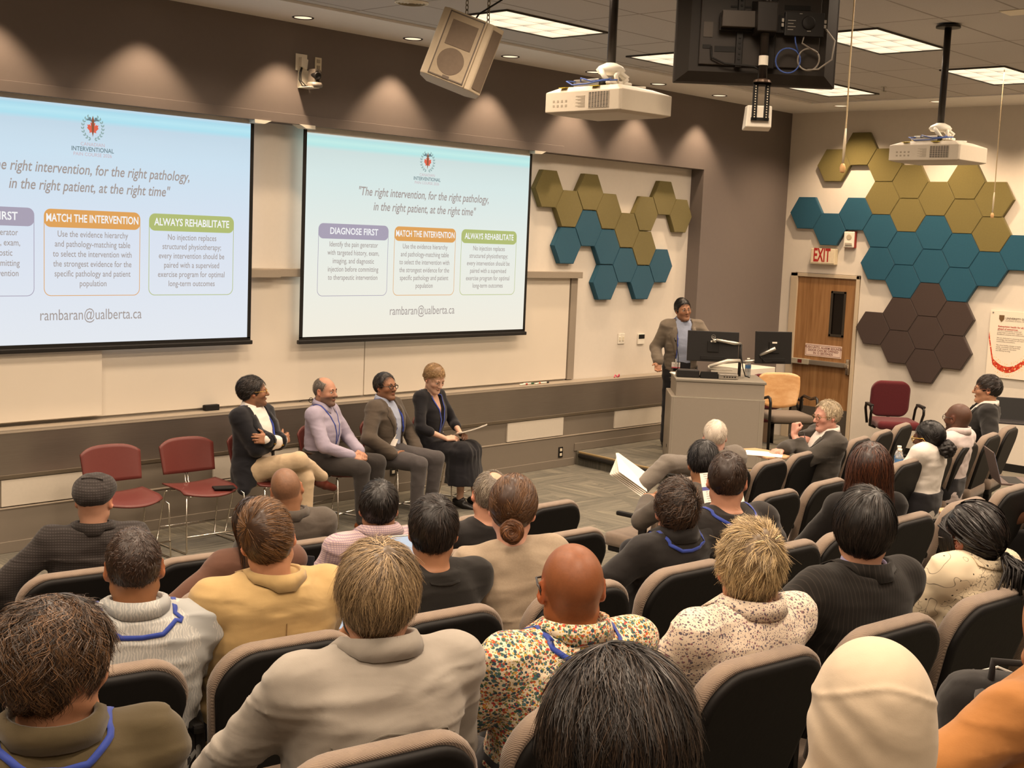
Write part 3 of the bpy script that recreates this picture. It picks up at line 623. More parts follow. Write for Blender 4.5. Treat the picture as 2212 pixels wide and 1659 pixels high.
screen(4.985 - .035, .006, m_slide('slide_left', lin('#c9dfee'), lin('#d8e1ef'), lin('#e2e7ee'), 1.0), 'left pull-down screen, its slide cut off by the picture edge')
# ---------------------------------------------------------------- ceiling fittings
def m_lens():
    t = NT('troffer_lens'); v = t.coord('Object', (1, 1, 1)); sep = t.node('ShaderNodeSeparateXYZ'); t.l.new(v, sep.inputs[0])
    fx = t.math('FRACT', t.math('DIVIDE', t.math('ADD', sep.outputs[0], .6), .30)); fy = t.math('FRACT', t.math('DIVIDE', t.math('ADD', sep.outputs[1], .3), .2))
    lx = t.math('MULTIPLY', t.math('ABSOLUTE', t.math('SUBTRACT', fx, .5)), 2.0); ly = t.math('MULTIPLY', t.math('ABSOLUTE', t.math('SUBTRACT', fy, .5)), 2.0)
    edge_ = t.math('MAXIMUM', t.math('GREATER_THAN', lx, .965), t.math('GREATER_THAN', ly, .955))
    shade = t.math('SUBTRACT', 1.0, t.math('MULTIPLY', t.math('POWER', t.math('MULTIPLY', lx, fy), 1.5), .55))
    st = t.math('MULTIPLY', shade, t.math('SUBTRACT', 1.0, t.math('MULTIPLY', edge_, .6)))
    t.set(t.b, 'Base Color', (.1, .1, .1, 1)); t.set(t.b, 'Emission Color', (1.0, .80, .55, 1)); t.set(t.b, 'Emission Strength', t.math('MULTIPLY', st, 1.35)); t.b.inputs['Roughness'].default_value = .8
    return t.m
M_LENS = m_lens(); M_FRAME = plain('troffer_frame', '#3b342c', .5)
LAB = {0: 'ceiling light behind the hanging loudspeaker', 1: 'ceiling light left of the hanging monitor, mostly hidden', 2: 'ceiling light seen below the hanging monitor', 3: 'ceiling light between the hanging monitor and the right projector pole', 4: 'ceiling light nearest the right wall, crossed by a pull cord', 7: 'ceiling light at the top edge beside the hanging monitor'}
for i, (tx, ty) in enumerate(TROFFERS):
    o = empty('ceiling_light', (tx, ty, CEIL), 0, LAB.get(i, 'recessed ceiling light over the seats, out of the picture'), 'ceiling light', 'recessed troffers')
    g = MB(); g.span((-.6, -.3, -.006), (.6, .3, -.001)); g.build('diffuser', M_LENS, o)
    g = MB()
    for a, b in (((-.615, -.315), (.615, -.3)), ((-.615, .3), (.615, .315)), ((-.615, -.3), (-.6, .3)), ((.6, -.3), (.615, .3))): g.span((a[0], a[1], -.014), (b[0], b[1], -.001))
    g.build('frame', M_FRAME, o)
M_DL = emis('downlight_glow', '#ffe2bd', 1.3)
for i, (dx, dy) in enumerate(DOWNLIGHTS + DOWN_SIDE):
    lab = {3: 'round downlight in the ceiling band left of the camera plate', 4: 'round downlight beside the hanging loudspeaker', 8: 'round downlight behind the white wireless box', 9: 'round downlight near the corner, left of pull cord', 10: 'round downlight behind the right projector pole'}.get(i, 'round ceiling downlight washing the front wall' if i < 9 else 'round ceiling downlight along the right wall')
    o = empty('downlight', (dx, dy, CEIL - .012), 0, lab, 'downlight', 'round downlights')
    g = MB(); g.lathe([(.072, -.002), (.086, -.006), (.090, -.003), (.090, 0), (.072, 0)], 28, None, False); g.build('trim_ring', M_FRAME if i < 9 else M_CREAM, o, True)
    g = MB(); g.lathe([(0, -.001), (.073, -.001), (.073, -.0005), (0, -.0005)], 24); g.build('lens', M_DL, o)
o = empty('ceiling_diffuser', (6.66, 7.46, CEIL), 0, 'round air diffuser in the ceiling near the loudspeaker', 'vent')
g = MB()
for r_ in (.04, .065, .09, .115): g.lathe([(r_ - .012, -.012), (r_, -.004), (r_, -.001), (r_ - .012, -.002)], 24, None, False)
g.lathe([(.118, -.001), (.118, -.006), (.13, -.006), (.13, -.001)], 24, None, False); g.build('rings', M_CREAM, o)
o = empty('ceiling_grille', (9.16, 3.86, CEIL), 0, 'small square ceiling grille at the upper right edge', 'vent'); g = MB(); g.span((-.1, -.1, -.006), (.1, .1, 0), .002); g.build('plate', M_CREAM, o)
o = empty('sprinkler', (12.71, 6.73, CEIL), 0, 'small fire sprinkler hanging from the ceiling tiles', 'sprinkler'); g = MB(); g.lathe([(0, -.05), (.03, -.05), (.03, -.045), (.008, -.043), (.008, -.004), (.03, -.002), (.03, 0), (0, 0)], 12); g.build('head', M_STEEL, o)
# ---------------------------------------------------------------- hanging equipment
M_PROJ = plain('projector_cream', '#c2b8a7', .5, 0, .35, .03); M_PDARK = plain('projector_under', '#b9ad98', .6); M_POLE = plain('pole_dark', '#2c2622', .4, .4, .5)
M_LABEL = plain('label_print', '#9a907f', .7); M_YEL = plain('yellow_tape', '#cdb93f', .5); M_BLUEC = plain('blue_cable', '#41599a', .5); M_GREYC = plain('grey_cable', '#8c857b', .5)
def projector(x, y, zt, rz, lab, labp):
    Lx, Ly, Hh = .445, .57, .14
    o = empty('ceiling_projector', (x, y, zt), rz, lab, 'projector')      # origin: top face, near corner of the side walls
    g = MB(); c = .0
    top = [(.03, .03), (Lx - .05, .03), (Lx - .05, Ly - .1), (.03, Ly - .06)]
    mid = [(0, .012), (.012, 0), (Lx, .0), (Lx, Ly), (0, Ly)]
    a = [(p[0], p[1], -.028) for p in mid]; b = [(p[0], p[1], -Hh) for p in mid]; tt = [(.025, .05, 0), (.04, .04, 0), (Lx - .09, .07, 0), (Lx - .09, Ly - .12, 0), (.025, Ly - .1, 0)]
    bb = [(p[0] * .86 + Lx * .07, p[1] * .86 + Ly * .07, -Hh - .012) for p in mid]
    n = 5; g.add(bb + b + a + tt, [(4, 3, 2, 1, 0), (15, 16, 17, 18, 19)] + [(k * n + i, k * n + (i + 1) % n, (k + 1) * n + (i + 1) % n, (k + 1) * n + i) for k in range(3) for i in range(n)])
    g.build('case', M_PROJ, o, bevel=.004)
    g = MB(); nx = 7; nz = 14
    g.span((-.001, .085, -.125), (.004, .235, -.037)); g.build('vent_recess', M_BLACK, o)
    g = MB()
    for k in range(nz): g.span((-.003, .085, -.125 + k * .0066), (.001, .235, -.125 + k * .0066 + .0022))
    for k in range(nx + 1): g.span((-.003, .085 + k * .0212, -.125), (.001, .0872 + k * .0212, -.037))
    g.build('vent_grille', M_PROJ, o)
    g = MB()
    for r_ in range(11): g.span((-.0012, .262, -.118 + r_ * .006), (0, .262 + .075 * (.7 + .3 * math.sin(r_ * 2.1)), -.1165 + r_ * .006 + .001))
    for r_ in range(2):
        for k in range(4): g.span((-.0012, .40 + k * .032, -.112 + r_ * .026), (0, .414 + k * .032, -.1 + r_ * .026))
    g.build('label_marks', M_LABEL, o)
    g = MB(); g.lathe([(0, .0), (.05, .0), (.05, .03), (.038, .035), (.036, .012), (0, .012)], 24, Matrix(((1, 0, 0, Lx * .62), (0, 0, 1, Ly - .002), (0, -1, 0, -.075), (0, 0, 0, 1)))); g.build('lens', M_BLK2, o, True)
    m = empty('projector_mount', (x, y, zt), rz, labp, 'ceiling mount')
    cx, cy = Lx * .52, Ly * .5
    g = MB(); g.tube([(cx, cy, .135), (cx, cy, CEIL - zt)], .026, 16); g.build('pole', M_POLE, m, True)
    g = MB(); g.lathe([(0, 0), (.09, 0), (.09, .015), (.03, .03), (0, .03)], 24, Matrix.Translation((cx, cy, CEIL - zt - .03))); g.build('ceiling_flange', M_POLE, m)
    g = MB(); g.lathe([(.028, .085), (.07, .09), (.085, .11), (.07, .13), (.03, .15)], 24, Matrix.Translation((cx, cy, 0)))
    for s in (-1, 1):
        g.tube([(cx + s * .06, cy - .05, .03), (cx + s * .095, cy - .04, .06), (cx + s * .08, cy, .10), (cx + s * .03, cy + .02, .12)], [.012, .016, .016, .012], 8)
        g.tube([(cx + s * .02, cy - .07, .035), (cx + s * .05, cy - .085, .07), (cx, cy - .06, .1)], .013, 8)
    g.box((cx, cy, .035), (.2, .16, .02), None, .006); g.build('gimbal', M_WPL, m, True)
    g = MB()
    for an in (.35, 2.2, 3.8, 5.5): g.box((cx + .12 * math.cos(an), cy + .12 * math.sin(an), .02), (.17, .026, .012), (0, 0, an), .004)
    g.build('spider_arm', M_WPL, m)
    bx_ = empty('signal_box', (x, y, zt), rz, 'small receiver box strapped on top of the ' + ('nearer' if x < 7 else 'farther') + ' projector', 'receiver')
    g = MB(); g.box((.075, .30, .022), (.055, .20, .04), None, .004); g.build('case', M_BLK2, bx_); g = MB(); g.box((.045, .30, .022), (.006, .19, .036), None, .002); g.build('front_panel', M_STEEL, bx_)
    g = MB(); g.box((.05, .2, .0), (.11, .055, .004), (0, -.1, 0)); g.box((.05, .44, .0), (.11, .05, .004), (0, -.1, 0)); g.build('tape_strip', M_YEL, bx_)
    cb = [(.04, .38, .03), (.01, .42, .03), (-.005, .36, .006), (-.004, .25, .008), (.0, .14, .02), (.08, .1, .03), (.13, .2, .04)]
    g = MB(); g.tube(cb, .004, 6); g.tube([(.04, .34, .03), (.02, .32, .045), (.0, .22, .02), (.03, .12, .03), (.12, .18, .05)], .004, 6); tag(g.build('cable', M_BLUEC, bx_, True), 'blue cable')
projector(5.57, 4.51, 3.34, math.radians(-2), 'cream ceiling projector nearer the camera, beside the hanging loudspeaker', 'dark pole and white gimbal holding the nearer projector')
projector(9.16, 4.21, 3.315, math.radians(-2), 'cream ceiling projector farther off, in front of the right wall', 'dark pole and white gimbal holding the farther projector')
# loudspeaker hung tilted on chains
def vec(*a): return Vector(a)
sTL, sTR, sBL = CAM + ((vec(4.6, 4.85, 3.61) - CAM) * 1.28), CAM + ((vec(4.72, 4.72, 3.55) - CAM) * 1.28), CAM + ((vec(4.49, 4.92, 3.29) - CAM) * 1.28)
ex_ = (sTR - sTL).normalized(); ez_ = (sTL - sBL); ez_ = (ez_ - ex_ * ez_.dot(ex_)).normalized(); ey_ = ez_.cross(ex_)
sw_, sh_ = (sTR - sTL).length, .43
spk = empty('loudspeaker', (0, 0, 0), 0, 'beige two-way loudspeaker hung tilted from ceiling chains', 'loudspeaker')
MS = Matrix((ex_, ey_, ez_)).transposed().to_4x4(); MS.translation = sTL + (sTR - sTL) * .5 - ez_ * sh_ * .5
spk.matrix_world = MS
M_SPK = plain('speaker_beige', '#b9aa92', .55, 0, .3, .04); M_GRL = plain('speaker_mesh', '#6f6153', .7, .2, .3, .1)
g = MB(); w2 = sw_ / 2; h2 = sh_ / 2
out = [(-w2 - .05, .02), (-w2 - .012, -.005), (w2 + .012, -.005), (w2 + .012, .012), (w2 + .05, .008), (w2 + .125, .06), (w2 + .10, .21), (w2 + .02, .27), (-w2 - .02, .25), (-w2 - .055, .12)]
g.prism([(p[0], p[1]) for p in out], -h2 - .012, h2 + .012); g.build('cabinet', M_SPK, spk, bevel=.006)
g = MB(); g.span((-w2, -.009, -h2), (w2, -.004, h2)); gr = g.build('front_baffle', plain('speaker_baffle', '#a2937c', .6), spk)
g = MB(); g.span((-w2 + .035, -.013, .0), (w2 - .03, -.007, h2 - .05)); g.lathe([(0, 0), (.088, 0), (.088, .004), (0, .004)], 32, Matrix(((1, 0, 0, -.005), (0, 0, -1, -.0075), (0, 1, 0, -.10), (0, 0, 0, 1)))); g.build('driver_mesh', M_GRL, gr)
g = MB()
for a, b in (((-w2, -h2), (-w2 + .008, h2)), ((w2 - .008, -h2), (w2, h2)), ((-w2, h2 - .008), (w2, h2)), ((-w2, -h2), (w2, -h2 + .008))): g.span((a[0], -.012, a[1]), (b[0], -.007, b[1]))
g.span((-.022, -.016, -h2 + .0), (.022, -.008, -h2 + .02)); g.build('grille_rim', plain('speaker_rim', '#5c5044', .5), gr)
g = MB(); g.add([(w2 + .058, .0105, -h2 + .01), (w2 + .118, .0525, -h2 + .01), (w2 + .118, .0525, h2 - .02), (w2 + .058, .0105, h2 - .02)], [(0, 1, 2, 3)]); g.build('side_mesh', M_GRL, spk, mt=Matrix.Translation((.003, -.004, 0)))
for (lx, ly), lb in (((-.02, .10), 'left'), ((.13, .14), 'right')):
    top = MS @ Vector((lx, ly, h2 + .012)); ch = empty('hanging_chain', tuple(top), 0, 'short %s steel chain holding up the tilted loudspeaker' % lb, 'chain', 'speaker chains')
    g = MB(); g.tube([(.0, 0, 0), (0, 0, .02)], .008, 8); L = CEIL - top.z; k = 0; z = .02
    while z < L + .01:
        rz_ = 0 if k % 2 else PI / 2
        g.tube([(.011 * math.cos(a) * math.cos(rz_), .011 * math.cos(a) * math.sin(rz_), z + .016 + .02 * math.sin(a)) for a in np.linspace(0, 2 * PI, 11)[:-1]], .0032, 5, True); z += .03; k += 1
    g.build('links', plain('chain_steel', '#8d8471', .35, .8, .5), ch, True)
g = MB(); p0 = MS @ Vector((.03, .12, h2)); g.tube([p0, p0 + vec(.03, -.02, .06), p0 + vec(.14, -.12, .16), p0 + vec(.2, -.2, CEIL - p0.z)], .006, 6); tag(g.build('speaker_cable', M_BLACK, None, True), 'black cable looping from the loudspeaker to the ceiling', 'cable')
# confidence monitor seen from behind
mon = empty('hanging_monitor', (6.07, 3.98, 3.36), math.radians(-46.5), 'large black display hung from the ceiling, seen from behind', 'monitor')
M_MON = plain('monitor_back', '#2e2823', .5, 0, .35, .06); M_MON2 = plain('monitor_inner', '#27221d', .55, 0, .3, .06); M_MNT = plain('mount_black', '#1a1715', .45, .3, .4)
mw, mh = .885, .56
g = MB(); g.span((-mw / 2, .04, 0), (mw / 2, .085, mh)); g.build('bezel', M_MON, mon, bevel=.006)
g = MB(); g.add([(-mw / 2, .045, .0), (mw / 2, .045, .0), (mw / 2, .045, mh), (-mw / 2, .045, mh), (-mw / 2 + .075, .0, .06), (mw / 2 - .07, .0, .06), (mw / 2 - .07, .0, mh - .03), (-mw / 2 + .075, .0, mh - .03)], [(0, 1, 5, 4), (1, 2, 6, 5), (2, 3, 7, 6), (3, 0, 4, 7), (4, 5, 6, 7)]); g.build('back_shell', M_MON2, mon)
g = MB(); g.span((-mw / 2 + .125, -.018, .095), (mw / 2 - .11, .002, .48)); bp = g.build('rear_panel', M_MON, mon, bevel=.004)
g = MB(); g.span((-.235, -.021, .165), (-.12, -.017, .195)); g.span((-.16, -.021, .40), (-.05, -.017, .41)); g.span((.13, -.021, .4), (.27, -.017, .425)); g.span((-.30, -.022, .18), (-.255, -.017, .20)); g.build('vent_slots', M_BLACK, bp)
g = MB(); g.span((-.30, -.022, .24), (-.25, -.017, .32)); g.build('badge_plate', plain('mon_plate', '#4c443c', .4), bp)
g = MB()
for s_ in (-.105, .07): g.span((s_ - .018, -.045, .085), (s_ + .018, -.018, .555), .003)
g.span((-.22, -.06, .27), (.25, -.04, .365), .004); br = g.build('mount_rail', M_MNT, mon)
g = MB(); g.span((-.215, -.11, .285), (-.02, -.055, .372), .004); g.build('cable_tray', plain('mount_grey', '#3b342d', .4, .3, .5), br)
g = MB()
for k in range(16): g.box((-.105, -.047, .10 + k * .028), (.012, .004, .012), None, .002)
g.build('rail_holes', M_BLACK, br)
bx2 = empty('video_receiver', (6.07, 3.98, 3.36), math.radians(-46.5), 'black video receiver with round knob fixed behind the hanging monitor', 'receiver')
g = MB(); g.span((.125, -.085, .255), (.335, -.046, .38), .003); g.build('case', M_BLK2, bx2)
g = MB(); g.lathe([(0, 0), (.036, 0), (.036, .006), (.030, .009), (0, .009)], 28, Matrix(((1, 0, 0, .25), (0, 0, -1, -.085), (0, 1, 0, .325), (0, 0, 0, 1)))); g.build('knob', M_BLACK, bx2, True)
g = MB()
for i in range(4): g.span((.14, -.0862, .285 + .016 * i), (.14 + .03 + .012 * (i % 2), -.085, .288 + .016 * i))
for s_, z_ in ((.112, .30), (.112, .325), (.34, .30), (.34, .325)): g.span((s_ - .006, -.088, z_), (s_ + .006, -.075, z_ + .018))
g.span((.245, -.0862, .28), (.265, -.085, .284)); g.span((.2, -.0862, .37), (.215, -.085, .373)); g.build('markings', M_STEEL, bx2)
pm = empty('monitor_mount', (6.07, 3.98, 3.36), math.radians(-46.5), 'black ceiling pole and bracket behind the hanging monitor', 'ceiling mount')
g = MB(); g.tube([(.018, -.105, .02), (.018, -.105, CEIL - 3.36)], .024, 14); g.build('pole', M_POLE, pm, True)
g = MB(); g.add([(-.035, -.165, .26), (.07, -.165, .26), (.07, -.165, .415), (-.04, -.165, .415), (-.045, -.04, .25), (.08, -.04, .25), (.08, -.04, .435), (-.05, -.04, .435)], [(0, 1, 2, 3), (1, 5, 6, 2), (4, 0, 3, 7), (3, 2, 6, 7), (0, 4, 5, 1)]); g.build('bracket_cover', plain('bracket_cover', '#221d1a', .35, .2, .5), pm, bevel=.006)
g = MB(); g.lathe([(.026, .0), (.026, .05)], 14, Matrix.Translation((.018, -.105, .09)), False); tag(g.build('pole_sticker', M_WPL, pm), 'white sticker')
for col_m, cen_, rad_, lab in ((M_BLUEC, (.155, .125), .066, 'blue cable'), (M_GREYC, (.265, .135), .058, 'grey cable')):
    g = MB(); pts = [(cen_[0] + rad_ * math.cos(a), -.075 - .004 * math.sin(a * 3), cen_[1] + rad_ * math.sin(a)) for a in np.linspace(.6, .6 + 4 * PI, 44)]
    g.tube([(.185 if col_m is M_BLUEC else .235, -.07, .258), (.19 if col_m is M_BLUEC else .225, -.075, .22)] + pts, .0042, 6); o = g.build('hanging_cable', col_m, None, True); o.matrix_world = bx2.matrix_basis; tag(o, 'coiled %s hanging behind the display' % lab, 'cable')
g = MB(); g.tube([(.34, -.065, .31), (.40, -.07, .24), (.39, -.075, .14), (.32, -.08, .085), (.26, -.08, .08)], .005, 6); o = g.build('hanging_cable', M_GREYC, None, True); o.matrix_world = bx2.matrix_basis; tag(o, 'grey cable bowed out at the right edge behind the display', 'cable')
g = MB(); g.tube([(-.255, -.03, .19), (-.25, -.035, .13), (-.18, -.04, .10), (-.02, -.05, .09), (.02, -.08, .06)], .0055, 6); o = g.build('power_cord', M_BLACK, None, True); o.matrix_world = bx2.matrix_basis; tag(o, 'black power cord plugged low left behind the display', 'cord')
ap = empty('wireless_box', (6.07, 3.98, 3.36), math.radians(-46.5), 'white wireless box on a black perforated bracket below the monitor', 'wireless box')
g = MB(); g.lathe([(.0, 0), (.05, 0), (.045, .012), (.025, .02), (0, .02)], 24, Matrix.Translation((.018, -.105, .0))); g.build('flange', plain('flange_bronze', '#5b4a3d', .4, .5, .5), ap)
g = MB()
for s_ in (-1, 1): g.span((.018 + s_ * .032 - .013, -.112, -.20), (.018 + s_ * .032 + .013, -.098, 0))
g.span((-.03, -.112, -.012), (.066, -.098, 0)); g.span((-.03, -.112, -.2), (.066, -.098, -.185)); b_ = g.build('perforated_strut', M_BLACK, ap)
g = MB()
for s_ in (-1, 1):
    for k in range(13): g.box((.018 + s_ * .032, -.1125, -.02 - k * .0135), (.006, .002, .006))
g.build('strut_holes', M_CREAM, b_)
g = MB(); g.add([(-.05, -.095, -.12), (.083, -.095, -.12), (.083, -.02, -.12), (-.05, -.02, -.12), (-.055, -.095, -.235), (.085, -.095, -.235), (.09, -.01, -.25), (-.06, -.01, -.25)], [(0, 1, 2, 3), (0, 4, 5, 1), (1, 5, 6, 2), (2, 6, 7, 3), (3, 7, 4, 0), (7, 6, 5, 4)]); g.build('case', M_WPL, ap, bevel=.006)
# pull cords
for (x, y, zb, lab) in ((6.40, 3.60, 2.905, 'left beige pull cord with wooden bell hanging by the monitor'), (11.9, 5.10, 2.83, 'right beige pull cord hanging from the light at the right wall')):
    o = empty('pull_cord', (x, y, zb), 0, lab, 'pull cord'); g = MB(); g.tube([(.0, 0, .05), (.006, 0, .3), (0, 0, .6), (0, 0, CEIL - zb)], .0042, 6); g.build('cord', plain('cord_beige', '#cdb892', .7), o)
    g = MB(); g.tube([(0, 0, .05), (.003, 0, .16), (.005, 0, .24)], [.007, .0085, .005], 8); g.build('sleeve', plain('cord_sleeve', '#d9cbb0', .6), o, True)
    g = MB(); g.lathe([(0, 0), (.010, 0), (.015, .008), (.016, .03), (.011, .045), (.005, .052), (0, .053)], 14); g.build('bell', plain('cord_bell', '#e0b27a', .45), o, True)
# small pan-tilt camera on the dark wall
o = empty('wall_camera', (6.86, YW, 3.66), 0, 'small grey camera on a white wall bracket between the screens', 'camera')
g = MB(); g.span((-.055, -.006, .0), (.055, 0, .15), .004); g.span((-.055, -.16, -.006), (.055, 0, .002), .003); g.build('bracket', M_WPL, o)
g = MB(); g.lathe([(0, 0), (.062, 0), (.068, .02), (.06, .04), (0, .042)], 28, Matrix.Translation((.035, -.12, .003))); cb_ = g.build('base', plain('camera_grey', '#8d857c', .4, .2, .4), o, True)
g = MB(); g.span((.0, -.16, .04), (.018, -.07, .15), .01); g.span((.052, -.16, .04), (.07, -.07, .15), .01); g.span((.0, -.15, .135), (.07, -.08, .155), .01); g.build('yoke', plain('camera_yoke', '#7c746b', .4, .2, .4), o)
g = MB(); mtc = Matrix.Translation((.035, -.115, .105)) @ Matrix.Rotation(math.radians(100), 4, 'X') @ Matrix.Rotation(-.2, 4, 'Y'); g.lathe([(0, -.05), (.032, -.05), (.036, 0), (.034, .06), (.026, .07), (.02, .062), (0, .06)], 22, mtc); g.build('lens_barrel', M_BLK2, o, True)
g = MB(); g.tube([(-.03, -.02, .17), (-.06, -.03, .12), (-.07, -.04, .06), (-.05, -.06, .01), (0, -.1, .01)], .006, 6); g.tube([(-.025, -.02, .17), (-.05, -.035, .11), (-.055, -.05, .05), (-.03, -.08, .012)], .005, 6); g.build('cable', M_BLACK, o, True)

# ---------------------------------------------------------------- lectern and what stands on it
PC = (11.478, 7.80, 0); PR_ = math.atan2(-.756, .654)
M_POD = plain('lectern_laminate', '#938a7e', .5, 0, .35, .03); M_POD2 = plain('lectern_edge', '#837d72', .5, 0, .35, .03)
pod = empty('lectern', (PC[0], PC[1], PZ), PR_, 'grey laminate lectern standing on the platform', 'lectern')
g = MB(); g.span((-.4875, -.3825, .0), (.4875, .3825, .725)); g.build('cabinet', M_POD, pod, bevel=.008)
g = MB(); g.span((-.44, -.36, .725), (.48, .36, .885)); g.build('upper_cabinet', M_POD, pod, bevel=.006)
g = MB(); g.span((-.45, -.37, .885), (.495, .375, .912)); g.build('worktop', M_POD2, pod, bevel=.005)
g = MB(); g.span((-.4885, -.3835, .715), (.4885, -.36, .728)); g.span((.44, -.386, 0), (.446, -.3815, .72)); g.span((-.46, -.386, 0), (-.454, -.3815, .72)); g.build('panel_edge', plain('lectern_line', '#a19a8c', .5), pod)
g = MB(); g.box((-.489, -.12, .16), (.004, .016, .035), None, .001); g.build('lock', M_BLACK, pod)
TZ = PZ + .912
def on_pod(lx, ly, lz=0.0):
    c, s_ = math.cos(PR_), math.sin(PR_); return (PC[0] + lx * c - ly * s_, PC[1] + lx * s_ + ly * c, TZ + lz)
def desk_monitor(cx, cy, zc, w, h, yaw, tilt, lab, dell):
    o = empty('desktop_monitor', (0, 0, 0), 0, lab, 'monitor'); o.matrix_world = Matrix.Translation(on_pod(cx, cy, zc)) @ Matrix.Rotation(PR_ + yaw, 4, 'Z') @ Matrix.Rotation(tilt, 4, 'X')
    g = MB(); g.span((-w / 2, -.012, -h / 2), (w / 2, .022, h / 2), .006); g.build('case', M_BLK2, o)
    g = MB(); g.span((-w / 2 + .008, .021, -h / 2 + .014), (w / 2 - .008, .024, h / 2 - .008)); g.build('screen', emis('desk_screen', '#aab4c0', .5), o)
    g = MB(); g.span((-.06, -.024, -.06), (.06, -.010, .06), .004); g.span((-.13, -.02, -h / 2 + .02), (.13, -.011, -h / 2 + .06), .003); g.build('vesa_plate', M_BLACK, o)
    if dell:
        g = MB(); g.tube([(.022 * math.cos(a), -.0135, h / 2 - .06 + .022 * math.sin(a)) for a in np.linspace(0, 2 * PI, 25)[:-1]], .002, 5, True); e = g.build('round_logo', M_STEEL, o)
        text_mesh('logo_letters', 'DELL', .017, M_STEEL, o, Matrix(((1, 0, 0, 0), (0, 0, -1, -.0145), (0, 1, 0, h / 2 - .061), (0, 0, 0, 1))), off=.0006)
    g = MB(); g.span((-.028, -.026, .045), (.028, -.02, .062)); g.build('sticker', M_WPL, o)
    return o
desk_monitor(-.045, -.02, .325, .545, .325, .0, math.radians(-6), 'black desktop monitor with round logo in front of the presenter', True)
desk_monitor(.60, .0, .34, .42, .345, math.radians(18), math.radians(-4), 'smaller black desktop monitor at the right end of the lectern', False)
arm = empty('monitor_arm', on_pod(.25, -.02), PR_, 'silver double monitor arm on the lectern top', 'monitor arm')
g = MB(); g.lathe([(0, 0), (.05, 0), (.05, .008), (.02, .012), (.02, .02)], 20); g.build('base', M_STEEL, arm); g = MB(); g.tube([(0, 0, .01), (0, 0, .36)], .017, 14); g.build('post', M_BLACK, arm, True)
g = MB(); g.tube([(0, -.01, .365), (-.07, -.02, .37), (-.27, -.05, .40)], [.014, .02, .016], 10); g.tube([(-.27, -.05, .40), (-.31, -.04, .385)], .013, 8); g.build('upper_arm', M_STEEL, arm, True)
g = MB(); g.tube([(0, -.02, .19), (-.14, -.07, .185), (-.33, -.09, .12)], [.016, .02, .018], 10); g.tube([(-.33, -.09, .12), (-.33, -.07, .095), (-.08, -.05, .09)], [.018, .018, .014], 10); g.build('lower_arm', plain('arm_white', '#d9d2c4', .35, .3, .5), arm, True)
g = MB(); g.tube([(0, -.01, .175), (.19, -.03, .195)], .016, 10); g.tube([(.19, -.03, .195), (.2, -.03, .24)], .014, 8); g.tube([(.2, -.04, .255), (.36, -.05, .34)], [.016, .019], 10); g.build('right_arm', M_STEEL, arm, True)
g = MB(); g.tube([(.0, -.02, .3), (.03, -.03, .12), (.06, -.04, .03), (.11, -.03, .012)], .006, 6); g.tube([(.2, -.05, .25), (.26, -.07, .19), (.33, -.06, .2)], .004, 6); g.build('cable', M_BLACK, arm, True)
o = empty('document_camera', on_pod(-.31, -.13), PR_, 'black padded control box at the left of the lectern top', 'control box')
g = MB(); g.add([(-.12, -.09, 0), (.12, -.09, 0), (.12, .09, 0), (-.12, .09, 0), (-.12, -.085, .085), (.12, -.085, .085), (.12, .085, .055), (-.12, .085, .055)], [(3, 2, 1, 0), (4, 5, 6, 7), (0, 1, 5, 4), (1, 2, 6, 5), (2, 3, 7, 6), (3, 0, 4, 7)]); g.build('case', M_BLK2, o, bevel=.012); g = MB(); g.span((-.10, -.05, .074), (.10, .02, .082)); g.build('pad', plain('pad_grey', '#4b4540', .6), o)
o = empty('touch_panel', on_pod(-.09, -.15), PR_, 'low black touch panel beside the control box on the lectern', 'touch panel')
g = MB(); g.add([(-.09, -.08, 0), (.09, -.08, 0), (.09, .08, 0), (-.09, .08, 0), (-.09, -.075, .075), (.09, -.075, .075), (.09, .06, .012), (-.09, .06, .012)], [(3, 2, 1, 0), (4, 5, 6, 7), (0, 1, 5, 4), (1, 2, 6, 5), (2, 3, 7, 6), (3, 0, 4, 7)]); g.build('case', M_BLACK, o, bevel=.004)
g = MB(); g.add([(-.08, -.066, .0725), (.08, -.066, .0725), (.08, .05, .0185), (-.08, .05, .0185)], [(0, 1, 2, 3)]); g.build('display', plain('panel_glass', '#0c0b0b', .1, 0, .5), o)
o = empty('mini_computer', on_pod(.11, -.16), PR_, 'small silver desktop computer on the lectern under the monitor arm', 'computer')
g = MB(); g.prism(rrect(-.105, .105, -.09, .09, .03), .004, .055); g.build('case', M_STEEL, o, bevel=.003)
g = MB()
for k in range(5): g.span((-.05 + k * .028, -.0915, .022), (-.034 + k * .028, -.089, .034))
g.build('ports', M_BLACK, o)
def bottle(loc, lab, full=True):
    o = empty('water_bottle', loc, 0, lab, 'bottle', 'plastic water bottles')
    g = MB(); g.lathe([(0, 0), (.028, 0), (.032, .01), (.032, .05), (.030, .055), (.032, .06), (.032, .135), (.026, .16), (.014, .18), (.0135, .19), (0, .19)], 20)
    if 'bottle_pet' not in MATS:
        t = NT('bottle_pet'); t.b.inputs['Transmission Weight'].default_value = .75; MATS['bottle_pet'] = t.fin(lin('#d6dde0'), .12, 0, .5)
    g.build('bottle_body', MATS['bottle_pet'], o, True)
    g = MB(); g.lathe([(.0325, .095), (.0328, .098), (.0328, .128), (.0325, .131)], 20, None, False); g.build('paper_label', plain('bottle_label', '#4f79a8', .5, 0, .3, .3, 60), o, True)
    g = MB(); g.lathe([(0, .186), (.016, .186), (.016, .206), (0, .207)], 16); g.build('bottle_cap', M_WPL, o, True)
bottle(on_pod(.36, .12), 'water bottle with blue label standing on the lectern behind the arm')
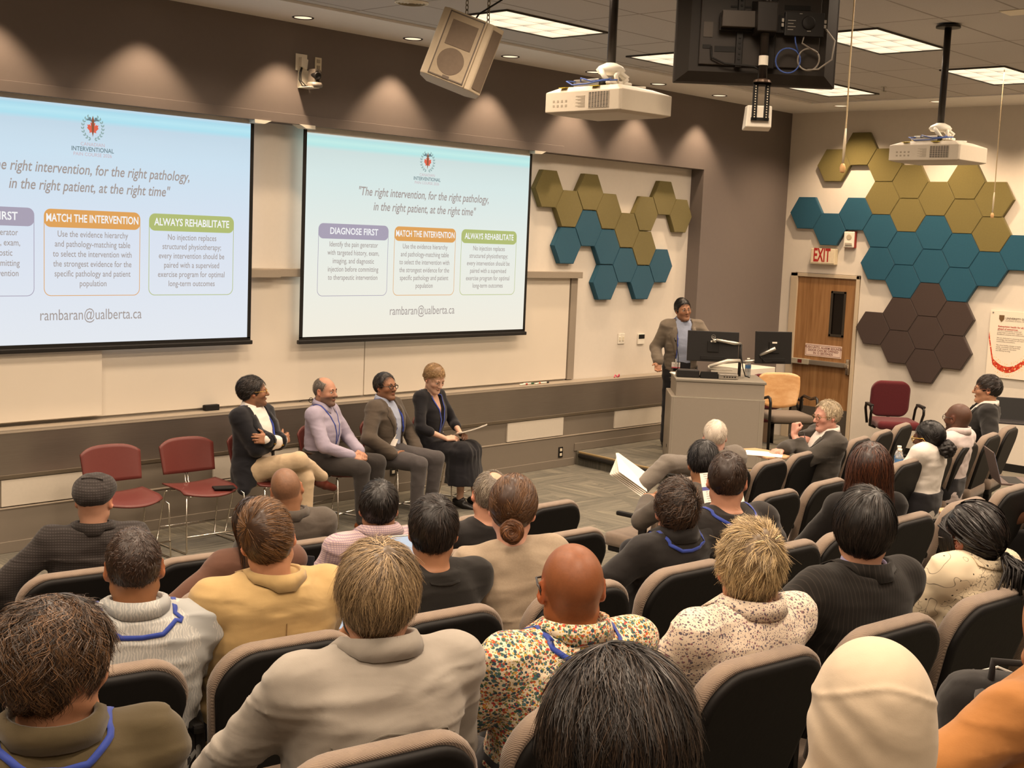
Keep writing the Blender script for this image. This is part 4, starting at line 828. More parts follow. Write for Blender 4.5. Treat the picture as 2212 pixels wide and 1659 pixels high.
g = MB(); g.box((0, 0, .004), (.14, .2, .006), (0, 0, .2)); o = g.build('paper_stack', M_PAPER); o.location = on_pod(-.385, .12); o.rotation_euler = (0, 0, PR_); tag(o, 'white sheets of paper by the presenter\'s hand on the lectern', 'paper')
o = empty('gooseneck_microphone', on_pod(-.40, .02), PR_, 'thin black gooseneck microphone rising from the lectern', 'microphone'); g = MB(); g.tube([(0, 0, 0), (0, 0, .18), (-.02, .03, .30), (-.035, .06, .36)], .004, 8); g.build('gooseneck', M_BLACK, o, True); g = MB(); g.tube([(-.034, .058, .355), (-.045, .085, .385)], [.009, .011], 10); g.build('capsule', M_BLK2, o, True)
# low table/cabinet with white top seen behind the lectern
o = empty('side_cabinet', (13.42, 8.72, 0), 0, 'low cabinet with white top in the corner behind the lectern', 'cabinet'); g = MB(); g.span((-.27, -.26, .05), (.27, .26, .90)); g.build('body', plain('cabinet_brown', '#6d5b4c', .5), o, bevel=.005); g = MB(); g.span((-.29, -.28, .90), (.29, .27, 1.0)); g.build('top', M_WPL, o, bevel=.004)

# ---------------------------------------------------------------- chairs at the front
M_MAR = plain('maroon_shell', '#65302b', .42, 0, .4, .06); M_MARF = plain('maroon_fabric', '#571e24', .9, 0, .2, .12, 90, .3, .2)
def shell_mesh(fn, nu, nv, th, name, mat, parent):
    P = [[Vector(fn(i / nu, j / nv)) for j in range(nv + 1)] for i in range(nu + 1)]
    N = []
    for i in range(nu + 1):
        row = []
        for j in range(nv + 1):
            a = P[min(i + 1, nu)][j] - P[max(i - 1, 0)][j]; b = P[i][min(j + 1, nv)] - P[i][max(j - 1, 0)]; row.append(a.cross(b).normalized())
        N.append(row)
    vs = []; idx = lambda i, j, k: (i * (nv + 1) + j) * 2 + k
    for i in range(nu + 1):
        for j in range(nv + 1): vs += [P[i][j] + N[i][j] * th / 2, P[i][j] - N[i][j] * th / 2]
    fs = []
    for i in range(nu):
        for j in range(nv): fs += [(idx(i, j, 0), idx(i + 1, j, 0), idx(i + 1, j + 1, 0), idx(i, j + 1, 0)), (idx(i, j, 1), idx(i, j + 1, 1), idx(i + 1, j + 1, 1), idx(i + 1, j, 1))]
    for i in range(nu): fs += [(idx(i, 0, 0), idx(i, 0, 1), idx(i + 1, 0, 1), idx(i + 1, 0, 0)), (idx(i, nv, 0), idx(i + 1, nv, 0), idx(i + 1, nv, 1), idx(i, nv, 1))]
    for j in range(nv): fs += [(idx(0, j, 0), idx(0, j + 1, 0), idx(0, j + 1, 1), idx(0, j, 1)), (idx(nu, j, 0), idx(nu, j, 1), idx(nu, j + 1, 1), idx(nu, j + 1, 0))]
    g = MB(); g.add(vs, fs); return g.build(name, mat, parent, True)
def stacking_chair():
    o = empty('stacking_chair', (0, 0, 0), 0, '', 'chair', 'maroon stacking chairs by the wall')
    def seat(u, v):
        x = (u - .5) * 2; w = .235 - .03 * abs(v - .6) * 0; y = -.2 + .43 * v - .07 * max(0, v - .55) / .45 * x * x * 1.5
        return (x * w, y, .445 + .018 * x * x - .03 * max(0, v - .72) ** 1.2 * 3 + .012 * (1 - v))
    shell_mesh(seat, 14, 12, .012, 'seat', M_MAR, o)
    def back(u, v):
        x = (u - .5) * 2; w = .225 + .012 * v; top = .80 - .045 * abs(x) ** 4 + .01 * (1 - x * x); bot = .545 + .05 * (x * .5 + .5) * 0 - .012 * (1 - x * x)
        z = bot + (top - bot) * v; return (x * w, -.235 - .055 * v + .045 * x * x, z)
    shell_mesh(back, 16, 10, .014, 'backrest', M_MAR, o)
    for s in (-1, 1):
        g = MB(); g.tube([(s * .235, .17, .43), (s * .25, .19, .415), (s * .258, .215, .02), (s * .258, .20, .008), (s * .258, -.215, .008), (s * .256, -.235, .022), (s * .236, -.15, .42), (s * .225, -.13, .432)], .0065, 8); g.build('side_leg', M_CHROME, o, True)
        g = MB(); g.tube([(s * .012, -.12, .435), (s * .012, -.20, .44), (s * .012, -.235, .47), (s * .012, -.255, .60)], .0055, 8); g.build('back_support', M_CHROME, o, True)
    g = MB(); g.tube([(-.256, .213, .135), (.256, .213, .135)], .0065, 8); g.tube([(-.25, -.222, .13), (.25, -.222, .13)], .006, 8); g.build('stretcher', M_CHROME, o, True)
    g = MB(); g.tube([(-.2, -.13, .43), (.2, -.13, .43)], .006, 8); g.tube([(-.2, .15, .425), (.2, .15, .425)], .006, 8); g.build('seat_frame', M_CHROME, o, True)
    return o
ch0 = stacking_chair()
for i, (x, y, az, lab) in enumerate(((4.84, 8.40, 184, 'empty maroon stacking chair farthest left by the wall'), (5.50, 8.40, 182, 'empty maroon stacking chair with a black phone on its seat'), (6.13, 8.40, 170, 'maroon stacking chair under the man in black blazer'), (6.84, 8.42, 165, 'maroon stacking chair under the man in lavender shirt'), (7.52, 8.42, 168, 'maroon stacking chair under the man in grey blazer'), (8.14, 8.42, 165, 'maroon stacking chair under the woman in black dress'))):
    c = ch0 if i == 0 else copy_tree(ch0); c.location = (x, y, 0); c.rotation_euler = (0, 0, -math.radians(az)); c['label'] = lab
g = MB(); g.box((0, 0, .008), (.10, .165, .014), None, .005); o = g.build('smartphone', M_BLACK); o.location = (5.60, 8.26, .456); o.rotation_euler = (0, 0, 1.2); tag(o, 'black phone lying on the second empty maroon chair', 'phone')
def leg_chair(loc, az):
    o = empty('armchair', loc, -math.radians(az), 'armchair with blond wooden back and grey seat beside the lectern', 'chair'); MT = plain('chair_tube', '#171412', .35, .2, .5)
    def back(u, v):
        x = (u - .5) * 2; w = .225 + .02 * math.sin(v * 2.2) - .035 * (1 - v) ** 2; bot = .50 + .045 * x * x; top = .90 - .02 * abs(x) ** 5 * 2
        return (x * w, -.25 - .07 * v + .05 * x * x, bot + (top - bot) * v)
    shell_mesh(back, 16, 12, .013, 'backrest', m_wood('birch_ply', lin('#bd8c58'), lin('#cc9f6c'), lin('#d8b183'), 1.0, (3, 3, 7)), o)
    g = MB()
    for sx in (-.1, .1):
        for zz in (.585, .66): g.lathe([(0, 0), (.008, 0), (.006, .004), (0, .005)], 10, Matrix(((1, 0, 0, sx), (0, 0, 1, -.252 - .2 * (zz - .5)), (0, -1, 0, zz), (0, 0, 0, 1))))
    g.build('back_screw', M_BLACK, o)
    q = SDF(); q.box((0, 0, .44), (.24, .245, .045), None, .035); v_, f_ = q.mesh(.012); np_mesh('seat', v_, f_, plain('grey_upholstery', '#6c6055', .9, 0, .2, .1, 120, .3, .2), o)
    for s in (-1, 1):
        g = MB(); g.tube([(s * .265, .22, 0), (s * .268, .22, .40), (s * .27, .225, .62), (s * .272, .20, .665), (s * .275, .15, .675), (s * .275, .02, .645), (s * .27, -.18, .655), (s * .262, -.23, .63), (s * .255, -.24, .42)], .0165, 10); g.build('front_leg', MT, o, True)
        g = MB(); g.tube([(s * .245, -.21, .44), (s * .25, -.27, 0)], .0165, 10); g.tube([(s * .2, -.27, .62), (s * .245, -.23, .44)], .013, 8); g.build('rear_leg', MT, o, True)
    g = MB(); g.tube([(-.25, .19, .395), (.25, .19, .395)], .013, 8); g.tube([(-.25, -.22, .395), (.25, -.22, .395)], .013, 8); g.build('rail', MT, o, True)
leg_chair((12.50, 7.52, PZ), 218)
def swivel_chair(loc, az, mat, lab, arms=True):
    o = empty('swivel_chair', loc, -math.radians(az), lab, 'chair'); MT = plain('chair_tube', '#171412', .35, .2, .5)
    q = SDF(); q.box((0, .02, .47), (.25, .245, .05), None, .045); v_, f_ = q.mesh(.012); np_mesh('seat', v_, f_, mat, o)
    q = SDF(); q.box((0, -.25, .73), (.235, .035, .22), rotm(-.12), .034)
    q.post = lambda p, d: np.maximum(d, (np.hypot(np.maximum(np.abs(p[:, 0]) - .10, 0) / 1.0, np.maximum(np.abs(p[:, 2] - .73) - .085, 0)) - .135)); v_, f_ = q.mesh(.011); np_mesh('backrest', v_, f_, mat, o)
    g = MB(); g.tube([(0, -.05, .40), (0, -.22, .42), (0, -.29, .55), (0, -.29, .7)], .02, 8); g.build('back_bracket', MT, o, True)
    if arms:
        for s in (-1, 1):
            g = MB(); g.tube([(s * .22, .05, .42), (s * .29, .04, .44), (s * .305, .12, .60), (s * .30, .13, .66), (s * .30, .05, .675), (s * .30, -.14, .675), (s * .295, -.19, .62), (s * .27, -.18, .44)], .016, 8); g.build('arm_frame', MT, o, True)
            g = MB(); g.box((s * .30, .0, .685), (.05, .25, .025), None, .01); g.build('arm_pad', M_BLK2, o)
    g = MB(); g.tube([(0, 0, .10), (0, 0, .43)], .026, 12); g.build('gas_lift', MT, o, True)
    for k in range(5):
        a = k * 2 * PI / 5 + .3; g = MB(); g.tube([(0, 0, .12), (.29 * math.cos(a), .29 * math.sin(a), .075)], [.025, .016], 8); l = g.build('base_spoke', MT, o, True); g = MB(); g.lathe([(0, -.012), (.028, -.012), (.028, .012), (0, .012)], 14, Matrix.Translation((.29 * math.cos(a), .29 * math.sin(a), .03)) @ Matrix.Rotation(PI / 2, 4, 'X')); g.build('caster', M_BLACK, l)
swivel_chair((14.02, 6.98, 0), 228, M_MARF, 'maroon swivel armchair standing against the right wall')
swivel_chair((13.22, 8.13, 0), 218, M_MARF, 'maroon swivel chair half hidden behind the wooden-backed armchair')
swivel_chair((12.55, 5.6, 0), 20, plain('navy_fabric', '#1b1d29', .9, 0, .2, .1), 'dark blue swivel chair behind the man in black suit', False)

# ---------------------------------------------------------------- fixed auditorium seats
def m_seatfab():
    t = NT('seat_cushion_fabric'); v = t.coord('Object', (1, 1, 1)); n = t.noise(v, 30, 3)
    w1 = t.node('ShaderNodeTexWave', {'Scale': 90.0, 'Distortion': .4}); t.l.new(v, w1.inputs['Vector']); w1.bands_direction = 'DIAGONAL'
    col = t.mix(n, lin('#7a6a5e'), lin('#93816f')); col = t.mix(t.math('MULTIPLY', w1.outputs[1], .35), col, lin('#5f5248')); t.bump(w1.outputs[1], .35, .003)
    return t.fin(col, .85, 0, .25, .25)
M_CUSH = m_seatfab(); M_SHELL = plain('seat_shell_black', '#100e0d', .62, 0, .25, .15, 60, .15); M_STAND = plain('seat_stand', '#1a1817', .5, .3, .4)
def seat_outline(grow=0.0, n=8):
    H_ = .535; w0, w1 = .195 + grow, .247 + grow; r = .125
    p = []
    top = H_ + grow
    for i in range(n + 1):
        a = math.radians(90 * i / n); p.append((w1 - r + r * math.cos(a), top - r + r * math.sin(a)))
    for i in range(n + 1):
        a = math.radians(90 + 90 * i / n); p.append((-w1 + r + r * math.cos(a), top - r + r * math.sin(a)))
    p = [(x, y + .012 * (1 - (x / w1) ** 2) * (y > top - r * .6)) for x, y in p]
    rb = .06
    for i in range(n // 2 + 1):
        a = math.radians(180 + 90 * i / (n // 2)); p.append((-w0 + rb + rb * math.cos(a), -grow + rb + rb * math.sin(a)))
    for i in range(n // 2 + 1):
        a = math.radians(270 + 90 * i / (n // 2)); p.append((w0 - rb + rb * math.cos(a), -grow + rb + rb * math.sin(a)))
    return p
def theatre_seat():
    o = empty('theatre_seat', (0, 0, 0), 0, '', 'theatre seat', 'fixed auditorium seats')
    ang = math.atan2(.14, .50)
    mt = Matrix(((1, 0, 0, 0), (0, -math.sin(ang), math.cos(ang), .148), (0, math.cos(ang), math.sin(ang), .36), (0, 0, 0, 1)))
    def slab(name, outl, layers, mat):
        g = MB(); n = len(outl); vs = []; fs = []; cx = 0; cy = sum(p[1] for p in outl) / n
        for inset, z in layers:
            for x, y in outl:
                dx, dy = x - cx, y - cy; L = math.hypot(dx, dy); k = (L - inset) / L; vs.append(mt @ Vector((cx + dx * k, cy + dy * k, z)))
        m = len(layers)
        for j in range(m - 1):
            for i in range(n): fs.append((j * n + i, j * n + (i + 1) % n, (j + 1) * n + (i + 1) % n, (j + 1) * n + i))
        fs += [tuple(reversed(range(n))), tuple(range((m - 1) * n, m * n))]
        g.add(vs, fs); return g.build(name, mat, o, True)
    s_ = slab('back_shell', seat_outline(-.004), [(.022, -.034), (.006, -.032), (0, -.024), (0, -.006)], M_SHELL)
    c_ = slab('back_cushion', seat_outline(.008), [(.008, -.012), (0, -.006), (-.002, .012), (.002, .030), (.014, .044), (.05, .054), (.12, .056)], M_CUSH)
    for q in (s_, c_):
        for pg in q.data.polygons: pg.use_smooth = len(pg.vertices) == 4
    g = MB(); g.box((0, .30, .415), (.47, .45, .10), None, .035); g.build('seat_cushion', M_CUSH, o, True)
    g = MB(); g.box((0, .29, .355), (.44, .41, .05), None, .015); g.build('seat_pan', M_SHELL, o)
    g = MB(); g.span((-.05, .12, .0), (.05, .30, .34), .01); g.span((-.09, .08, 0), (.09, .36, .015), .004); g.build('pedestal', M_STAND, o)
    for s in (-1, 1):
        g = MB(); g.box((s * .262, .24, .625), (.040, .30, .032), None, .012); g.span((s * .262 - .012, .14, .36), (s * .262 + .012, .20, .615), .005); g.span((s * .262 - .012, .14, .355), (s * .262 + .012, .30, .385)); g.build('armrest', M_STAND, o)
    return o
# ---------------------------------------------------------------- people
def m_attr(name, rough, spec, bump=0.0, bs=300, sheen=0.0):
    t = NT(name); a = t.node('ShaderNodeAttribute'); a.attribute_name = 'Col'
    if bump: t.bump(t.noise(t.coord(), bs, 3), bump, .002)
    return t.fin(a.outputs[0], rough, 0, spec, sheen)
M_SKIN = m_attr('skin', .48, .35, .12, 220); M_HAIR = m_attr('hair_strands', .42, .45); M_EYE = m_attr('eye_surface', .15, .5)
def cloth(name, color, rough=.85, var=.1, vs=60, bump=.25, bs=350, sheen=.15):
    if name in MATS: return MATS[name]
    t = NT(name); c = lin(color); v = t.coord(); n = t.noise(v, vs, 3)
    wr = t.node('ShaderNodeTexNoise', {'Scale': 5.0, 'Detail': 2.5, 'Roughness': .5, 'Distortion': .5}); t.l.new(t.coord('Object', (1, 1, 1.9)), wr.inputs['Vector'])
    t.bump(t.math('ADD', t.math('MULTIPLY', wr.outputs[0], 1.0), t.math('MULTIPLY', t.noise(v, bs, 2), .02 * bump / .25)), .32, .03)
    MATS[name] = t.fin(t.mix(n, tuple(x * (1 - var) for x in c), tuple(x * (1 + var) for x in c)), rough, 0, .2, sheen); return MATS[name]
def cloth_floral(name, base, cols, sc, dens, leaf=True):
    t = NT(name); v = t.coord('Object', (1, .6, 1)); w = t.node('ShaderNodeTexNoise', {'Scale': 30.0}); t.l.new(v, w.inputs['Vector'])
    vv = t.node('ShaderNodeMix'); vv.data_type = 'VECTOR'; vv.inputs[0].default_value = .006; t.l.new(v, vv.inputs[4]); t.l.new(w.outputs[1], vv.inputs[5]); vec_ = vv.outputs[1]
    col = lin(base)
    for i, (s, th, cs) in enumerate(dens):
        n = t.node('ShaderNodeTexVoronoi', {'Scale': s, 'Randomness': 1.0}); mp = t.node('ShaderNodeMapping'); mp.inputs['Location'].default_value = (i * 3.1, i * 1.7, i * .9); t.l.new(vec_, mp.inputs[0]); t.l.new(mp.outputs[0], n.inputs['Vector'])
        sp = t.node('ShaderNodeSeparateColor'); t.l.new(n.outputs[1], sp.inputs[0]); rr = sp.outputs[0]
        pal = t.ramp(rr, [(k / len(cs), lin(c)) for k, c in enumerate(cs)], 'CONSTANT')
        m = t.math('LESS_THAN', n.outputs[0], t.math('MULTIPLY', th, t.math('ADD', .45, sp.outputs[1])))
        col = t.mix(m, col, pal)
    return t.fin(col, .8, 0, .2, .1)
def cloth_stripe(name, base, line, sc, axis, wid=.25, alt=None):
    t = NT(name); v = t.coord(); sep = t.node('ShaderNodeSeparateXYZ'); t.l.new(v, sep.inputs[0]); f = t.math('FRACT', t.math('MULTIPLY', sep.outputs[axis], sc)); m = t.math('LESS_THAN', f, wid)
    n = t.noise(v, 25, 2); b = t.mix(n, tuple(x * .93 for x in lin(base)), lin(base)); col = t.mix(m, b, lin(line))
    if alt is not None:
        f2 = t.math('FRACT', t.math('MULTIPLY', sep.outputs[alt], sc)); col = t.mix(t.math('MULTIPLY', t.math('LESS_THAN', f2, wid), .7), col, lin(line))
    return t.fin(col, .85, 0, .2, .1)
def cloth_palm(name):
    t = NT(name); v = t.coord('Object', (1, .7, 1)); n = t.voro(v, 9, 'F1', 2); 
    vo = t.node('ShaderNodeTexVoronoi', {'Scale': 9.0}); t.l.new(v, vo.inputs['Vector'])
    w = t.node('ShaderNodeTexWave', {'Scale': 34.0, 'Distortion': 8.0, 'Detail': 1.5, 'Detail Scale': 1.5}); t.l.new(v, w.inputs['Vector'])
    n2 = t.noise(v, 9, 2); f = t.math('MULTIPLY', t.math('POWER', w.outputs[1], 1.5), t.math('GREATER_THAN', n2, .45))
    col = t.mix(t.math('MULTIPLY', f, .55), lin('#a3a5a4'), lin('#d0cdc5')); return t.fin(col, .85, 0, .2, .1)
def fold_post(amp, seed=0.0, f=(7, 7, 14)):
    f1 = A(*f); off = A(seed * 1.7 + 11, seed * 2.3 + 17, seed * .9 + 23)
    def post(p, d):
        q = p + off + 0.0
        n1 = noise3(q, f1); n2 = noise3(q * A(1, 1, 1.0) + n1[:, None] * .03, f1 * 2.1)
        n3 = noise3(q * A(1, 1, 1) + n2[:, None] * .02, f1 * A(.55, .55, 1.15)); return d + amp * (2.8 * np.abs(n1) - .5) + amp * 1.1 * n2 + amp * 1.6 * np.maximum(.12 - np.abs(n3), 0) * -4
    return post
CR_C, CR_R = A(0, -.012, .025), A(.076, .097, .090)
ZL = dict(men=[(-.14, -.072), (-.06, -.07), (-.038, -.045), (-.024, .015), (.006, .028), (.012, -.012), (.032, -.008), (.040, .03), (.062, .06), (.08, .080), (.12, .1)],
          high=[(-.14, -.045), (-.06, -.042), (-.038, -.02), (-.024, .025), (.006, .035), (.012, .0), (.032, .005), (.040, .04), (.062, .07), (.08, .088), (.12, .1)],
          recede=[(-.14, -.072), (-.06, -.07), (-.038, -.045), (-.024, .015), (.006, .028), (.012, -.005), (.030, .0), (.036, .05), (.05, .09), (.06, .105), (.12, .13)],
          long=[(-.2, -.3), (-.02, -.3), (.01, -.02), (.035, .03), (.062, .058), (.08, .078), (.12, .1)],
          bun=[(-.14, -.075), (-.06, -.075), (-.03, -.04), (-.018, .01), (.006, .022), (.032, .03), (.062, .058), (.08, .078), (.12, .1)])
def head_prims(s, Hc, Rh, sc=1.0, nose=1.0, jaw=1.0, face=True, ears=True):
    P = lambda *v: Hc + Rh @ (A(*v) * sc)
    s.ell(P(*CR_C), CR_R * sc, Rh, .02)
    s.ell(P(0, .028, -.015), A(.065, .066, .088) * sc, Rh, .03)
    s.cone(P(0, .03, -.062), P(0, .070, -.098), .044 * sc * jaw, .022 * sc, .03)
    for x in (-1, 1): s.cone(P(x * .052 * jaw, -.004, -.06), P(x * .020, .068, -.098), .018 * sc, .017 * sc, .025)
    if face:
        for x in (-1, 1):
            s.ell(P(x * .043, .060, -.025), A(.022, .022, .019) * sc, Rh, .02)
            s.ell(P(x * .031, .094, .002), A(.0155, .0145, .0075) * sc, Rh, .008, 'sub')
            s.ell(P(x * .012, .099, -.034), A(.0085, .010, .007) * sc, Rh, .006)
        s.cone(P(-.034, .082, .021), P(.034, .082, .021), .0125 * sc, .0125 * sc, .012)
        s.cone(P(0, .089, .012), P(0, .113 * (1 if nose == 1 else nose), -.030), .0085 * sc, .0125 * sc, .010)
        s.ell(P(0, .0935, -.0585), A(.021, .009, .0050) * sc, Rh, .005); s.ell(P(0, .0915, -.0670), A(.018, .009, .0058) * sc, Rh, .005)
        s.ell(P(0, .083, -.100), A(.020, .017, .015) * sc, Rh, .014)
    if ears:
        for x in (-1, 1):
            Re = Rh @ rotm(.15, 0, -x * .42)
            s.ell(P(x * .080, -.012, -.004), A(.0075, .020, .031) * sc, Re, .007); s.ell(P(x * .0865, -.007, -.001), A(.006, .011, .018) * sc, Re, .004, 'sub')
            s.ell(P(x * .077, -.004, -.030), A(.006, .009, .009) * sc, Re, .006)
def hand(s, Wr, f, n, right, curl=(.35, .5, .35), spread=.06, sc=1.0, thumb=.4, seg=True):
    f = f / np.linalg.norm(f); n = n - f * (n @ f); n = n / np.linalg.norm(n); t = np.cross(n, f) * (-1 if right else 1)
    Rm = np.stack([t, f, n], 1).astype(np.float32)
    s.box(Wr + f * .048 * sc, A(.040, .047, .0145) * sc, Rm, .013 * sc, .012)
    s.cone(Wr + f * .02 * sc + t * .02 * sc + n * .006 * sc, Wr + f * .06 * sc + t * .03 * sc + n * .012 * sc, .017 * sc, .013 * sc, .012)
    for i, (o, L) in enumerate(((.030, .070), (.0105, .079), (-.0105, .073), (-.030, .058))):
        b = Wr + (f * (.090 - .004 * abs(i - 1)) + t * o) * sc; d = f + t * spread * (1.5 - i); d = d / np.linalg.norm(d); a = 0.0; pts = [b]; rs = [.0092 * sc]
        for q, (fr, c) in enumerate(zip((.45, .31, .24), curl)):
            a += c * (1 + .08 * i); dd = d * math.cos(a) + n * math.sin(a); pts.append(pts[-1] + dd * L * fr * sc); rs.append((.0086, .0080, .0068)[q] * sc)
        s.chain(pts, rs, .005)
    b = Wr + (f * .028 + t * .034 + n * .006) * sc; d1 = t * .72 + f * .62 + n * .25; d1 /= np.linalg.norm(d1); d2 = d1 * (1 - thumb) + (f * .8 + n * .5) * thumb; d2 /= np.linalg.norm(d2)
    s.chain([b, b + d1 * .036 * sc, b + d1 * .036 * sc + d2 * .030 * sc], [.0125 * sc, .0105 * sc, .008 * sc], .008)
def ik(S_, Wt, pole, l1, l2):
    d = Wt - S_; L = np.linalg.norm(d); L2 = min(L, (l1 + l2) * .995); d = d / L; Wt = S_ + d * L2
    a = (l1 * l1 - l2 * l2 + L2 * L2) / (2 * L2); h = math.sqrt(max(l1 * l1 - a * a, 1e-6)); p = pole - d * (pole @ d); p = p / np.linalg.norm(p)
    return (S_ + d * a + p * h).astype(np.float32), Wt.astype(np.float32)
MALE = [(-.12, .168, .120, .01), (0, .172, .122, .0), (.14, .160, .115, .006), (.28, .166, .122, .012), (.38, .178, .118, .002), (.465, .168, .098, -.012), (.518, .115, .078, -.02), (.548, .078, .066, -.02)]
FEM = [(-.12, .172, .122, .01), (0, .178, .120, .0), (.14, .142, .102, .006), (.28, .148, .118, .018), (.38, .156, .112, .006), (.45, .145, .09, -.012), (.505, .098, .072, -.02), (.535, .064, .058, -.02)]
def strands(full, roots, flow, length, seg, width, lift, rnd, cols, mess=.15, curl=0.0, cf=30.0, taper=.25, clump=28):
    n = len(roots); P = roots.copy(); pts = []; nr = []; L = length * rnd.uniform(.65, 1.1, n).astype(np.float32); st = L / seg
    nc = max(8, n // clump); cen = roots[rnd.choice(n, min(nc, n), replace=False)]; cid = np.concatenate([np.argmin(((roots[i:i + 1500, None] - cen[None]) ** 2).sum(2), 1) for i in range(0, n, 1500)]); nc = len(cen)
    ph = rnd.uniform(0, 6.28, nc).astype(np.float32)[cid] + rnd.normal(0, .35, n).astype(np.float32); jit = rnd.normal(0, mess, (nc, 3)).astype(np.float32)[cid] + rnd.normal(0, mess * .35, (n, 3)).astype(np.float32); lf = (lift * (.65 * rnd.uniform(.05, 1.3, nc)[cid] + .35 * np.exp(rnd.normal(-.5, .7, n)))).astype(np.float32); csh = rnd.uniform(.78, 1.2, nc)[cid]
    for k in range(seg + 1):
        N = full.grad(P, .003); h = lf * (k / seg) ** 1.3 + .0005
        P = P - N * (full.ev(P) - h)[:, None]
        pts.append(P.copy()); nr.append(N)
        if k == seg: break
        D = flow(P) + jit
        if curl: D = D + curl * np.cross(N, D) * np.sin(ph + cf * k / seg)[:, None]
        D = D - N * np.sum(D * N, 1, keepdims=True); D /= np.linalg.norm(D, axis=1, keepdims=True) + 1e-6
        P = P + D * st[:, None]
    pts = np.stack(pts, 1); nr = np.stack(nr, 1)
    ok = (np.linalg.norm(np.diff(pts, axis=1), axis=2).max(1) < st * 2.2 + lf) & np.isfinite(pts).all((1, 2)); pts, nr, csh = pts[ok], nr[ok], csh[ok]; n = len(pts)
    T = np.gradient(pts, axis=1); T /= np.linalg.norm(T, axis=2, keepdims=True) + 1e-9
    B = np.cross(T, nr); B /= np.linalg.norm(B, axis=2, keepdims=True) + 1e-9
    tw = rnd.uniform(-.8, .8, n).astype(np.float32)[:, None, None]; B = B * np.cos(tw) + nr * np.sin(tw)
    wd = (width * rnd.uniform(.6, 1.3, n))[:, None] * np.linspace(1, taper, seg + 1)[None]
    V = np.stack([pts - B * wd[..., None] * .5, pts + B * wd[..., None] * .5, ], 2).reshape(-1, 3)
    base = (np.arange(n) * (seg + 1) * 2)[:, None]; k = (np.arange(seg) * 2)[None]
    F = np.stack([base + k, base + k + 1, base + k + 3, base + k + 2], -1).reshape(-1, 4)
    c = cols(n); sh = (rnd.uniform(.75, 1.22, n) * csh)[:, None]; C = np.repeat(np.clip(c * sh, 0, 1), (seg + 1) * 2, 0)
    return V.astype(np.float32), F, C.astype(np.float32)
def surf_points(v, f, n, rnd):
    a = v[f[:, 0]]; b = v[f[:, 1]]; c = v[f[:, 2]]; w = np.linalg.norm(np.cross(b - a, c - a), axis=1); w = w / w.sum(); i = rnd.choice(len(f), n, p=w)
    u = rnd.random((n, 2)).astype(np.float32); q = v[f[i]]
    return ((q[:, 0] * (1 - u[:, :1]) + q[:, 1] * u[:, :1]) * (1 - u[:, 1:]) + (q[:, 3] * (1 - u[:, :1]) + q[:, 2] * u[:, :1]) * u[:, 1:]).astype(np.float32)
def palette(a, b, w=.5):
    a, b = np.array(lin(a)), np.array(lin(b))
    def f(n, r=np.random.default_rng(5)):
        t = r.random(n)[:, None] ** (1 / max(w, .05) - 0); return a * (1 - t) + b * t
    return f
STRAND_N = [1.0]
def build_hair(root, Hc, Rh, sc, h, rnd, near):
    """h: kind, colors, thickness (side, back, top), strand settings"""
    to = lambda p: (p * sc) @ Rh.T + Hc
    full = SDF(); ts, tb, tt = h.get('th', (.012, .014, .018))
    full.ell(A(0, -.012 - tb * .25, .025 + tt * .2) + A(*h.get('off', (0, 0, 0))), CR_R + A(ts, tb, tt), None, .02)
    for e in h.get('extra', []): getattr(full, e[0])(*[A(*q) if isinstance(q, tuple) else q for q in e[1:]])
    zl = np.array(ZL[h.get('line', 'men')], np.float32); dz = h.get('dz', 0.0); bald = h.get('bald')
    cap = SDF(); cap.p = list(full.p)
    amp = h.get('lump', .005); fq = h.get('lumpf', 34)
    low = h.get('low', -1.0)
    def post(p, d):
        z0 = np.interp(p[:, 1], zl[:, 0], zl[:, 1]).astype(np.float32) + dz
        z0 = np.maximum(z0, low + 0 * z0)
        e = (z0 - p[:, 2]) * .75
        d2 = np.maximum(d + amp * (noise3(p + 5.3, A(fq, fq, fq * .7)) * 2), e)
        if bald:
            k0 = np.linalg.norm((p - A(*bald[0])) / A(*bald[1]), axis=1); d2 = np.maximum(d2, (1 - k0) * .03)
        return d2
    cap.post = post
    v, f = cap.mesh(h.get('res', .005 if near else .007))
    c0 = np.array(lin(h['c'][0])); base = np.repeat((c0 * h.get('under', .75))[None], len(v), 0)
    V = [to(v)]; F = [f]; C = [base]; n0 = len(v)
    ns = int(h.get('n', 2500) * STRAND_N[0])
    if ns:
        r0 = surf_points(v, f, ns * 2, rnd); g = full.ev(r0); keep = (np.abs(g) < .014); 
        if 'keep' in h: keep &= h['keep'](r0)
        r0 = r0[keep][:ns]
        wh = A(*h.get('whorl', (.012, -.075, .095))); grav = h.get('grav', .7); dirv = A(*h.get('dir', (0, 0, 0)))
        def flow(p):
            d = p - wh; d /= np.linalg.norm(d, axis=1, keepdims=True) + 1e-6
            d = d + A(0, 0, -grav) + dirv
            if 'flow' in h: d = h['flow'](p, d)
            return d
        sv, sf, s_c = strands(full, r0, flow, h.get('len', .04), h.get('seg', 6 if near else 4), h.get('w', .0022), h.get('lift', .006), rnd, palette(h['c'][0], h['c'][1], h.get('mix', .5)), h.get('mess', .18), h.get('curl', 0.0), h.get('cf', 30.0), h.get('taper', .25), h.get('clump', 28))
        V.append(to(sv)); F.append(sf + n0); C.append(s_c)
    return np_mesh(h.get('name', 'hair'), np.concatenate(V), np.concatenate(F), M_HAIR, root, np.concatenate(C))
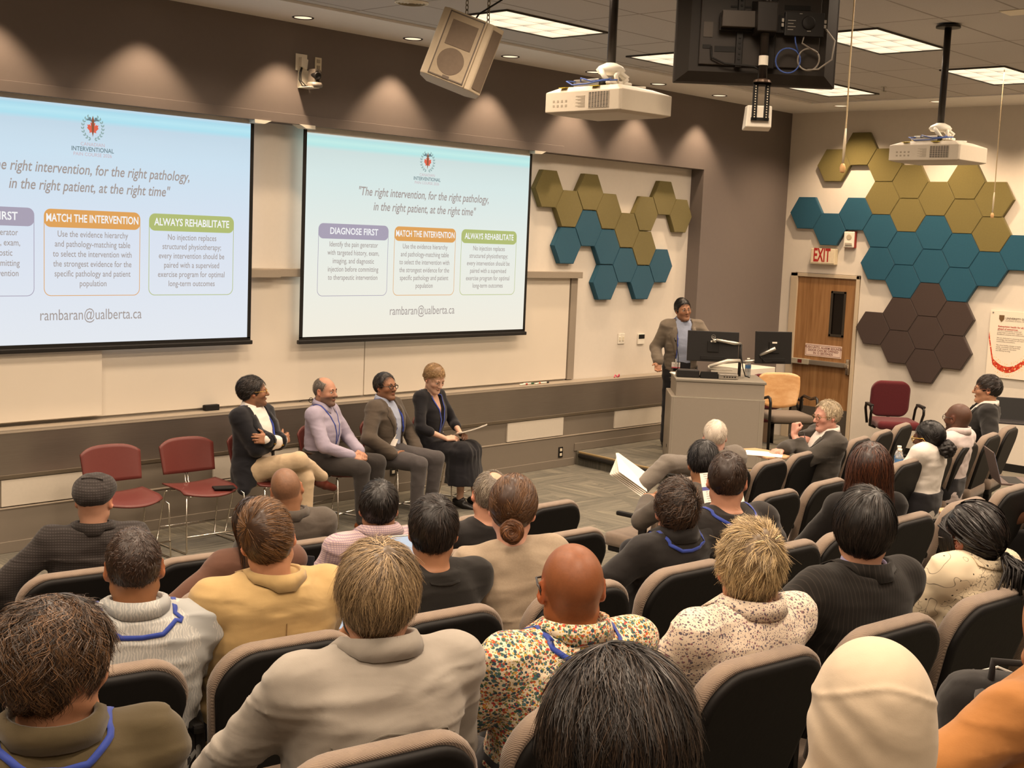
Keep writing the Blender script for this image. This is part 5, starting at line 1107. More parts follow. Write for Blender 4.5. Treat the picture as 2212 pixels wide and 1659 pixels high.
def strip_mesh(name, rows, mat, parent, th=.003):
    """rows of matching points -> thin solid sheet"""
    rows = [np.asarray(r, np.float32) for r in rows]; m = len(rows[0]); g = MB(); P = np.stack(rows)
    du = np.gradient(P, axis=1); dv = np.gradient(P, axis=0); N = np.cross(du, dv); N /= np.linalg.norm(N, axis=2, keepdims=True) + 1e-9
    a = (P + N * th / 2).reshape(-1, 3); b = (P - N * th / 2).reshape(-1, 3); R_ = len(rows); n = R_ * m; idx = lambda i, j: i * m + j
    fs = []
    for i in range(R_ - 1):
        for j in range(m - 1): fs += [(idx(i, j), idx(i, j + 1), idx(i + 1, j + 1), idx(i + 1, j)), (n + idx(i, j), n + idx(i + 1, j), n + idx(i + 1, j + 1), n + idx(i, j + 1))]
    for j in range(m - 1): fs += [(idx(0, j), n + idx(0, j), n + idx(0, j + 1), idx(0, j + 1)), (idx(R_ - 1, j), idx(R_ - 1, j + 1), n + idx(R_ - 1, j + 1), n + idx(R_ - 1, j))]
    for i in range(R_ - 1): fs += [(idx(i, 0), idx(i + 1, 0), n + idx(i + 1, 0), n + idx(i, 0)), (idx(i, m - 1), n + idx(i, m - 1), n + idx(i + 1, m - 1), idx(i + 1, m - 1))]
    g.add(np.concatenate([a, b]).tolist(), fs); return g.build(name, mat, parent, True)
M_LANY = cloth('lanyard_blue', '#2c3f8f', .6, .06); M_BADGE = plain('badge_card', '#e9e2da', .4, 0, .4, .02); M_BADGER = plain('badge_stripe', '#c2626a', .5); M_GLASS = plain('spectacle_frame', '#2a211c', .3, .2, .5)
M_GOLD = plain('gold_wire', '#c9a256', .25, .9, .5); M_SHOE = plain('shoe_brown', '#7a4322', .4, 0, .5, .1); M_SHOEB = plain('shoe_black', '#15120f', .35, 0, .5); M_SOCK = cloth('sock_black', '#16161a')
def person(label, head, az, floor=0.0, seated=True, lean=0.05, side=0.0, twist=0.0, sex='m', hy=0.0, hp=0.0, hr=0.0, sc=1.0, girth=1.0, skin='#b07a5c', stub=None, lips='#9c5a4c',
           top=None, jacket=None, pants=None, shoes=None, legs=None, armsR=None, armsL=None, hair=None, face=True, near=False, glasses=None, lanyard=None, badge=False, collar=None, extra=None, ears=True,
           short_sleeve=False, skirt=None, hands=True, seat_h=.45, lower=True, nose=1.0, jaw=1.0, brow='#1d1512', headsc=1.0, noneck=False, handcurl=None, reach=None, recline=0.0):
    lean = lean - recline; rnd = np.random.default_rng(sum(map(ord, label)) % 9973)
    head = A(*head); SEC = MALE if sex == 'm' else FEM
    # spine length from the head height asked for
    hz = head[2] - floor
    pel = .545 if seated else .93
    Rt = rotm(-lean, side, 0) @ rotm(0, 0, -twist)
    Rh = rotm(0, 0, -hy) @ rotm(-hp, hr, 0)
    hv = Rh @ A(0, .012, .11)
    k = (hz - pel - hv[2] * sc) / float((Rt @ A(0, -.01, .56))[2]); k = float(np.clip(k, .80, 1.18))
    P0 = A(0, 0, pel)
    T = lambda *p: P0 + Rt @ (A(p[0] * girth, p[1] * girth, p[2] * k))
    Hc = T(0, -.01, .56) + hv * sc
    Hc = Hc + A(0, 0, hz - Hc[2]) * 1.0
    ca, sa = math.cos(-az), math.sin(-az); lx, ly = Hc[0] * ca - Hc[1] * sa, Hc[0] * sa + Hc[1] * ca
    root = empty('person', (float(head[0] - lx), float(head[1] - ly), floor), -az, label, 'person')
    to_local = lambda w: (lambda d: A(d[0] * math.cos(az) - d[1] * math.sin(az), d[0] * math.sin(az) + d[1] * math.cos(az), w[2] - floor))((w[0] - root.location.x, w[1] - root.location.y))
    sec = [(z * k, w * girth, d * girth, y) for z, w, d, y in SEC]
    sw = (.172 if sex == 'm' else .150) * girth; shR, shL = T(sw / girth, -.015, .474), T(-sw / girth, -.015, .474)
    l1, l2 = .285 * sc, .255 * sc
    def arm(sp, s_, S_):
        sp = dict(sp or {}); w = A(*sp['world']) if 'world' in sp else None
        w = to_local(w) if w is not None else P0 + A(*sp.get('w', (s_ * .12, .30, .10)))
        pole = A(*sp.get('pole', (s_ * .9, -.5, -.55)))
        E, Wt = ik(S_, w, pole, l1, l2); return E, Wt, sp
    ER, WR, spR = arm(armsR, 1, shR); EL, WL, spL = arm(armsL, -1, shL)
    res_b = .0052 if near else .0065
    # body: head, neck, trunk core, arms and hands in one skin
    b = SDF(); head_prims(b, Hc, Rh, sc * headsc, nose, jaw, face, ears)
    b.cone(T(0, -.02, .44), Hc + Rh @ A(0, -.022, -.045) * sc, .060 * sc * min(girth, 1.15), .056 * sc * (1 if sex == 'm' else .9), .03)
    b.loft([(z, w * .9 - .006, d * .9 - .006, y) for z, w, d, y in sec[1:]], Rt, P0, 2.3, .03)
    for S_, E, Wt, sp, right in ((shR, ER, WR, spR, True), (shL, EL, WL, spL, False)):
        m = 1.0 if sex == 'm' else .86
        b.cone(S_, E, .047 * sc * m, .038 * sc * m, .03); b.cone(E, Wt, .038 * sc * m, .025 * sc * m, .012)
        if hands:
            f = A(*sp['f']) if 'f' in sp else (Wt - E); n = A(*sp.get('n', (0, 0, -1)))
            hand(b, Wt, f.astype(np.float32), n, right, sp.get('curl', (.35, .5, .35)), sp.get('spread', .05), sc * (.98 if sex == 'm' else .9), sp.get('thumb', .4))
    if skirt:
        for s_ in (-1, 1):
            kn, an = legs[0 if s_ < 0 else 1]; b.chain([P0 + A(s_ * .09, .03, -.01), A(*kn), A(*an), A(*an) + A(0, .0, -.04)], [.07, .048, .03, .028], .02)
    v, f = b.mesh(res_b)
    q = ((v - Hc) @ Rh) / (sc * headsc)
    c = np.repeat(np.array(lin(skin))[None] * np.array([.97, 1.08, 1.2]), len(v), 0); c *= (1 + .10 * noise3(v + 3.1, A(60, 60, 60)))[:, None]
    lp = np.exp(-(((q[:, 0] / .021) ** 2 + ((q[:, 1] - .098) / .02) ** 2 + ((q[:, 2] + .0625) / .0085) ** 2)) ** 2)[:, None]; c = c * (1 - lp * .6) + np.array(lin(lips)) * lp * .6; ml = np.exp(-((q[:, 0] / .019) ** 4 + ((q[:, 1] - .1) / .02) ** 4 + ((q[:, 2] + .0625) / .0022) ** 2))[:, None]; c = c * (1 - .6 * ml)
    ck = np.exp(-(((np.abs(q[:, 0]) - .045) / .02) ** 2 + ((q[:, 1] - .065) / .03) ** 2 + ((q[:, 2] + .03) / .018) ** 2))[:, None]; c = c * (1 + ck * np.array([.14, -.02, -.04]))
    er = (np.abs(q[:, 0]) > .074) & (np.abs(q[:, 2]) < .045) & (np.abs(q[:, 1] + .01) < .035); c[er] *= np.array([1.12, .9, .86])
    if stub:   # close-cut beard or shaved scalp: colour of the hair itself
        for kind, colr, amt in stub:
            if kind == 'beard': m_ = np.clip((-.035 - q[:, 2] + .25 * np.maximum(q[:, 1] - .05, 0)) / .012, 0, 1) * np.clip((q[:, 1] + .01) / .02, 0, 1) * np.clip((q[:, 2] + .135) / .02, 0, 1) * (1 - lp[:, 0])
            else:
                zz = np.interp(q[:, 1], [a for a, _ in ZL[kind]], [z_ for _, z_ in ZL[kind]]); m_ = np.clip((q[:, 2] - zz) / .008, 0, 1) * (np.abs(q[:, 2]) < .14)
                if kind == 'men' and amt < 0: m_ = m_ * np.clip((.075 - q[:, 2]) / .03, 0, 1)
            m_ = (m_ * abs(amt) * (.8 + .4 * (noise3(v + 9.7, A(240, 240, 240)) + .5)))[:, None].clip(0, 1); c = c * (1 - m_) + np.array(lin(colr)) * m_
    np_mesh('body', v, f, M_SKIN, root, np.clip(c, 0, 1))
    HP = lambda *p: Hc + Rh @ (A(*p) * sc * headsc)
    if face:
        g = SDF(); vs = []; fs = []; cs = []; o_ = 0
        for x in (-1, 1):
            s_ = SDF(); s_.ell(HP(x * .031, .0795, .002), A(.0125, .0125, .0125) * sc, None, .001); a, b_ = s_.mesh(.0032); dq = (a - HP(x * .031, .0795, .002)) @ Rh; dq /= np.linalg.norm(dq, axis=1, keepdims=True)
            gz = A(*(reach or (0, 1, -.05))); gz /= np.linalg.norm(gz); dt = dq @ gz
            col = np.where((dt > .86)[:, None], np.array([[.018, .010, .006]]), np.array([[.52, .46, .40]])); vs.append(a); fs.append(b_ + o_); cs.append(col); o_ += len(a)
        np_mesh('eye', np.concatenate(vs), np.concatenate(fs), M_EYE, root, np.concatenate(cs))
        s_ = SDF()
        for x in (-1, 1): s_.chain([HP(x * .014, .0955, .0215), HP(x * .030, .0935, .0265), HP(x * .046, .080, .0215)], [.0035, .004, .0022], .003)
        a, b_ = s_.mesh(.003); np_mesh('eyebrow', a, b_, plain('brow_' + brow, brow, .8), root)
    # clothing
    gs = None
    def upper(off, slv, kk=.035, hem=-.10, sl_end=None, amp=.004, seed=0):
        s_ = SDF(); s2 = [(max(z, hem), w, d, y) for z, w, d, y in sec if z >= hem or True]
        s_.loft(s2, Rt, P0, 2.5, kk, grow=off)
        s_.cone(T(-.05, -.015, .492), shL, .058 + off * .6, .062 + off * .7, .03); s_.cone(T(.05, -.015, .492), shR, .058 + off * .6, .062 + off * .7, .03)
        m = 1.0 if sex == 'm' else .85; gm = .5 + .5 * girth
        for S_, E, Wt in ((shR, ER, WR), (shL, EL, WL)):
            r = [(.058 * m * gm + off * .7), (.046 * m * gm + off * .8), (.043 * m * gm + off * .8), (.031 * m + off)]
            if slv == 'short': Ee = S_ + (E - S_) * .62; s_.cone(S_, Ee, r[0], r[1] + .008, .03)
            else:
                e = sl_end if sl_end is not None else .96
                s_.cone(S_, E, r[0], r[1], .03); s_.cone(E, E + (Wt - E) * e, r[2], r[3] + (.006 if e > .9 else .01), .015)
        s_.post = fold_post(amp, seed); return s_
    seed = sum(map(ord, label)) % 17
    rg = .0075 if near else .0095
    if top:
        st = upper(.010, 'short' if short_sleeve else top.get('slv', 'long'), amp=top.get('amp', .0035), sl_end=top.get('sl'), seed=seed)
        if jacket and not top.get('full'):   # under a jacket only the chest part shows
            st = SDF(); st.loft([(z, w, d, y) for z, w, d, y in sec], Rt, P0, 2.5, .035, grow=.008); st.post = fold_post(.002, seed)
        vn = top.get('vneck')
        if vn: st.fn(lambda p: (lambda u: np.maximum(np.abs(u[:, 0]) - np.clip((u[:, 2] - vn * k) * .30, -.05, .2), .0 - u[:, 1]))((p - P0) @ Rt), T(-.2, -.2, .1) - .1, T(.2, .3, .7) + .1, .004, 'sub')
        for e in top.get('extra', []): e(st, T, Rt, P0, k)
        v, f = st.mesh(rg); np_mesh(top.get('name', 'shirt'), v, f, top['mat'], root); gs = st
        if top.get('cuff') and not jacket: pass
    if jacket:
        sj = upper(.022, 'long', amp=jacket.get('amp', .005), sl_end=.93, hem=-.14, seed=seed + 3)
        if jacket.get('open'):
            wz = np.array(jacket['open'], np.float32)
            sj.fn(lambda p: (lambda u: np.maximum(np.abs(u[:, 0] - jacket.get('ox', 0)) - np.interp(u[:, 2] / k, wz[:, 0], wz[:, 1]), .0 - u[:, 1]).astype(np.float32))((p - P0) @ Rt), P0 - .5, P0 + .8, .006, 'sub')
        if jacket.get('skirt') and seated:
            for s_ in (-1, 1): sj.cone(P0 + A(s_ * .12, .02, .02), P0 + A(s_ * .2, .06, -.13), .085, .05, .04)
        v, f = sj.mesh(rg); np_mesh(jacket.get('name', 'jacket'), v, f, jacket['mat'], root); gs = sj
    N0 = T(0, -.02, .512)
    def ring(r0, z, a, dy=0.0, rx=1.0): return N0 + Rt @ A(r0 * rx * math.sin(a), -r0 * math.cos(a) + dy, z)
    if collar:
        ck_, cm, = collar['kind'], collar['mat']; m = 19; am = math.radians(collar.get('arc', 152)); an = np.linspace(-am, am, m)
        R0 = collar.get('r', .068) * min(girth, 1.12); zt = collar.get('z', .080); fl = collar.get('flare', .014); drop = collar.get('drop', .052)
        fr = np.abs(an) / am
        rows = [[ring(R0 + .004, -.012 - .02 * t * t, a) for a, t in zip(an, fr)], [ring(R0, zt * (1 - .45 * t * t), a) for a, t in zip(an, fr)], [ring(R0 + .006, zt * (1 - .45 * t * t) + .002, a) for a, t in zip(an, fr)], [ring(R0 + fl + .012 * t, zt * (1 - .45 * t * t) - drop * (1 + .45 * t ** 3), a, .012 * t ** 3) for a, t in zip(an, fr)]]
        if gs is not None:
            last = np.array(rows[3], np.float32); dd = gs.ev(last); g_ = gs.grad(last); last = last + g_ * np.maximum(.004 - dd, 0)[:, None]; rows[3] = last
        strip_mesh('collar', rows, cm, root, .004)
    if jacket and jacket.get('lapel'):
        for s_ in (-1, 1):
            zs = np.linspace(.50, jacket.get('lz', .18), 9); ed = np.interp(zs, np.array(jacket['open'])[:, 0], np.array(jacket['open'])[:, 1]) + .004
            inner = [T(s_ * e, .16, z) for e, z in zip(ed, zs)]; wd = np.interp(zs, [jacket.get('lz', .18), .34, .42, .425, .50], [.004, .055, .075, .052, .035])
            outer = [T(s_ * (e + w_), .16, z) for e, w_, z in zip(ed, wd, zs)]
            def drop_(P_):
                P_ = np.array(P_, np.float32); fy = (Rt @ A(0, 1, 0)).astype(np.float32)
                for _ in range(14): P_ = P_ - fy * np.clip(gs.ev(P_) - .005, -.03, .05)[:, None] * .7
                return P_
            a, b_ = drop_(inner), drop_(outer); rows = [a, (a + b_) / 2, b_] if s_ > 0 else [b_, (a + b_) / 2, a]
            rows[1] = drop_(rows[1]); strip_mesh('lapel', rows, jacket.get('lapmat', jacket['mat']), root, .004)
    if lanyard and gs is not None:
        lw = .0075; za = lanyard.get('end', .20); path = []
        full_loop = [(0, -.12, .512), (.05, -.11, .515), (.085, -.06, .53), (.092, .0, .52), (.075, .08, .47), (.05, .14, .40), (.028, .16, .31), (.004, .17, za)]
        pts = [(-x, y, z) for x, y, z in reversed(full_loop[1:])] + full_loop
        fine = []
        for i in range(len(pts) - 1):
            for t in np.linspace(0, 1, 6)[:-1]: fine.append(tuple(pts[i][j] * (1 - t) + pts[i + 1][j] * t for j in range(3)))
        fine.append(pts[-1]); Pp = np.stack([T(*q_) for q_ in fine]); up_ = lanyard.get('lift', .0025)
        if collar and lanyard.get('over', True):
            bm_ = np.array([q_[2] for q_ in fine]) > .49; Pp[bm_] += (Rt @ A(0, 0, lanyard.get('dz', .0)))
        Pp = gs.project(Pp, up_, 6); Ng = gs.grad(Pp); Tg = np.gradient(Pp, axis=0); Bn = np.cross(Tg, Ng); Bn /= np.linalg.norm(Bn, axis=1, keepdims=True) + 1e-9
        strip_mesh('lanyard', [Pp - Bn * lw / 1, Pp + Ng * .0005, Pp + Bn * lw / 1], M_LANY, root, .0012)
        if badge:
            e = Pp[-1]; fw_ = Rt @ A(0, 1, 0); fw_ = gs.grad(e[None] + A(0, 0, -.06))[0]; rx_ = np.cross(fw_, A(0, 0, 1)); rx_ /= np.linalg.norm(rx_); uz = np.cross(rx_, fw_)
            MTX = Matrix(((rx_[0], -fw_[0], uz[0], 0), (rx_[1], -fw_[1], uz[1], 0), (rx_[2], -fw_[2], uz[2], 0), (0, 0, 0, 1))); cc = gs.project((e - uz * .075)[None].astype(np.float32), .012, 5)[0]; MTX.translation = Vector(cc.tolist())
            g = MB(); g.box((0, 0, 0), (.095, .004, .068), None, .001); bd = g.build('badge', M_BADGE, root, mt=MTX); g = MB(); g.box((0, -.0025, -.026), (.094, .002, .014)); g.build('badge_stripe', M_BADGER, bd)
            g = MB()
            for i in range(3): g.box((0, -.0026, .012 - i * .012), (.06 - .012 * i, .0015, .003))
            g.box((0, -.0026, .025), (.012, .0015, .010)); g.build('badge_print', M_LABEL, bd)
            g = MB(); g.tube([tuple(e), tuple(cc + uz * .036)], .006, 6); g.build('badge_clip', M_WPL, root)
    if glasses:
        gm_, gr_ = glasses; g = MB(); tp = lambda *p: tuple(HP(*p))
        for x in (-1, 1):
            g.tube([tp(x * .032 + .0235 * math.cos(a), .1045 - .006 * abs(math.cos(a)) * (1 if x * math.cos(a) > 0 else 0), -.001 + .0175 * math.sin(a)) for a in np.linspace(0, 2 * PI, 17)[:-1]], gr_, 5, True)
            g.tube([tp(x * .056, .099, .004), tp(x * .074, .085, .006), tp(x * .0835, .02, .006), tp(x * .085, -.006, .008), tp(x * .082, -.02, -.010)], gr_ * 1.1, 5)
        g.tube([tp(-.009, .105, .003), tp(0, .108, .006), tp(.009, .105, .003)], gr_, 5); g.build('glasses', gm_, root, True)
    if hair:
        for h in (hair if isinstance(hair, list) else [hair]): build_hair(root, Hc, Rh, sc * headsc, h, rnd, near)
    if lower and (pants or skirt):
        hipz = P0 + A(0, 0, -.015)
        if legs is None: legs = ((-.13, .45, .50), (-.13, .46, .09)), ((.13, .45, .50), (.13, .46, .09))
        if not seated and legs is None: pass
        if pants:
            s_ = SDF(); s_.loft([(-.12, .17 * girth, .12 * girth, .01), (.0, .178 * girth, .13 * girth, 0), (.1, .170 * girth, .125 * girth, .0)], Rt, P0, 2.4, .05, grow=.004)
            for s2, (kn, an) in zip((-1, 1), legs):
                kn, an = A(*kn), A(*an); s_.cone(hipz + A(s2 * .095 * girth, .01, 0), kn, .095 * min(girth, 1.1), .070, .05); s_.cone(kn, an, .068, .052, .02)
            s_.post = fold_post(.004, seed + 5, (9, 9, 9)); v, f = s_.mesh(.010 if not pants.get('fine') else .008); np_mesh('trousers', v, f, pants['mat'], root)
        if skirt: s_ = skirt['sdf'](T, P0, Rt); s_.post = fold_post(.006, 2, (16, 16, 4)); v, f = s_.mesh(.009); np_mesh('skirt', v, f, skirt['mat'], root)
        if shoes:
            for i, (kn, an) in enumerate(legs):
                kn, an = A(*kn), A(*an); dr = shoes.get('dir', [(0, 1, 0), (0, 1, 0)])[i]; d = A(*dr); d = d / np.linalg.norm(d); u_ = A(*shoes.get('up', [(0, 0, 1), (0, 0, 1)])[i]); u_ = u_ - d * (u_ @ d); u_ /= np.linalg.norm(u_)
                s_ = SDF(); ft = an - u_ * .05; s_.chain([ft - d * .035 - u_ * .0, ft + d * .06 - u_ * .008, ft + d * .155 - u_ * .014], [.034, .036, .030], .03); s_.cone(ft + u_ * .005, ft + u_ * .03 + d * .02, .036, .034, .02)
                s_.fn(lambda p, c_=ft - u_ * .036, u2=u_: -((p - c_) @ u2), ft - .3, ft + .3, .004, 'sub') if False else None
                v, f = s_.mesh(.007); np_mesh('shoe', v, f, shoes['mat'], root)
                if shoes.get('sock'): g = MB(); g.tube([tuple(an + (kn - an) * .22), tuple(an - u_ * .02)], [.042, .036], 12); g.build('sock', M_SOCK, root, True)
    if extra: extra(root, dict(T=T, P0=P0, Rt=Rt, Hc=Hc, Rh=Rh, HP=HP, gs=gs, ER=ER, WR=WR, EL=EL, WL=WL, k=k, N0=N0, rnd=rnd))
    return root
# ---------------------------------------------------------------- the rows of fixed seats
ROWS = {0: [1.63, 2.22, 2.81, 3.40, 3.99, 4.58, 5.17, 5.76, 7.12, 7.71, 8.27, 8.82, 9.38, 9.95, 10.53, 11.12],
        1: [1.14, 1.73, 2.32, 2.91, 3.50, 4.09, 4.74, 5.92, 6.51, 7.10, 7.69, 8.26, 8.86, 9.47, 10.1, 10.7],
        2: [0.59, 1.18, 1.80, 2.37, 2.95, 3.56, 4.14, 4.78, 5.26, 5.80, 6.42, 7.02, 7.6, 8.2],
        3: [0.0, 0.59, 1.17, 1.78, 2.37, 2.97, 3.55, 4.12, 4.70, 5.3],
        4: [.2, .79, 1.38, 1.97, 2.56, 3.15]}
ROWN = ['front row', 'second row', 'third row', 'fourth row', 'nearest row']
OCC = {(0, 2): 'holding the man in the flat cap', (0, 3): 'empty, right of the man in the flat cap', (0, 4): 'holding the bald man in grey jacket', (0, 5): 'behind which the pink-shirted man sits', (0, 6): 'hidden behind the grey-haired man in black', (0, 7): 'empty, last before the aisle',
       (0, 8): 'holding the white-haired man in grey', (0, 10): 'first of the empty seats beside the lectern end', (0, 11): 'empty, left of the man resting chin on fist', (0, 12): 'of the man resting his chin on his fist', (0, 13): 'empty, behind the water bottles', (0, 14): 'empty, just past the water bottles',
       (1, 3): 'holding the long-haired woman in brown', (1, 4): 'holding the man in pink shirt', (1, 5): 'holding the grey-haired man in black tee', (1, 6): 'empty, below the aisle end', (1, 7): 'holding the man reading a sheet', (1, 11): 'holding the woman with curly bun', (1, 12): 'holding the bald man in white shirt', (1, 13): 'empty, before the man in black suit', (1, 14): 'empty, at the right picture edge',
       (2, 2): 'holding the man in palm-print shirt', (2, 3): 'holding the man in tan blazer', (2, 4): 'holding the black-haired man in black tee', (2, 5): 'holding the woman with hair bun', (2, 6): 'holding the curly brown-haired man in black', (2, 7): 'holding the close-cropped man in dark hoodie', (2, 8): 'holding the auburn-haired woman', (2, 9): 'empty, behind the woman with braids', (2, 11): 'holding the person in pale blue tee',
       (3, 2): 'holding the wavy-haired man in olive', (3, 3): 'holding the grey-haired man in pale grey shirt', (3, 4): 'holding the bald man in floral shirt', (3, 5): 'holding the blond man in floral shirt', (3, 6): 'holding the man in black suit jacket', (3, 7): 'holding the woman with braids',
       (4, 2): 'under the dark-haired man in front of the camera', (4, 3): 'under the person in cream headscarf', (4, 4): 'right of the person in cream headscarf'}
seat0 = theatre_seat(); first = True
SEATS = {}
def facing(x): return math.atan2(-(x - 6.6) / 24.0, 1.0)
for r in ROWS:
    for i, x in enumerate(ROWS[r]):
        o = seat0 if first else copy_tree(seat0); first = False
        az = facing(x); o.location = (x, row_y(r, x), TIER * r); o.rotation_euler = (0, 0, -az)
        w = OCC.get((r, i)); n_ = len(ROWS[r])
        o['label'] = '%s theatre seat %s' % (ROWN[r], w) if w else 'black-backed theatre seat in the %s, %s along it from the left' % (ROWN[r], ['first', 'second', 'third', 'fourth', 'fifth', 'sixth', 'seventh', 'eighth', 'ninth', 'tenth', 'eleventh', 'twelfth', 'thirteenth', 'fourteenth', 'fifteenth', 'sixteenth'][i])
        SEATS[(r, i)] = o
M_TAB = m_wood('tablet_maple', lin('#b48a63'), lin('#c69c74'), lin('#cfa980'), 1.0, (2, 12, 2))
def writing_tablet(seat, corner, az, zz, L=.40, Wd=.24):
    """fold-over writing board belonging to a seat, placed at a world point"""
    bpy.context.view_layer.update()
    g = MB(); g.prism([(-Wd / 2, 0), (Wd * .2, -.03), (Wd / 2, .02), (Wd / 2, L * .72), (Wd * .30, L), (-Wd * .25, L), (-Wd / 2, L * .8)], 0, .016)
    inv = (Matrix.Translation(seat.location) @ seat.rotation_euler.to_matrix().to_4x4()).inverted()
    return g.build('writing_tablet', M_TAB, seat, bevel=.004, mt=inv @ Matrix.Translation((*corner, zz)) @ Matrix.Rotation(-az, 4, 'Z'))
D2 = math.radians
SK_FAIR, SK_TAN, SK_BROWN, SK_DARK = '#c08a6c', '#a8714c', '#8a5636', '#5e3a28'
def HAIR(a, b, **k): return dict(c=(a, b), **k)
BLK = cloth('black_cotton', '#191615', .9, .12); BLK2 = cloth('black_suiting', '#1b1917', .85, .1, 30); GREYJ = cloth('grey_wool', '#4f4841', .9, .12, 120); KHAKI = cloth('beige_chino', '#b9a386', .9, .06); CHAR = cloth('charcoal_trouser', '#332f2d', .9, .1)
GREYT = cloth('slate_trouser', '#4a4646', .9, .1); LAV = cloth('lavender_shirt', '#9c94a6', .8, .06); BLUESH = cloth('pale_blue_shirt', '#98a0b4', .8, .06); WHITESH = cloth('white_shirt', '#dcd5cc', .8, .04); DKJ = cloth('taupe_blazer', '#4d443b', .9, .12, 100)
JEANS = cloth('dark_trouser', '#242326', .9, .1)
CHAIRSIT = dict(recline=.20, pants=dict(mat=JEANS), shoes=dict(mat=M_SHOEB))

# --- panelists by the wall
SHIRT_OPEN = [(-.2, .13), (0, .10), (.16, .06), (.3, .065), (.45, .085), (.52, .085), (.6, .09)]
def buttons(root, c):
    g = MB()
    for s_, z in ((.07, .06), (.07, -.03)):
        p = c['gs'].project(c['T'](s_, .2, z)[None].astype(np.float32), .004, 8)[0]; g.box(tuple(p), (.016, .012, .016), None, .004)
    for q, w in ((c['WR'], c['ER']), (c['WL'], c['EL'])):
        d = (w - q) / np.linalg.norm(w - q)
        for i in range(3):
            p = c['gs'].project((q + d * (.035 + .016 * i) + A(0, .05, -.02))[None].astype(np.float32), .003, 8)[0]; g.box(tuple(p), (.011, .011, .011), None, .003)
    g.build('brass_button', M_GOLD, root)
person('panelist in black blazer and beige trousers sitting with crossed arms and legs', (5.985, 8.44, 1.165), D2(160), 0, True, lean=.0, hy=D2(-42), hp=-.08, skin='#9b6a4c', stub=[('beard', '#3b2a22', .5)],
       top=dict(mat=WHITESH, full=True, sl=1.0), jacket=dict(mat=cloth('navy_black_blazer', '#17171c', .85, .12, 90), open=SHIRT_OPEN, lapel=True, skirt=True, amp=.005), pants=dict(mat=KHAKI, fine=True), shoes=dict(mat=plain('shoe_oxblood', '#5b2a20', .35, 0, .5), sock=True, dir=[(0, 1, 0), (-.75, .25, -.25)], up=[(0, 0, 1), (-.35, .1, .9)]),
       legs=[((-.10, .43, .50), (-.11, .44, .09)), ((-.02, .42, .655), (-.36, .42, .47))], armsR=dict(w=(-.10, .20, .235), pole=(.9, .1, -.7), f=(-1, .1, .15), n=(0, -1, -.2), curl=(.5, .6, .4)), armsL=dict(w=(.13, .215, .275), pole=(-.9, .1, -.7), f=(1, -.1, .2), n=(0, -1, -.1), curl=(.7, .7, .5)),
       hair=HAIR('#14100f', '#3a2e27', th=(.007, .020, .014), n=2600, len=.06, w=.003, curl=.7, mess=.3, lift=.010, dir=(0, -.8, 0), whorl=(0, .07, .10)), collar=dict(kind='shirt', mat=WHITESH, r=.066, flare=.02), glasses=(M_GOLD, .0022), lanyard=dict(end=.24), extra=buttons)
person('panelist in lavender shirt and charcoal trousers sitting with clasped hands', (6.705, 8.44, 1.125), D2(152), 0, True, lean=.07, hy=D2(10), hp=.02, skin='#b07c60', stub=[('beard', '#4c4038', .75), ('men', '#6d6258', -.45)],
       top=dict(mat=LAV, amp=.004), pants=dict(mat=CHAR, fine=True), shoes=dict(mat=M_SHOE, sock=True, dir=[(-.25, 1, 0), (.1, 1, 0)]), legs=[((-.17, .46, .53), (-.15, .44, .10)), ((.17, .45, .53), (.17, .47, .10))],
       armsR=dict(w=(.075, .315, .065), pole=(.9, -.2, -.5), f=(-.6, .7, -.25), n=(-.3, -.2, -.9), curl=(.6, .7, .5)), armsL=dict(w=(-.075, .33, .085), pole=(-.9, -.2, -.5), f=(.6, .7, -.3), n=(.3, -.2, -.9), curl=(.6, .8, .5)),
       hair=HAIR('#5f564d', '#a39a8e', th=(.004, .004, .002), n=900, len=.014, w=.002, seg=3, line='recede', bald=((0, .03, .10), (.062, .085, .05)), lift=.002), collar=dict(kind='shirt', mat=LAV, r=.067), lanyard=dict(end=.17), badge=True,
       extra=lambda root, c: (MB().tube([tuple(c['P0'] + A(.175 * math.sin(a), .128 * math.cos(a), .075)) for a in np.linspace(0, 2 * PI, 25)[:-1]], .014, 6, True).build('belt', plain('belt_leather', '#3b2c20', .45), root, True), MB().box(tuple(c['P0'] + A(-.0, .142, .077)), (.04, .012, .03), None, .003).build('belt_buckle', M_CHROME, root)))
person('panelist in grey-brown blazer and blue shirt with dark glasses, sitting upright', (7.37, 8.44, 1.125), D2(160), 0, True, lean=.02, hy=D2(14), hp=-.10, skin='#8f5f42', stub=[('beard', '#3a2a22', .3)],
       top=dict(mat=BLUESH), jacket=dict(mat=DKJ, open=[(-.2, .16), (0, .13), (.16, .075), (.3, .06), (.45, .07), (.52, .075), (.6, .08)], lapel=True, skirt=True), pants=dict(mat=GREYT, fine=True), shoes=dict(mat=M_SHOEB, sock=True), legs=[((-.17, .44, .51), (-.16, .40, .10)), ((.16, .44, .51), (.15, .42, .10))],
       armsR=dict(w=(.20, .20, .03), pole=(.9, -.5, .0), n=(-1, 0, -.3)), armsL=dict(w=(-.21, .22, .02), pole=(-.9, -.5, .0), n=(1, 0, -.3)), hair=HAIR('#17110f', '#2b211c', th=(.008, .012, .013), n=1500, len=.035, w=.0028, line='recede', dz=-.012, lift=.004, dir=(0, -.3, 0)), collar=dict(kind='shirt', mat=BLUESH), glasses=(M_GLASS, .003), lanyard=dict(end=.21), badge=True)
BLKD = cloth('black_dress_jersey', '#131217', .8, .12, 20)
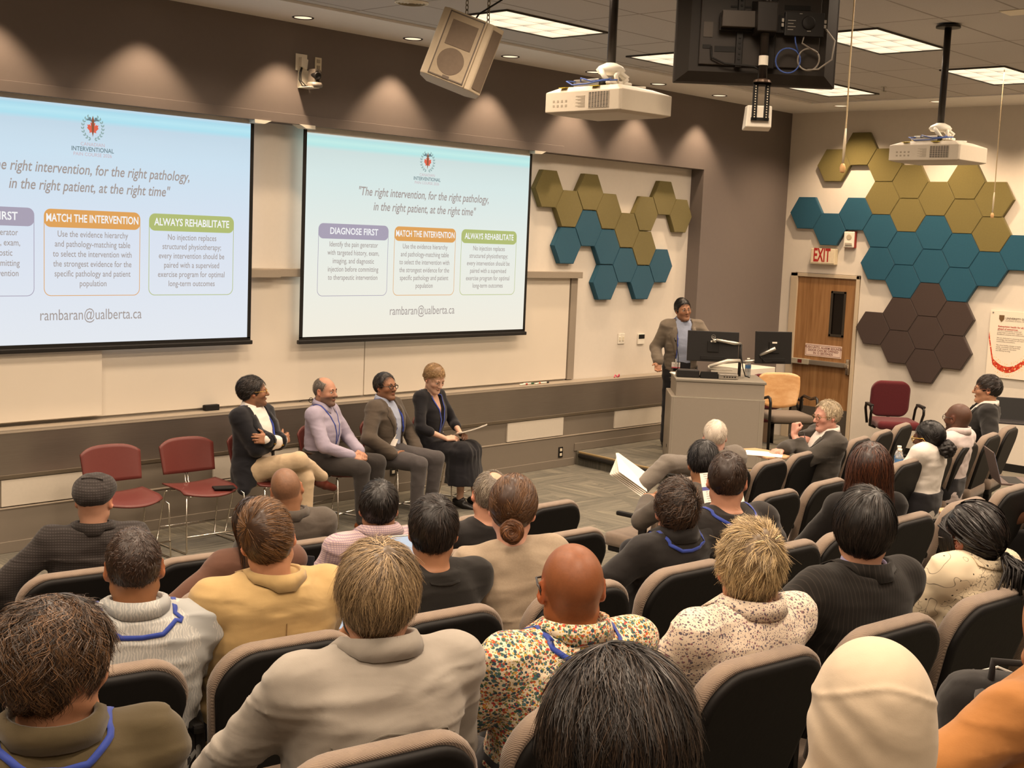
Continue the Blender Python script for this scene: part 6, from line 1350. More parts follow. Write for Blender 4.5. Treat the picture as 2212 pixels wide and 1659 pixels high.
def skirt_sdf(T, P0, Rt):
    s_ = SDF(); s_.loft([(-.12, .185, .13, .01), (.02, .18, .125, .0), (.12, .15, .11, 0)], Rt, P0, 2.4, .05)
    kn = P0 + A(-.01, .42, -.01)
    s_.cone(P0 + A(-.08, .02, -.015), kn + A(-.085, 0, 0), .105, .085, .06); s_.cone(P0 + A(.08, .02, -.015), kn + A(.085, 0, 0), .105, .085, .06); s_.cone(kn + A(-.07, .0, 0), kn + A(.07, 0, 0), .085, .085, .05)
    s_.loft([(-.30, .205, .16, .01), (-.15, .19, .14, 0), (0, .165, .115, 0)], None, kn + A(0, -.02, .01), 2.2, .05); return s_
person('panelist woman in black dress looking down at papers in her hands', (7.955, 8.44, 1.165), D2(166), 0, True, sex='f', lean=.06, hy=D2(18), hp=.42, hr=.05, skin='#cb9a7e', lips='#b0685c', brow='#6b5038',
       top=dict(mat=BLKD, vneck=.24, sl=.35, name='dress_bodice'), skirt=dict(mat=BLKD, sdf=skirt_sdf), shoes=dict(mat=M_SHOEB, dir=[(-.3, 1, -.25), (-.3, 1, -.25)]), legs=[((-.09, .42, .5), (-.17, .44, .10)), ((.06, .42, .5), (-.03, .36, .10))],
       armsR=dict(w=(.10, .27, .10), pole=(.9, -.3, -.5), f=(-.5, .8, .1), n=(-.3, -.4, -.9), curl=(.5, .7, .5)), armsL=dict(w=(-.10, .30, .12), pole=(-.9, -.3, -.5), f=(.5, .8, .1), n=(.3, -.4, -.9), curl=(.5, .7, .5)),
       hair=HAIR('#8a6a45', '#c2a070', th=(.012, .018, .018), n=2200, len=.08, w=.0028, line='bun', mess=.08, lift=.004, flow=lambda p, d: A(0, -.13, -.02) - p, extra=[('ell', (0, -.125, -.03), (.03, .028, .03))]), lanyard=dict(end=.13, lift=.005), badge=True)
g = MB()
for k in range(3): g.add([(x, y, .004 * k + .035 * ((x + .1) / .2) ** 2 * .5 - .0 + .01 * math.sin(y * 9)) for x in np.linspace(-.1, .17, 9) for y in np.linspace(-.1, .1, 5)], [(i * 5 + j, (i + 1) * 5 + j, (i + 1) * 5 + j + 1, i * 5 + j + 1) for i in range(8) for j in range(4)])
o = g.build('paper_sheaf', M_PAPER, None, True); o.modifiers.new('thick', 'SOLIDIFY').thickness = .002; o.location = (8.10, 8.14, .70); o.rotation_euler = (-.35, -.15, -.45); tag(o, 'sheaf of white papers held by the woman in black dress', 'paper')
# --- presenter at the lectern
person('presenter standing at the lectern in grey blazer, leaning on one hand', (11.74, 8.46, 1.735), D2(222), PZ, False, lean=.24, side=.03, hy=D2(-14), hr=.16, hp=.02, skin='#a06c4c', stub=[('beard', '#5a463a', .25)],
       top=dict(mat=BLUESH), jacket=dict(mat=cloth('grey_herringbone', '#6d6357', .92, .14, 160), open=[(-.2, .11), (0, .10), (.16, .085), (.3, .08), (.45, .085), (.52, .085), (.6, .09)], lapel=True, amp=.006), pants=dict(mat=JEANS), shoes=dict(mat=M_SHOEB), legs=[((-.11, .02, .50), (-.12, .0, .09)), ((.11, .0, .50), (.12, -.03, .09))],
       armsR=dict(world=(11.50, 8.58, 1.145), pole=(.25, -1, .0), f=(.15, .55, -.85), n=(-.2, .6, .6), curl=(.3, .6, .4)), armsL=dict(w=(-.18, .38, .17), pole=(-.9, -.4, -.2), f=(.2, 1, 0), n=(0, 0, -1)),
       hair=HAIR('#120e0d', '#2a221e', th=(.009, .014, .018), n=1800, len=.05, w=.0028, mess=.1, lift=.004, dir=(0, -.6, 0), whorl=(0, .08, .1)), collar=dict(kind='shirt', mat=BLUESH), lanyard=dict(end=.12), badge=True, glasses=(plain('thin_metal', '#8b7a6c', .3, .6), .0014))
# --- audience, front row
HOUND = cloth_stripe('houndstooth_wool', '#3d3836', '#2a2523', 85, 2, .5, 0)
def flat_cap(root, c):
    HP, Hc, Rh = c['HP'], c['Hc'], c['Rh']; s_ = SDF()
    s_.ell(HP(0, -.012, .048), A(.094, .118, .070), Rh @ rotm(.18), .03); s_.ell(HP(0, .03, .066), A(.088, .092, .050), Rh @ rotm(-.08), .04); s_.ell(HP(0, .110, .058), A(.070, .066, .013), Rh @ rotm(-.22), .012)
    s_.fn(lambda p: ((p - Hc) @ Rh)[:, 2] - (.022 - .35 * ((p - Hc) @ Rh)[:, 1] * -1 * 0 - .0) + .42 * 0 - np.interp(((p - Hc) @ Rh)[:, 1], [-.14, -.06, .02, .12], [-.052, -.03, .012, .03]).astype(np.float32), Hc - .3, Hc + .3, .004, 'sub')
    s_.post = fold_post(.0022, 4, (22, 22, 22)); v, f = s_.mesh(.005); np_mesh('flat_cap', v, f, HOUND, root)
    g = MB(); g.tube([tuple(HP(x, -.05 - .0, .118 - 2.2 * x * x)) for x in np.linspace(-.045, .055, 7)], .0045, 6); g.build('cap_seam', HOUND, root, True)
person('man in grey flat cap and dark houndstooth jacket, front row at left', (2.989, 5.467, 1.174), D2(26), 0, True, lean=.10, hy=D2(18), skin=SK_FAIR, top=dict(mat=BLK), jacket=dict(mat=HOUND, amp=.007), armsL=dict(w=(-.34, .05, .02), pole=(-1, -.3, -.1)), armsR=dict(w=(.2, .3, .08)),
       collar=dict(kind='coat', mat=HOUND, r=.070, z=.074, flare=.014, drop=.055), near=True, extra=flat_cap, girth=1.05, face=True, **CHAIRSIT)
person('bald man in grey jacket in the front row, seen from behind', (4.017, 5.356, 1.125), D2(25), 0, True, lean=-.02, hy=D2(10), hr=-.22, hp=.05, skin='#a2704f', stub=[('high', '#4a382c', .55)], top=dict(mat=BLK), jacket=dict(mat=GREYJ), collar=dict(kind='coat', mat=GREYJ, r=.070, z=.074, flare=.014, drop=.055), face=False, **CHAIRSIT)
person('white-haired man in grey blazer and glasses holding papers out to his left', (7.644, 5.166, 1.119), D2(25), 0, True, lean=.05, side=-.16, hy=D2(22), skin='#cf9c84', glasses=(M_GLASS, .002), top=dict(mat=WHITESH), jacket=dict(mat=cloth('mid_grey_blazer', '#6c655d', .9, .1, 110), amp=.006), collar=dict(kind='coat', mat=cloth('mid_grey_blazer', '#6c655d'), r=.070, z=.074, flare=.014, drop=.055),
       armsL=dict(world=(7.02, 5.32, .80), pole=(-.6, -.3, .5), f=(-.3, 1, .2), n=(.9, .2, 0), curl=(.8, .9, .6)), hair=HAIR('#d6cabb', '#f0e6d8', th=(.006, .008, .006), n=2200, len=.03, w=.002, line='recede', dz=-.01, mess=.3, lift=.004, under=.85), legs=[((-.34, .38, .50), (-.40, .30, .09)), ((.05, .45, .50), (.02, .46, .09))], **CHAIRSIT)
g = MB()
for k in range(5): g.box((.004 * k, 0, .003 * k), (.20, .28, .0012), (.04 * k - .05, .10 * k - .2, .05 * k))
o = g.build('paper_sheaf', M_PAPER); o.location = (6.93, 5.36, .885); o.rotation_euler = (.75, -.55, .5); tag(o, 'fanned white papers held out by the white-haired man', 'paper')
person('man in dark grey suit and tie resting his chin on his fist, facing left', (9.20, 5.16, 1.150), D2(-58), 0, True, lean=.10, side=-.08, hy=D2(-4), hp=.10, skin='#cf927a', brow='#8c7a66', glasses=(plain('thin_gold', '#8d6f4b', .3, .6), .0022), top=dict(mat=WHITESH), jacket=dict(mat=cloth('dark_grey_suit', '#3d3934', .9, .1, 100), open=[(-.2, 0), (.1, 0), (.2, .01), (.45, .06), (.52, .07), (.6, .08)], lapel=True, lz=.12, amp=.006),
       armsL=dict(w=(-.01, .225, .45), pole=(-.5, .5, -.8), f=(.15, -.12, 1), n=(0, -1, -.2), curl=(1.2, 1.3, .9), thumb=.7), armsR=dict(world=(8.66, 5.28, .885), pole=(.8, -.2, -.2), f=(0, 1, -.25), n=(0, -.2, -1), curl=(.3, .5, .4)), hair=HAIR('#a8977b', '#dccbac', th=(.012, .016, .012), n=2200, len=.035, w=.003, line='recede', dz=-.008, curl=.8, mess=.4, lift=.01), collar=dict(kind='shirt', mat=WHITESH),
       extra=lambda root, c: MB().add([tuple(x) for x in c['gs'].project(np.stack([c['T'](sx * w_, .16, z) for z, w_ in ((.50, .016), (.46, .02), (.36, .024), (.24, .03)) for sx in (-1, 1)]).astype(np.float32), .004, 6)], [(0, 1, 3, 2), (2, 3, 5, 4), (4, 5, 7, 6)]).build('necktie', cloth_stripe('striped_tie', '#8f8d99', '#4b4a5c', 60, 2, .4), root), **CHAIRSIT)
g = MB(); g.box((0, 0, 0), (.22, .29, .004)); o = g.build('note_pad', M_PAPER); o.location = (8.62, 5.36, .868); o.rotation_euler = (0, 0, .5); tag(o, 'white note pages under the hand of the man resting his chin', 'paper')
# --- second row
person('woman with long brown hair in a brown long-sleeved top', (3.130, 4.389, 1.226), D2(14), TIER, True, sex='f', lean=.02, hy=D2(4), hp=.10, hr=-.10, skin='#b98468', top=dict(mat=cloth('brown_jersey', '#5d4033', .8, .08), name='knit_top', amp=.003), armsL=dict(w=(-.30, .12, .06), pole=(-1, -.5, -.2)),
       hair=HAIR('#2b1e17', '#7a4f2e', th=(.014, .022, .02), n=2600, len=.30, seg=9, w=.0034, line='long', mess=.06, lift=.006, curl=.15, grav=2.2, mix=.35, whorl=(0, -.02, .11), low=-.27, extra=[('loft', [(-.27, .075, .03, -.085), (-.15, .085, .038, -.085), (-.02, .085, .05, -.07), (.04, .07, .06, -.04)], None, (0, 0, 0), 2.2, .04)]), face=True, **CHAIRSIT)
PINK = cloth_stripe('pink_check_shirt', '#bfa9a6', '#93808f', 110, 2, .35, 0)
person('black-haired man in pale pink checked shirt, second row', (3.731, 4.293, 1.254), D2(12), TIER, True, lean=.16, girth=1.10, hy=D2(26), skin='#a06f50', top=dict(mat=PINK, amp=.0055), hair=HAIR('#0f0b0a', '#2c211b', th=(.009, .012, .014), n=3000, len=.035, w=.0022, mess=.35, lift=.008), collar=dict(kind='shirt', mat=PINK, flare=.02), near=True, face=False, **CHAIRSIT)
person('grey-haired man with bald crown in black tee, second row', (4.294, 4.146, 1.266), D2(8), TIER, True, lean=.02, hy=D2(26), hr=.16, skin='#c48a6c', top=dict(mat=BLK), short_sleeve=True, hair=HAIR('#6d6255', '#b5aa98', th=(.008, .010, .008), n=3200, len=.026, w=.002, mess=.3, lift=.006, bald=((.01, -.045, .115), (.042, .05, .05))), near=True, face=True, **CHAIRSIT)
person('black-haired man bent over a printed sheet, right of the aisle', (5.949, 4.087, 1.257), D2(18), TIER, True, lean=.16, hy=D2(28), hp=.35, skin='#946444', top=dict(mat=GREYJ), hair=HAIR('#0e0b0b', '#262022', th=(.010, .014, .018), n=2600, len=.05, w=.0026, mess=.28, lift=.010), armsR=dict(w=(.12, .38, .28)), armsL=dict(w=(-.1, .36, .27)), face=False, **CHAIRSIT)
def m_page(name):
    t = NT(name); v = t.coord('Object'); sep = t.node('ShaderNodeSeparateXYZ'); t.l.new(v, sep.inputs[0]); ln = t.math('LESS_THAN', t.math('FRACT', t.math('MULTIPLY', sep.outputs[1], 85.0)), .42)
    n = t.noise(t.coord('Object', (90, 12, 1)), 1.0, 2); tx = t.math('MULTIPLY', ln, t.math('GREATER_THAN', n, .45)); inx = t.math('LESS_THAN', t.math('ABSOLUTE', sep.outputs[0]), .09)
    band = t.math('LESS_THAN', t.math('ABSOLUTE', t.math('SUBTRACT', sep.outputs[1], .055)), .010)
    col = t.mix(t.math('MULTIPLY', t.math('MULTIPLY', tx, inx), .6), lin('#ebe5da'), lin('#5c5a63')); col = t.mix(band, col, lin('#5a5a92')); return t.fin(col, .7, 0, .2)
g = MB(); g.box((0, 0, 0), (.215, .28, .002)); o = g.build('printed_page', m_page('printed_page')); o.matrix_world = Matrix.Translation((5.62, 3.72, 1.17)) @ Matrix.Rotation(D2(-42), 4, 'Z') @ Matrix.Rotation(D2(66), 4, 'X') @ Matrix.Rotation(.12, 4, 'Z'); tag(o, 'printed programme page with purple band held up by the black-haired man', 'paper')
def curls(kc, c0, R_, n=90, r=.012, name='hair_bun'):
    def f(root, c):
        g = SDF(); C_ = c['HP'](*kc)
        for i in range(n):
            d = c['rnd'].normal(size=3); d /= np.linalg.norm(d); g.ell(C_ + (d * np.array(R_) * c['rnd'].uniform(.75, 1.0)).astype(np.float32), A(r, r, r) * c['rnd'].uniform(.7, 1.2), None, .004)
        g.ell(C_, A(*R_) * .9, None, .01); v, q = g.mesh(.005); np_mesh(name, v, q, plain(name + c0, c0, .5, 0, .4, .3, 90, .4), root)
    return f
def chain2(*fs):
    def f(root, c):
        for x in fs: x(root, c)
    return f
def earring(side_):
    def f(root, c):
        g = MB(); p = [tuple(c['HP'](side_ * .084 + .0, -.004 + .013 * math.cos(a), -.050 + .013 * math.sin(a))) for a in np.linspace(0, 2 * PI, 17)[:-1]]; g.tube(p, .0022, 6, True); g.build('earring', M_GOLD, root, True)
    return f
person('woman with curly black bun, gold glasses and white top', (8.618, 4.018, 1.177), D2(2), TIER, True, sex='f', lean=.10, hy=D2(2), hp=.10, skin=SK_DARK, top=dict(mat=WHITESH, name='white_top'), glasses=(M_GOLD, .0035), hair=HAIR('#0d0a09', '#1d1614', th=(.010, .014, .014), n=1500, len=.06, w=.003, line='bun', mess=.08, lift=.003, flow=lambda p, d: A(.0, -.12, -.06) - p),
       extra=chain2(curls((.01, -.135, -.065), '#120d0c', (.062, .055, .065)), earring(-1)), **CHAIRSIT)
person('bald man with glasses in white shirt, second row right', (9.418, 4.169, 1.242), D2(-2), TIER, True, lean=.06, hy=D2(14), skin='#5f3d2b', stub=[('men', '#1e1411', .25), ('beard', '#1a1210', .6)], glasses=(M_GLASS, .0022), top=dict(mat=cloth('white_lilac_shirt', '#cdbfbc', .8, .05), amp=.0045), collar=dict(kind='shirt', mat=cloth('white_lilac_shirt', '#cdbfbc')), **CHAIRSIT)
person('man in black suit, white shirt and glasses in left profile by the poster', (10.75, 4.52, 1.345), D2(-30), TIER, True, lean=.02, hy=D2(8), skin='#b5805e', glasses=(plain('brown_frame', '#6b3f2a', .4), .002), top=dict(mat=WHITESH), jacket=dict(mat=BLK2, open=[(-.2, .02), (.1, .02), (.2, .03), (.45, .07), (.52, .075), (.6, .08)], lapel=True, amp=.006), hair=HAIR('#17110f', '#4a3a30', th=(.007, .011, .015), n=2400, len=.05, w=.0026, mess=.2, lift=.006, line='men', grav=.2, dir=(0, .5, 0), whorl=(0, -.09, .08)), collar=dict(kind='shirt', mat=WHITESH, r=.066), armsL=dict(w=(-.30, .05, .05), pole=(-.8, -.4, -.3)), **CHAIRSIT)
# --- third row
PALM = cloth_palm('palm_print_shirt')
person('man with close-cropped hair in pale grey palm-print shirt and blue lanyard', (1.998, 3.413, 1.451), D2(20), 2 * TIER, True, lean=.08, girth=1.22, hy=D2(12), hr=-.04, skin='#93603d', headsc=1.02, top=dict(mat=PALM, amp=.006), short_sleeve=True, hair=HAIR('#2a1b13', '#4d3524', th=(.003, .004, .005), n=5200, len=.010, w=.0016, seg=2, mess=.8, lift=.004, line='men', dz=-.006, under=.9, lump=.001), collar=dict(kind='shirt', mat=PALM, r=.070), lanyard=dict(dz=-.015), near=True, face=False, **CHAIRSIT)
TAN = cloth('tan_blazer_cotton', '#ad9263', .88, .06, 40)
def back_seam(mat_, zs=(.44, -.05), x0=0.0):
    def f(root, c):
        P_ = np.stack([c['T'](x0, -.2, z) for z in np.linspace(zs[0], zs[1], 18)]).astype(np.float32); P_ = c['gs'].project(P_, .0005, 8); g = MB(); g.tube([tuple(x) for x in P_], .0022, 5); g.build('back_seam', mat_, root)
    return f
person('man with brown hair in tan blazer, third row', (2.405, 3.30, 1.50), D2(14), 2 * TIER, True, lean=.06, girth=1.12, hy=D2(20), hr=-.20, skin='#b8805e', top=dict(mat=WHITESH), jacket=dict(mat=TAN, amp=.0055), hair=HAIR('#3f2a1b', '#8a6239', th=(.008, .012, .020), n=5200, len=.045, w=.0018, mess=.12, lift=.006, mix=.7, whorl=(-.05, -.085, .07), grav=.1, dir=(.35, .3, .0)), collar=dict(kind='coat', mat=TAN, r=.070, z=.074, flare=.014, drop=.055), near=True, face=False, extra=back_seam(cloth('tan_seam', '#80653d')), **CHAIRSIT)
DKTEE = cloth('black_tee_jersey', '#1f1d1b', .85, .08)
person('black-haired man in black tee shirt, third row', (3.076, 3.242, 1.441), D2(12), 2 * TIER, True, lean=.04, girth=1.05, hy=D2(30), skin='#a87352', top=dict(mat=DKTEE, amp=.004), short_sleeve=True, hair=HAIR('#130e0c', '#33261f', th=(.010, .013, .018), n=5000, len=.04, w=.0018, mess=.25, lift=.007, whorl=(.02, -.08, .085)), collar=dict(kind='tee', mat=DKTEE, r=.064, z=.012, flare=.008, drop=.02, arc=178), near=True, face=False, **CHAIRSIT)
BEIGE = cloth('oatmeal_knit', '#9c8c78', .95, .12, 140, .4, 200)
def low_bun(root, c):
    g = SDF(); C_ = c['HP'](.012, -.118, -.072); v0 = []; 
    for i in range(7):
        a0 = c['rnd'].uniform(0, 6.28); pts = []
        for t in np.linspace(0, 4.5, 16): pts.append(C_ + (c['Rh'] @ A((.030 - .003 * t) * math.cos(a0 + t), -.012 - .010 * math.sin(t * 1.7 + i), (.034 - .003 * t) * math.sin(a0 + t))))
        g.chain(pts, [.012] * 16, .004)
    g.ell(C_, A(.034, .026, .036), None, .01); v, q = g.mesh(.004); full = SDF(); full.p = g.p
    r0 = surf_points(v, q, 700, c['rnd']); cen = C_
    def fl(p): d = np.cross(p - cen, (c['Rh'] @ A(0, 1, 0))[None]); return d / (np.linalg.norm(d, axis=1, keepdims=True) + 1e-6)
    sv, sf, s_c = strands(full, r0, fl, .05, 5, .0022, .004, c['rnd'], palette('#4d2f1b', '#8d5c35'), .25)
    np_mesh('hair_bun', np.concatenate([v, sv]), np.concatenate([q, sf + len(v)]), M_HAIR, root, np.concatenate([np.repeat(np.array(lin('#4a2d1a'))[None], len(v), 0), s_c]))
person('woman with auburn-brown low bun in oatmeal sweater, leaning forward', (3.46, 3.22, 1.475), D2(26), 2 * TIER, True, sex='f', lean=.30, side=-.10, girth=1.08, hy=D2(24), hr=.06, hp=.15, skin='#c08a70', top=dict(mat=BEIGE, amp=.007, name='sweater'), hair=HAIR('#3f2818', '#87603c', th=(.014, .020, .018), n=5200, len=.13, seg=7, w=.0018, line='bun', mess=.04, lift=.003, mix=.5, flow=lambda p, d: A(.012, -.13, -.07) - p), armsR=dict(w=(.12, .42, .12)), armsL=dict(w=(-.14, .42, .12)), near=True, face=False, extra=low_bun, **CHAIRSIT)
BJ = cloth('black_zip_jacket', '#1d1a19', .8, .1, 30)
person('man with tousled brown hair in black jacket and blue lanyard', (4.285, 3.064, 1.390), D2(8), 2 * TIER, True, lean=.02, side=-.06, hy=D2(32), skin='#c48c70', top=dict(mat=BJ, amp=.0055, name='black_jacket'), hair=HAIR('#221711', '#5a3f29', th=(.012, .018, .024), n=4200, len=.05, w=.0024, curl=.8, mess=.35, lift=.013, grav=.35, whorl=(.05, -.085, .06), dir=(-.3, 0, 0)), collar=dict(kind='coat', mat=BJ, r=.070, z=.074, flare=.014, drop=.055), lanyard=dict(dz=-.01), glasses=(M_GLASS, .002), near=True, face=False, armsL=dict(w=(-.32, .22, .02), pole=(-1, -.3, -.1)), **CHAIRSIT)
HOOD = cloth('charcoal_hoodie', '#221e1c', .92, .1, 50)
def hood(root, c):
    s_ = SDF(); T = c['T']
    for t in np.linspace(-1, 1, 9): s_.ell(T(.10 * t, -.085 + .07 * t * t, .485 + .02 * t * t), A(.04, .034, .026), None, .03)
    s_.post = fold_post(.004, 3, (14, 14, 14)); v, f = s_.mesh(.007); np_mesh('hood', v, f, HOOD, root)
person('man with very short brown hair in dark hoodie and blue lanyard', (4.610, 3.040, 1.485), D2(14), 2 * TIER, True, lean=.10, girth=1.25, hy=D2(40), skin='#b98062', top=dict(mat=HOOD, amp=.006, name='hoodie'), hair=HAIR('#2a1c14', '#4f3727', th=(.006, .008, .011), n=5200, len=.018, w=.0016, seg=3, mess=.4, lift=.003, bald=((-.01, -.062, .118), (.022, .026, .012)), under=.9), lanyard=dict(dz=.01), near=True, face=False, extra=hood, armsR=dict(w=(.30, .2, .1), pole=(.9, -.5, -.3)), **CHAIRSIT)
person('woman with shoulder-length auburn hair in black cardigan', (5.660, 2.926, 1.440), D2(30), 2 * TIER, True, sex='f', lean=.05, hy=D2(28), skin='#bd866a', top=dict(mat=BLK, name='cardigan'), hair=HAIR('#2c1710', '#6b3b22', th=(.020, .026, .022), n=3800, len=.26, seg=8, w=.0028, line='long', mess=.12, lift=.010, curl=.35, grav=1.9, whorl=(0, -.02, .115), low=-.19, extra=[('loft', [(-.20, .10, .045, -.06), (-.10, .105, .055, -.055), (.0, .098, .07, -.04), (.05, .08, .07, -.02)], None, (0, 0, 0), 2.2, .04)]), face=False, **CHAIRSIT)
BLT = cloth('pale_blue_tee', '#a9a8b0', .85, .05)
person('person in pale blue tee at the right edge, only arm and knee in view', (7.52, 2.72, 1.50), D2(-25), 2 * TIER, True, lean=.10, hy=D2(10), skin='#6b432e', top=dict(mat=BLT), short_sleeve=True, hair=HAIR('#0f0b0a', '#241a16', n=500), legs=[((-.24, .42, .52), (-.2, .42, .09)), ((.12, .45, .50), (.12, .46, .09))], armsL=dict(w=(-.28, .30, .12), pole=(-.9, -.4, -.4), f=(.6, .8, 0)), face=True, pants=dict(mat=cloth('black_trouser', '#171514', .9), fine=True), shoes=dict(mat=M_SHOEB))
# --- fourth row
OLIVE = cloth('olive_shirt', '#4b412c', .85, .08, 40)
person('man with wavy brown hair in olive shirt and blue lanyard, nearest at left', (1.193, 2.321, 1.615), D2(20), 3 * TIER, True, lean=.05, girth=1.15, hy=D2(56), hp=.06, skin='#b47b59', top=dict(mat=OLIVE, amp=.007), hair=HAIR('#231710', '#7a593a', th=(.018, .026, .024), n=6500, len=.085, seg=9, w=.0021, curl=1.3, cf=8.0, mess=.22, clump=55, lift=.016, mix=.45, grav=.9, whorl=(-.01, .0, .12)), collar=dict(kind='shirt', mat=OLIVE, r=.074), lanyard=dict(dz=.0), near=True, armsL=dict(w=(-.20, .22, .42), pole=(-.9, -.2, -.6), f=(.5, .3, .8), n=(.9, .2, .3), curl=(.9, .9, .6)), **CHAIRSIT)
PGREY = cloth('pale_grey_shirt', '#968f85', .8, .05, 40)
def yoke(mat_):
    def f(root, c):
        P_ = np.stack([c['T'](x, -.22, .30 + .035 * (1 - (x / .2) ** 2)) for x in np.linspace(-.185, .185, 26)]).astype(np.float32); P_ = c['gs'].project(P_, .0006, 8); g = MB(); g.tube([tuple(x) for x in P_], .0026, 5); g.build('yoke_seam', mat_, root)
    return f
def watch(side_, mat_=None):
    def f(root, c):
        W_, E_ = (c['WL'], c['EL']) if side_ < 0 else (c['WR'], c['ER']); d = (W_ - E_) / np.linalg.norm(W_ - E_); cen = W_ - d * .028; u = A(0, 0, 1) - d * d[2]; u /= np.linalg.norm(u); w = np.cross(d, u); g = MB()
        g.tube([tuple(cen + (u * math.cos(a) + w * math.sin(a)) * .031) for a in np.linspace(0, 2 * PI, 21)[:-1]], .007, 6, True); b = g.build('watch', M_BLACK, root, True)
        Rm = Matrix((w.tolist(), d.tolist(), u.tolist())).transposed().to_4x4(); Rm.translation = Vector((cen + u * .036).tolist()); g = MB(); g.box((0, 0, 0), (.034, .040, .012), None, .005); g.build('watch_case', M_CHROME, b, mt=Rm); g = MB(); g.box((0, 0, .0065), (.028, .034, .002)); g.build('watch_face', M_BLK2, b, mt=Rm)
    return f
person('grey-blond haired man in pale grey shirt wearing a watch', (1.942, 2.230, 1.640), D2(14), 3 * TIER, True, lean=.05, girth=1.20, hy=D2(26), skin='#c08868', headsc=1.04, top=dict(mat=PGREY, amp=.0065), hair=HAIR('#5c4a35', '#b59a72', th=(.014, .020, .018), n=7500, len=.075, seg=8, w=.0017, mess=.30, lift=.012, mix=.7, curl=.35, clump=45, grav=.9, whorl=(.015, -.055, .105)), collar=dict(kind='shirt', mat=PGREY, r=.074), near=True, face=False, armsL=dict(w=(-.30, .40, .03), pole=(-.9, -.4, -.4), f=(-.1, 1, -.2), n=(0, 0, -1), curl=(.4, .5, .4)), extra=chain2(yoke(cloth('grey_seam', '#6f695f')), watch(-1)), legs=[((-.28, .46, .52), (-.25, .46, .09)), ((.13, .45, .50), (.13, .46, .09))], pants=dict(mat=GREYT), shoes=dict(mat=M_SHOEB))
FLOR = cloth_floral('floral_multi_shirt', '#d9cbb0', None, 1, [(115, .40, ['#b5562f', '#a83a34', '#c98a3a', '#8a8a4a', '#c05a3a']), (100, .42, ['#355160', '#2f4656', '#4a6a70', '#3c5c52']), (170, .34, ['#8a7a3a', '#c8a24a', '#4f6a50', '#b04a4a'])])
person('bald man with glasses in multicoloured floral shirt and blue lanyard', (2.518, 2.120, 1.584), D2(14), 3 * TIER, True, lean=.10, girth=1.15, hy=D2(22), hr=-.03, skin='#96552f', headsc=1.04, stub=[('men', '#4a2c1b', .42)], glasses=(M_GLASS, .0028), top=dict(mat=FLOR, amp=.006), collar=dict(kind='shirt', mat=FLOR, r=.072), lanyard=dict(dz=-.012), near=True, short_sleeve=True, **CHAIRSIT)
FLOR2 = cloth_floral('sprig_print_shirt', '#d8c9b6', None, 1, [(85, .24, ['#6d5c62', '#7d6670', '#5b5560', '#8a6a6a']), (140, .30, ['#5f5a63', '#7a6c74', '#8c5f68', '#66606a']), (210, .26, ['#6b6068', '#7d7078'])])
person('spiky blond-grey haired man in white sprig-print shirt', (3.097, 1.947, 1.576), D2(10), 3 * TIER, True, lean=.05, girth=1.14, hy=D2(38), skin='#c58061', headsc=1.03, top=dict(mat=FLOR2, amp=.0055), glasses=(plain('thin_metal2', '#9a9086', .3, .6), .0016), hair=HAIR('#6e5a40', '#d8bd8a', th=(.011, .014, .022), n=7500, len=.045, w=.0019, mess=.32, lift=.016, mix=.8, grav=.35, whorl=(.03, -.07, .085)), collar=dict(kind='shirt', mat=FLOR2, r=.072), near=True, face=False, **CHAIRSIT)
PIN = cloth_stripe('pinstripe_suit', '#191613', '#2b2622', 75, 0, .14)
LIL = cloth('lilac_shirt', '#8f88a8', .8, .05)
person('young man with thick black hair in black pinstripe suit jacket', (3.684, 1.908, 1.615), D2(14), 3 * TIER, True, sex='m', lean=.07, girth=1.06, hy=D2(42), skin='#c48d6c', top=dict(mat=LIL), jacket=dict(mat=PIN, amp=.005), hair=HAIR('#0d0a09', '#3a2f28', th=(.018, .022, .026), n=7000, len=.10, seg=8, w=.0019, mess=.14, clump=50, lift=.006, mix=.3, grav=.7, whorl=(.03, -.055, .11)), collar=[dict(kind='coat', mat=PIN, r=.070, z=.074, flare=.014, drop=.055)][0], near=True, face=False, armsL=dict(w=(-.26, .20, .26), pole=(-.9, -.5, -.4), f=(.35, .9, .1), n=(.1, .1, -1), curl=(.9, 1.0, .7)),
       extra=lambda root, c: strip_mesh('shirt_collar', [[tuple(c['N0'] + c['Rt'] @ A(r_ * math.sin(a), -r_ * math.cos(a) + .004, z_)) for a in np.linspace(-2.4, 2.4, 17)] for r_, z_ in ((.074, .02), (.069, .062))], LIL, root, .004), **CHAIRSIT)
def m_doodle():
    t = NT('doodle_blouse'); v = t.coord('Object', (1, .6, 1)); base = lin('#d9caae'); d1 = t.voro(v, 30); dots = t.math('LESS_THAN', d1, .10)
    w = t.node('ShaderNodeTexNoise', {'Scale': 11.0, 'Detail': 1.0}); t.l.new(v, w.inputs['Vector']); ln = t.math('LESS_THAN', t.math('ABSOLUTE', t.math('SUBTRACT', w.outputs[0], .5)), .004); pat = t.math('GREATER_THAN', t.noise(v, 5.5, 1), .55)
    w2 = t.noise(v, 60, 1); ln2 = t.math('LESS_THAN', t.math('ABSOLUTE', t.math('SUBTRACT', w2, .5)), .018)
    col = t.mix(dots, base, lin('#3a332d')); col = t.mix(t.math('MULTIPLY', ln, .8), col, lin('#6f6457')); col = t.mix(t.math('MULTIPLY', t.math('MULTIPLY', ln2, pat), .85), col, lin('#4a4239')); return t.fin(col, .85, 0, .2, .1)
DOOD = m_doodle()
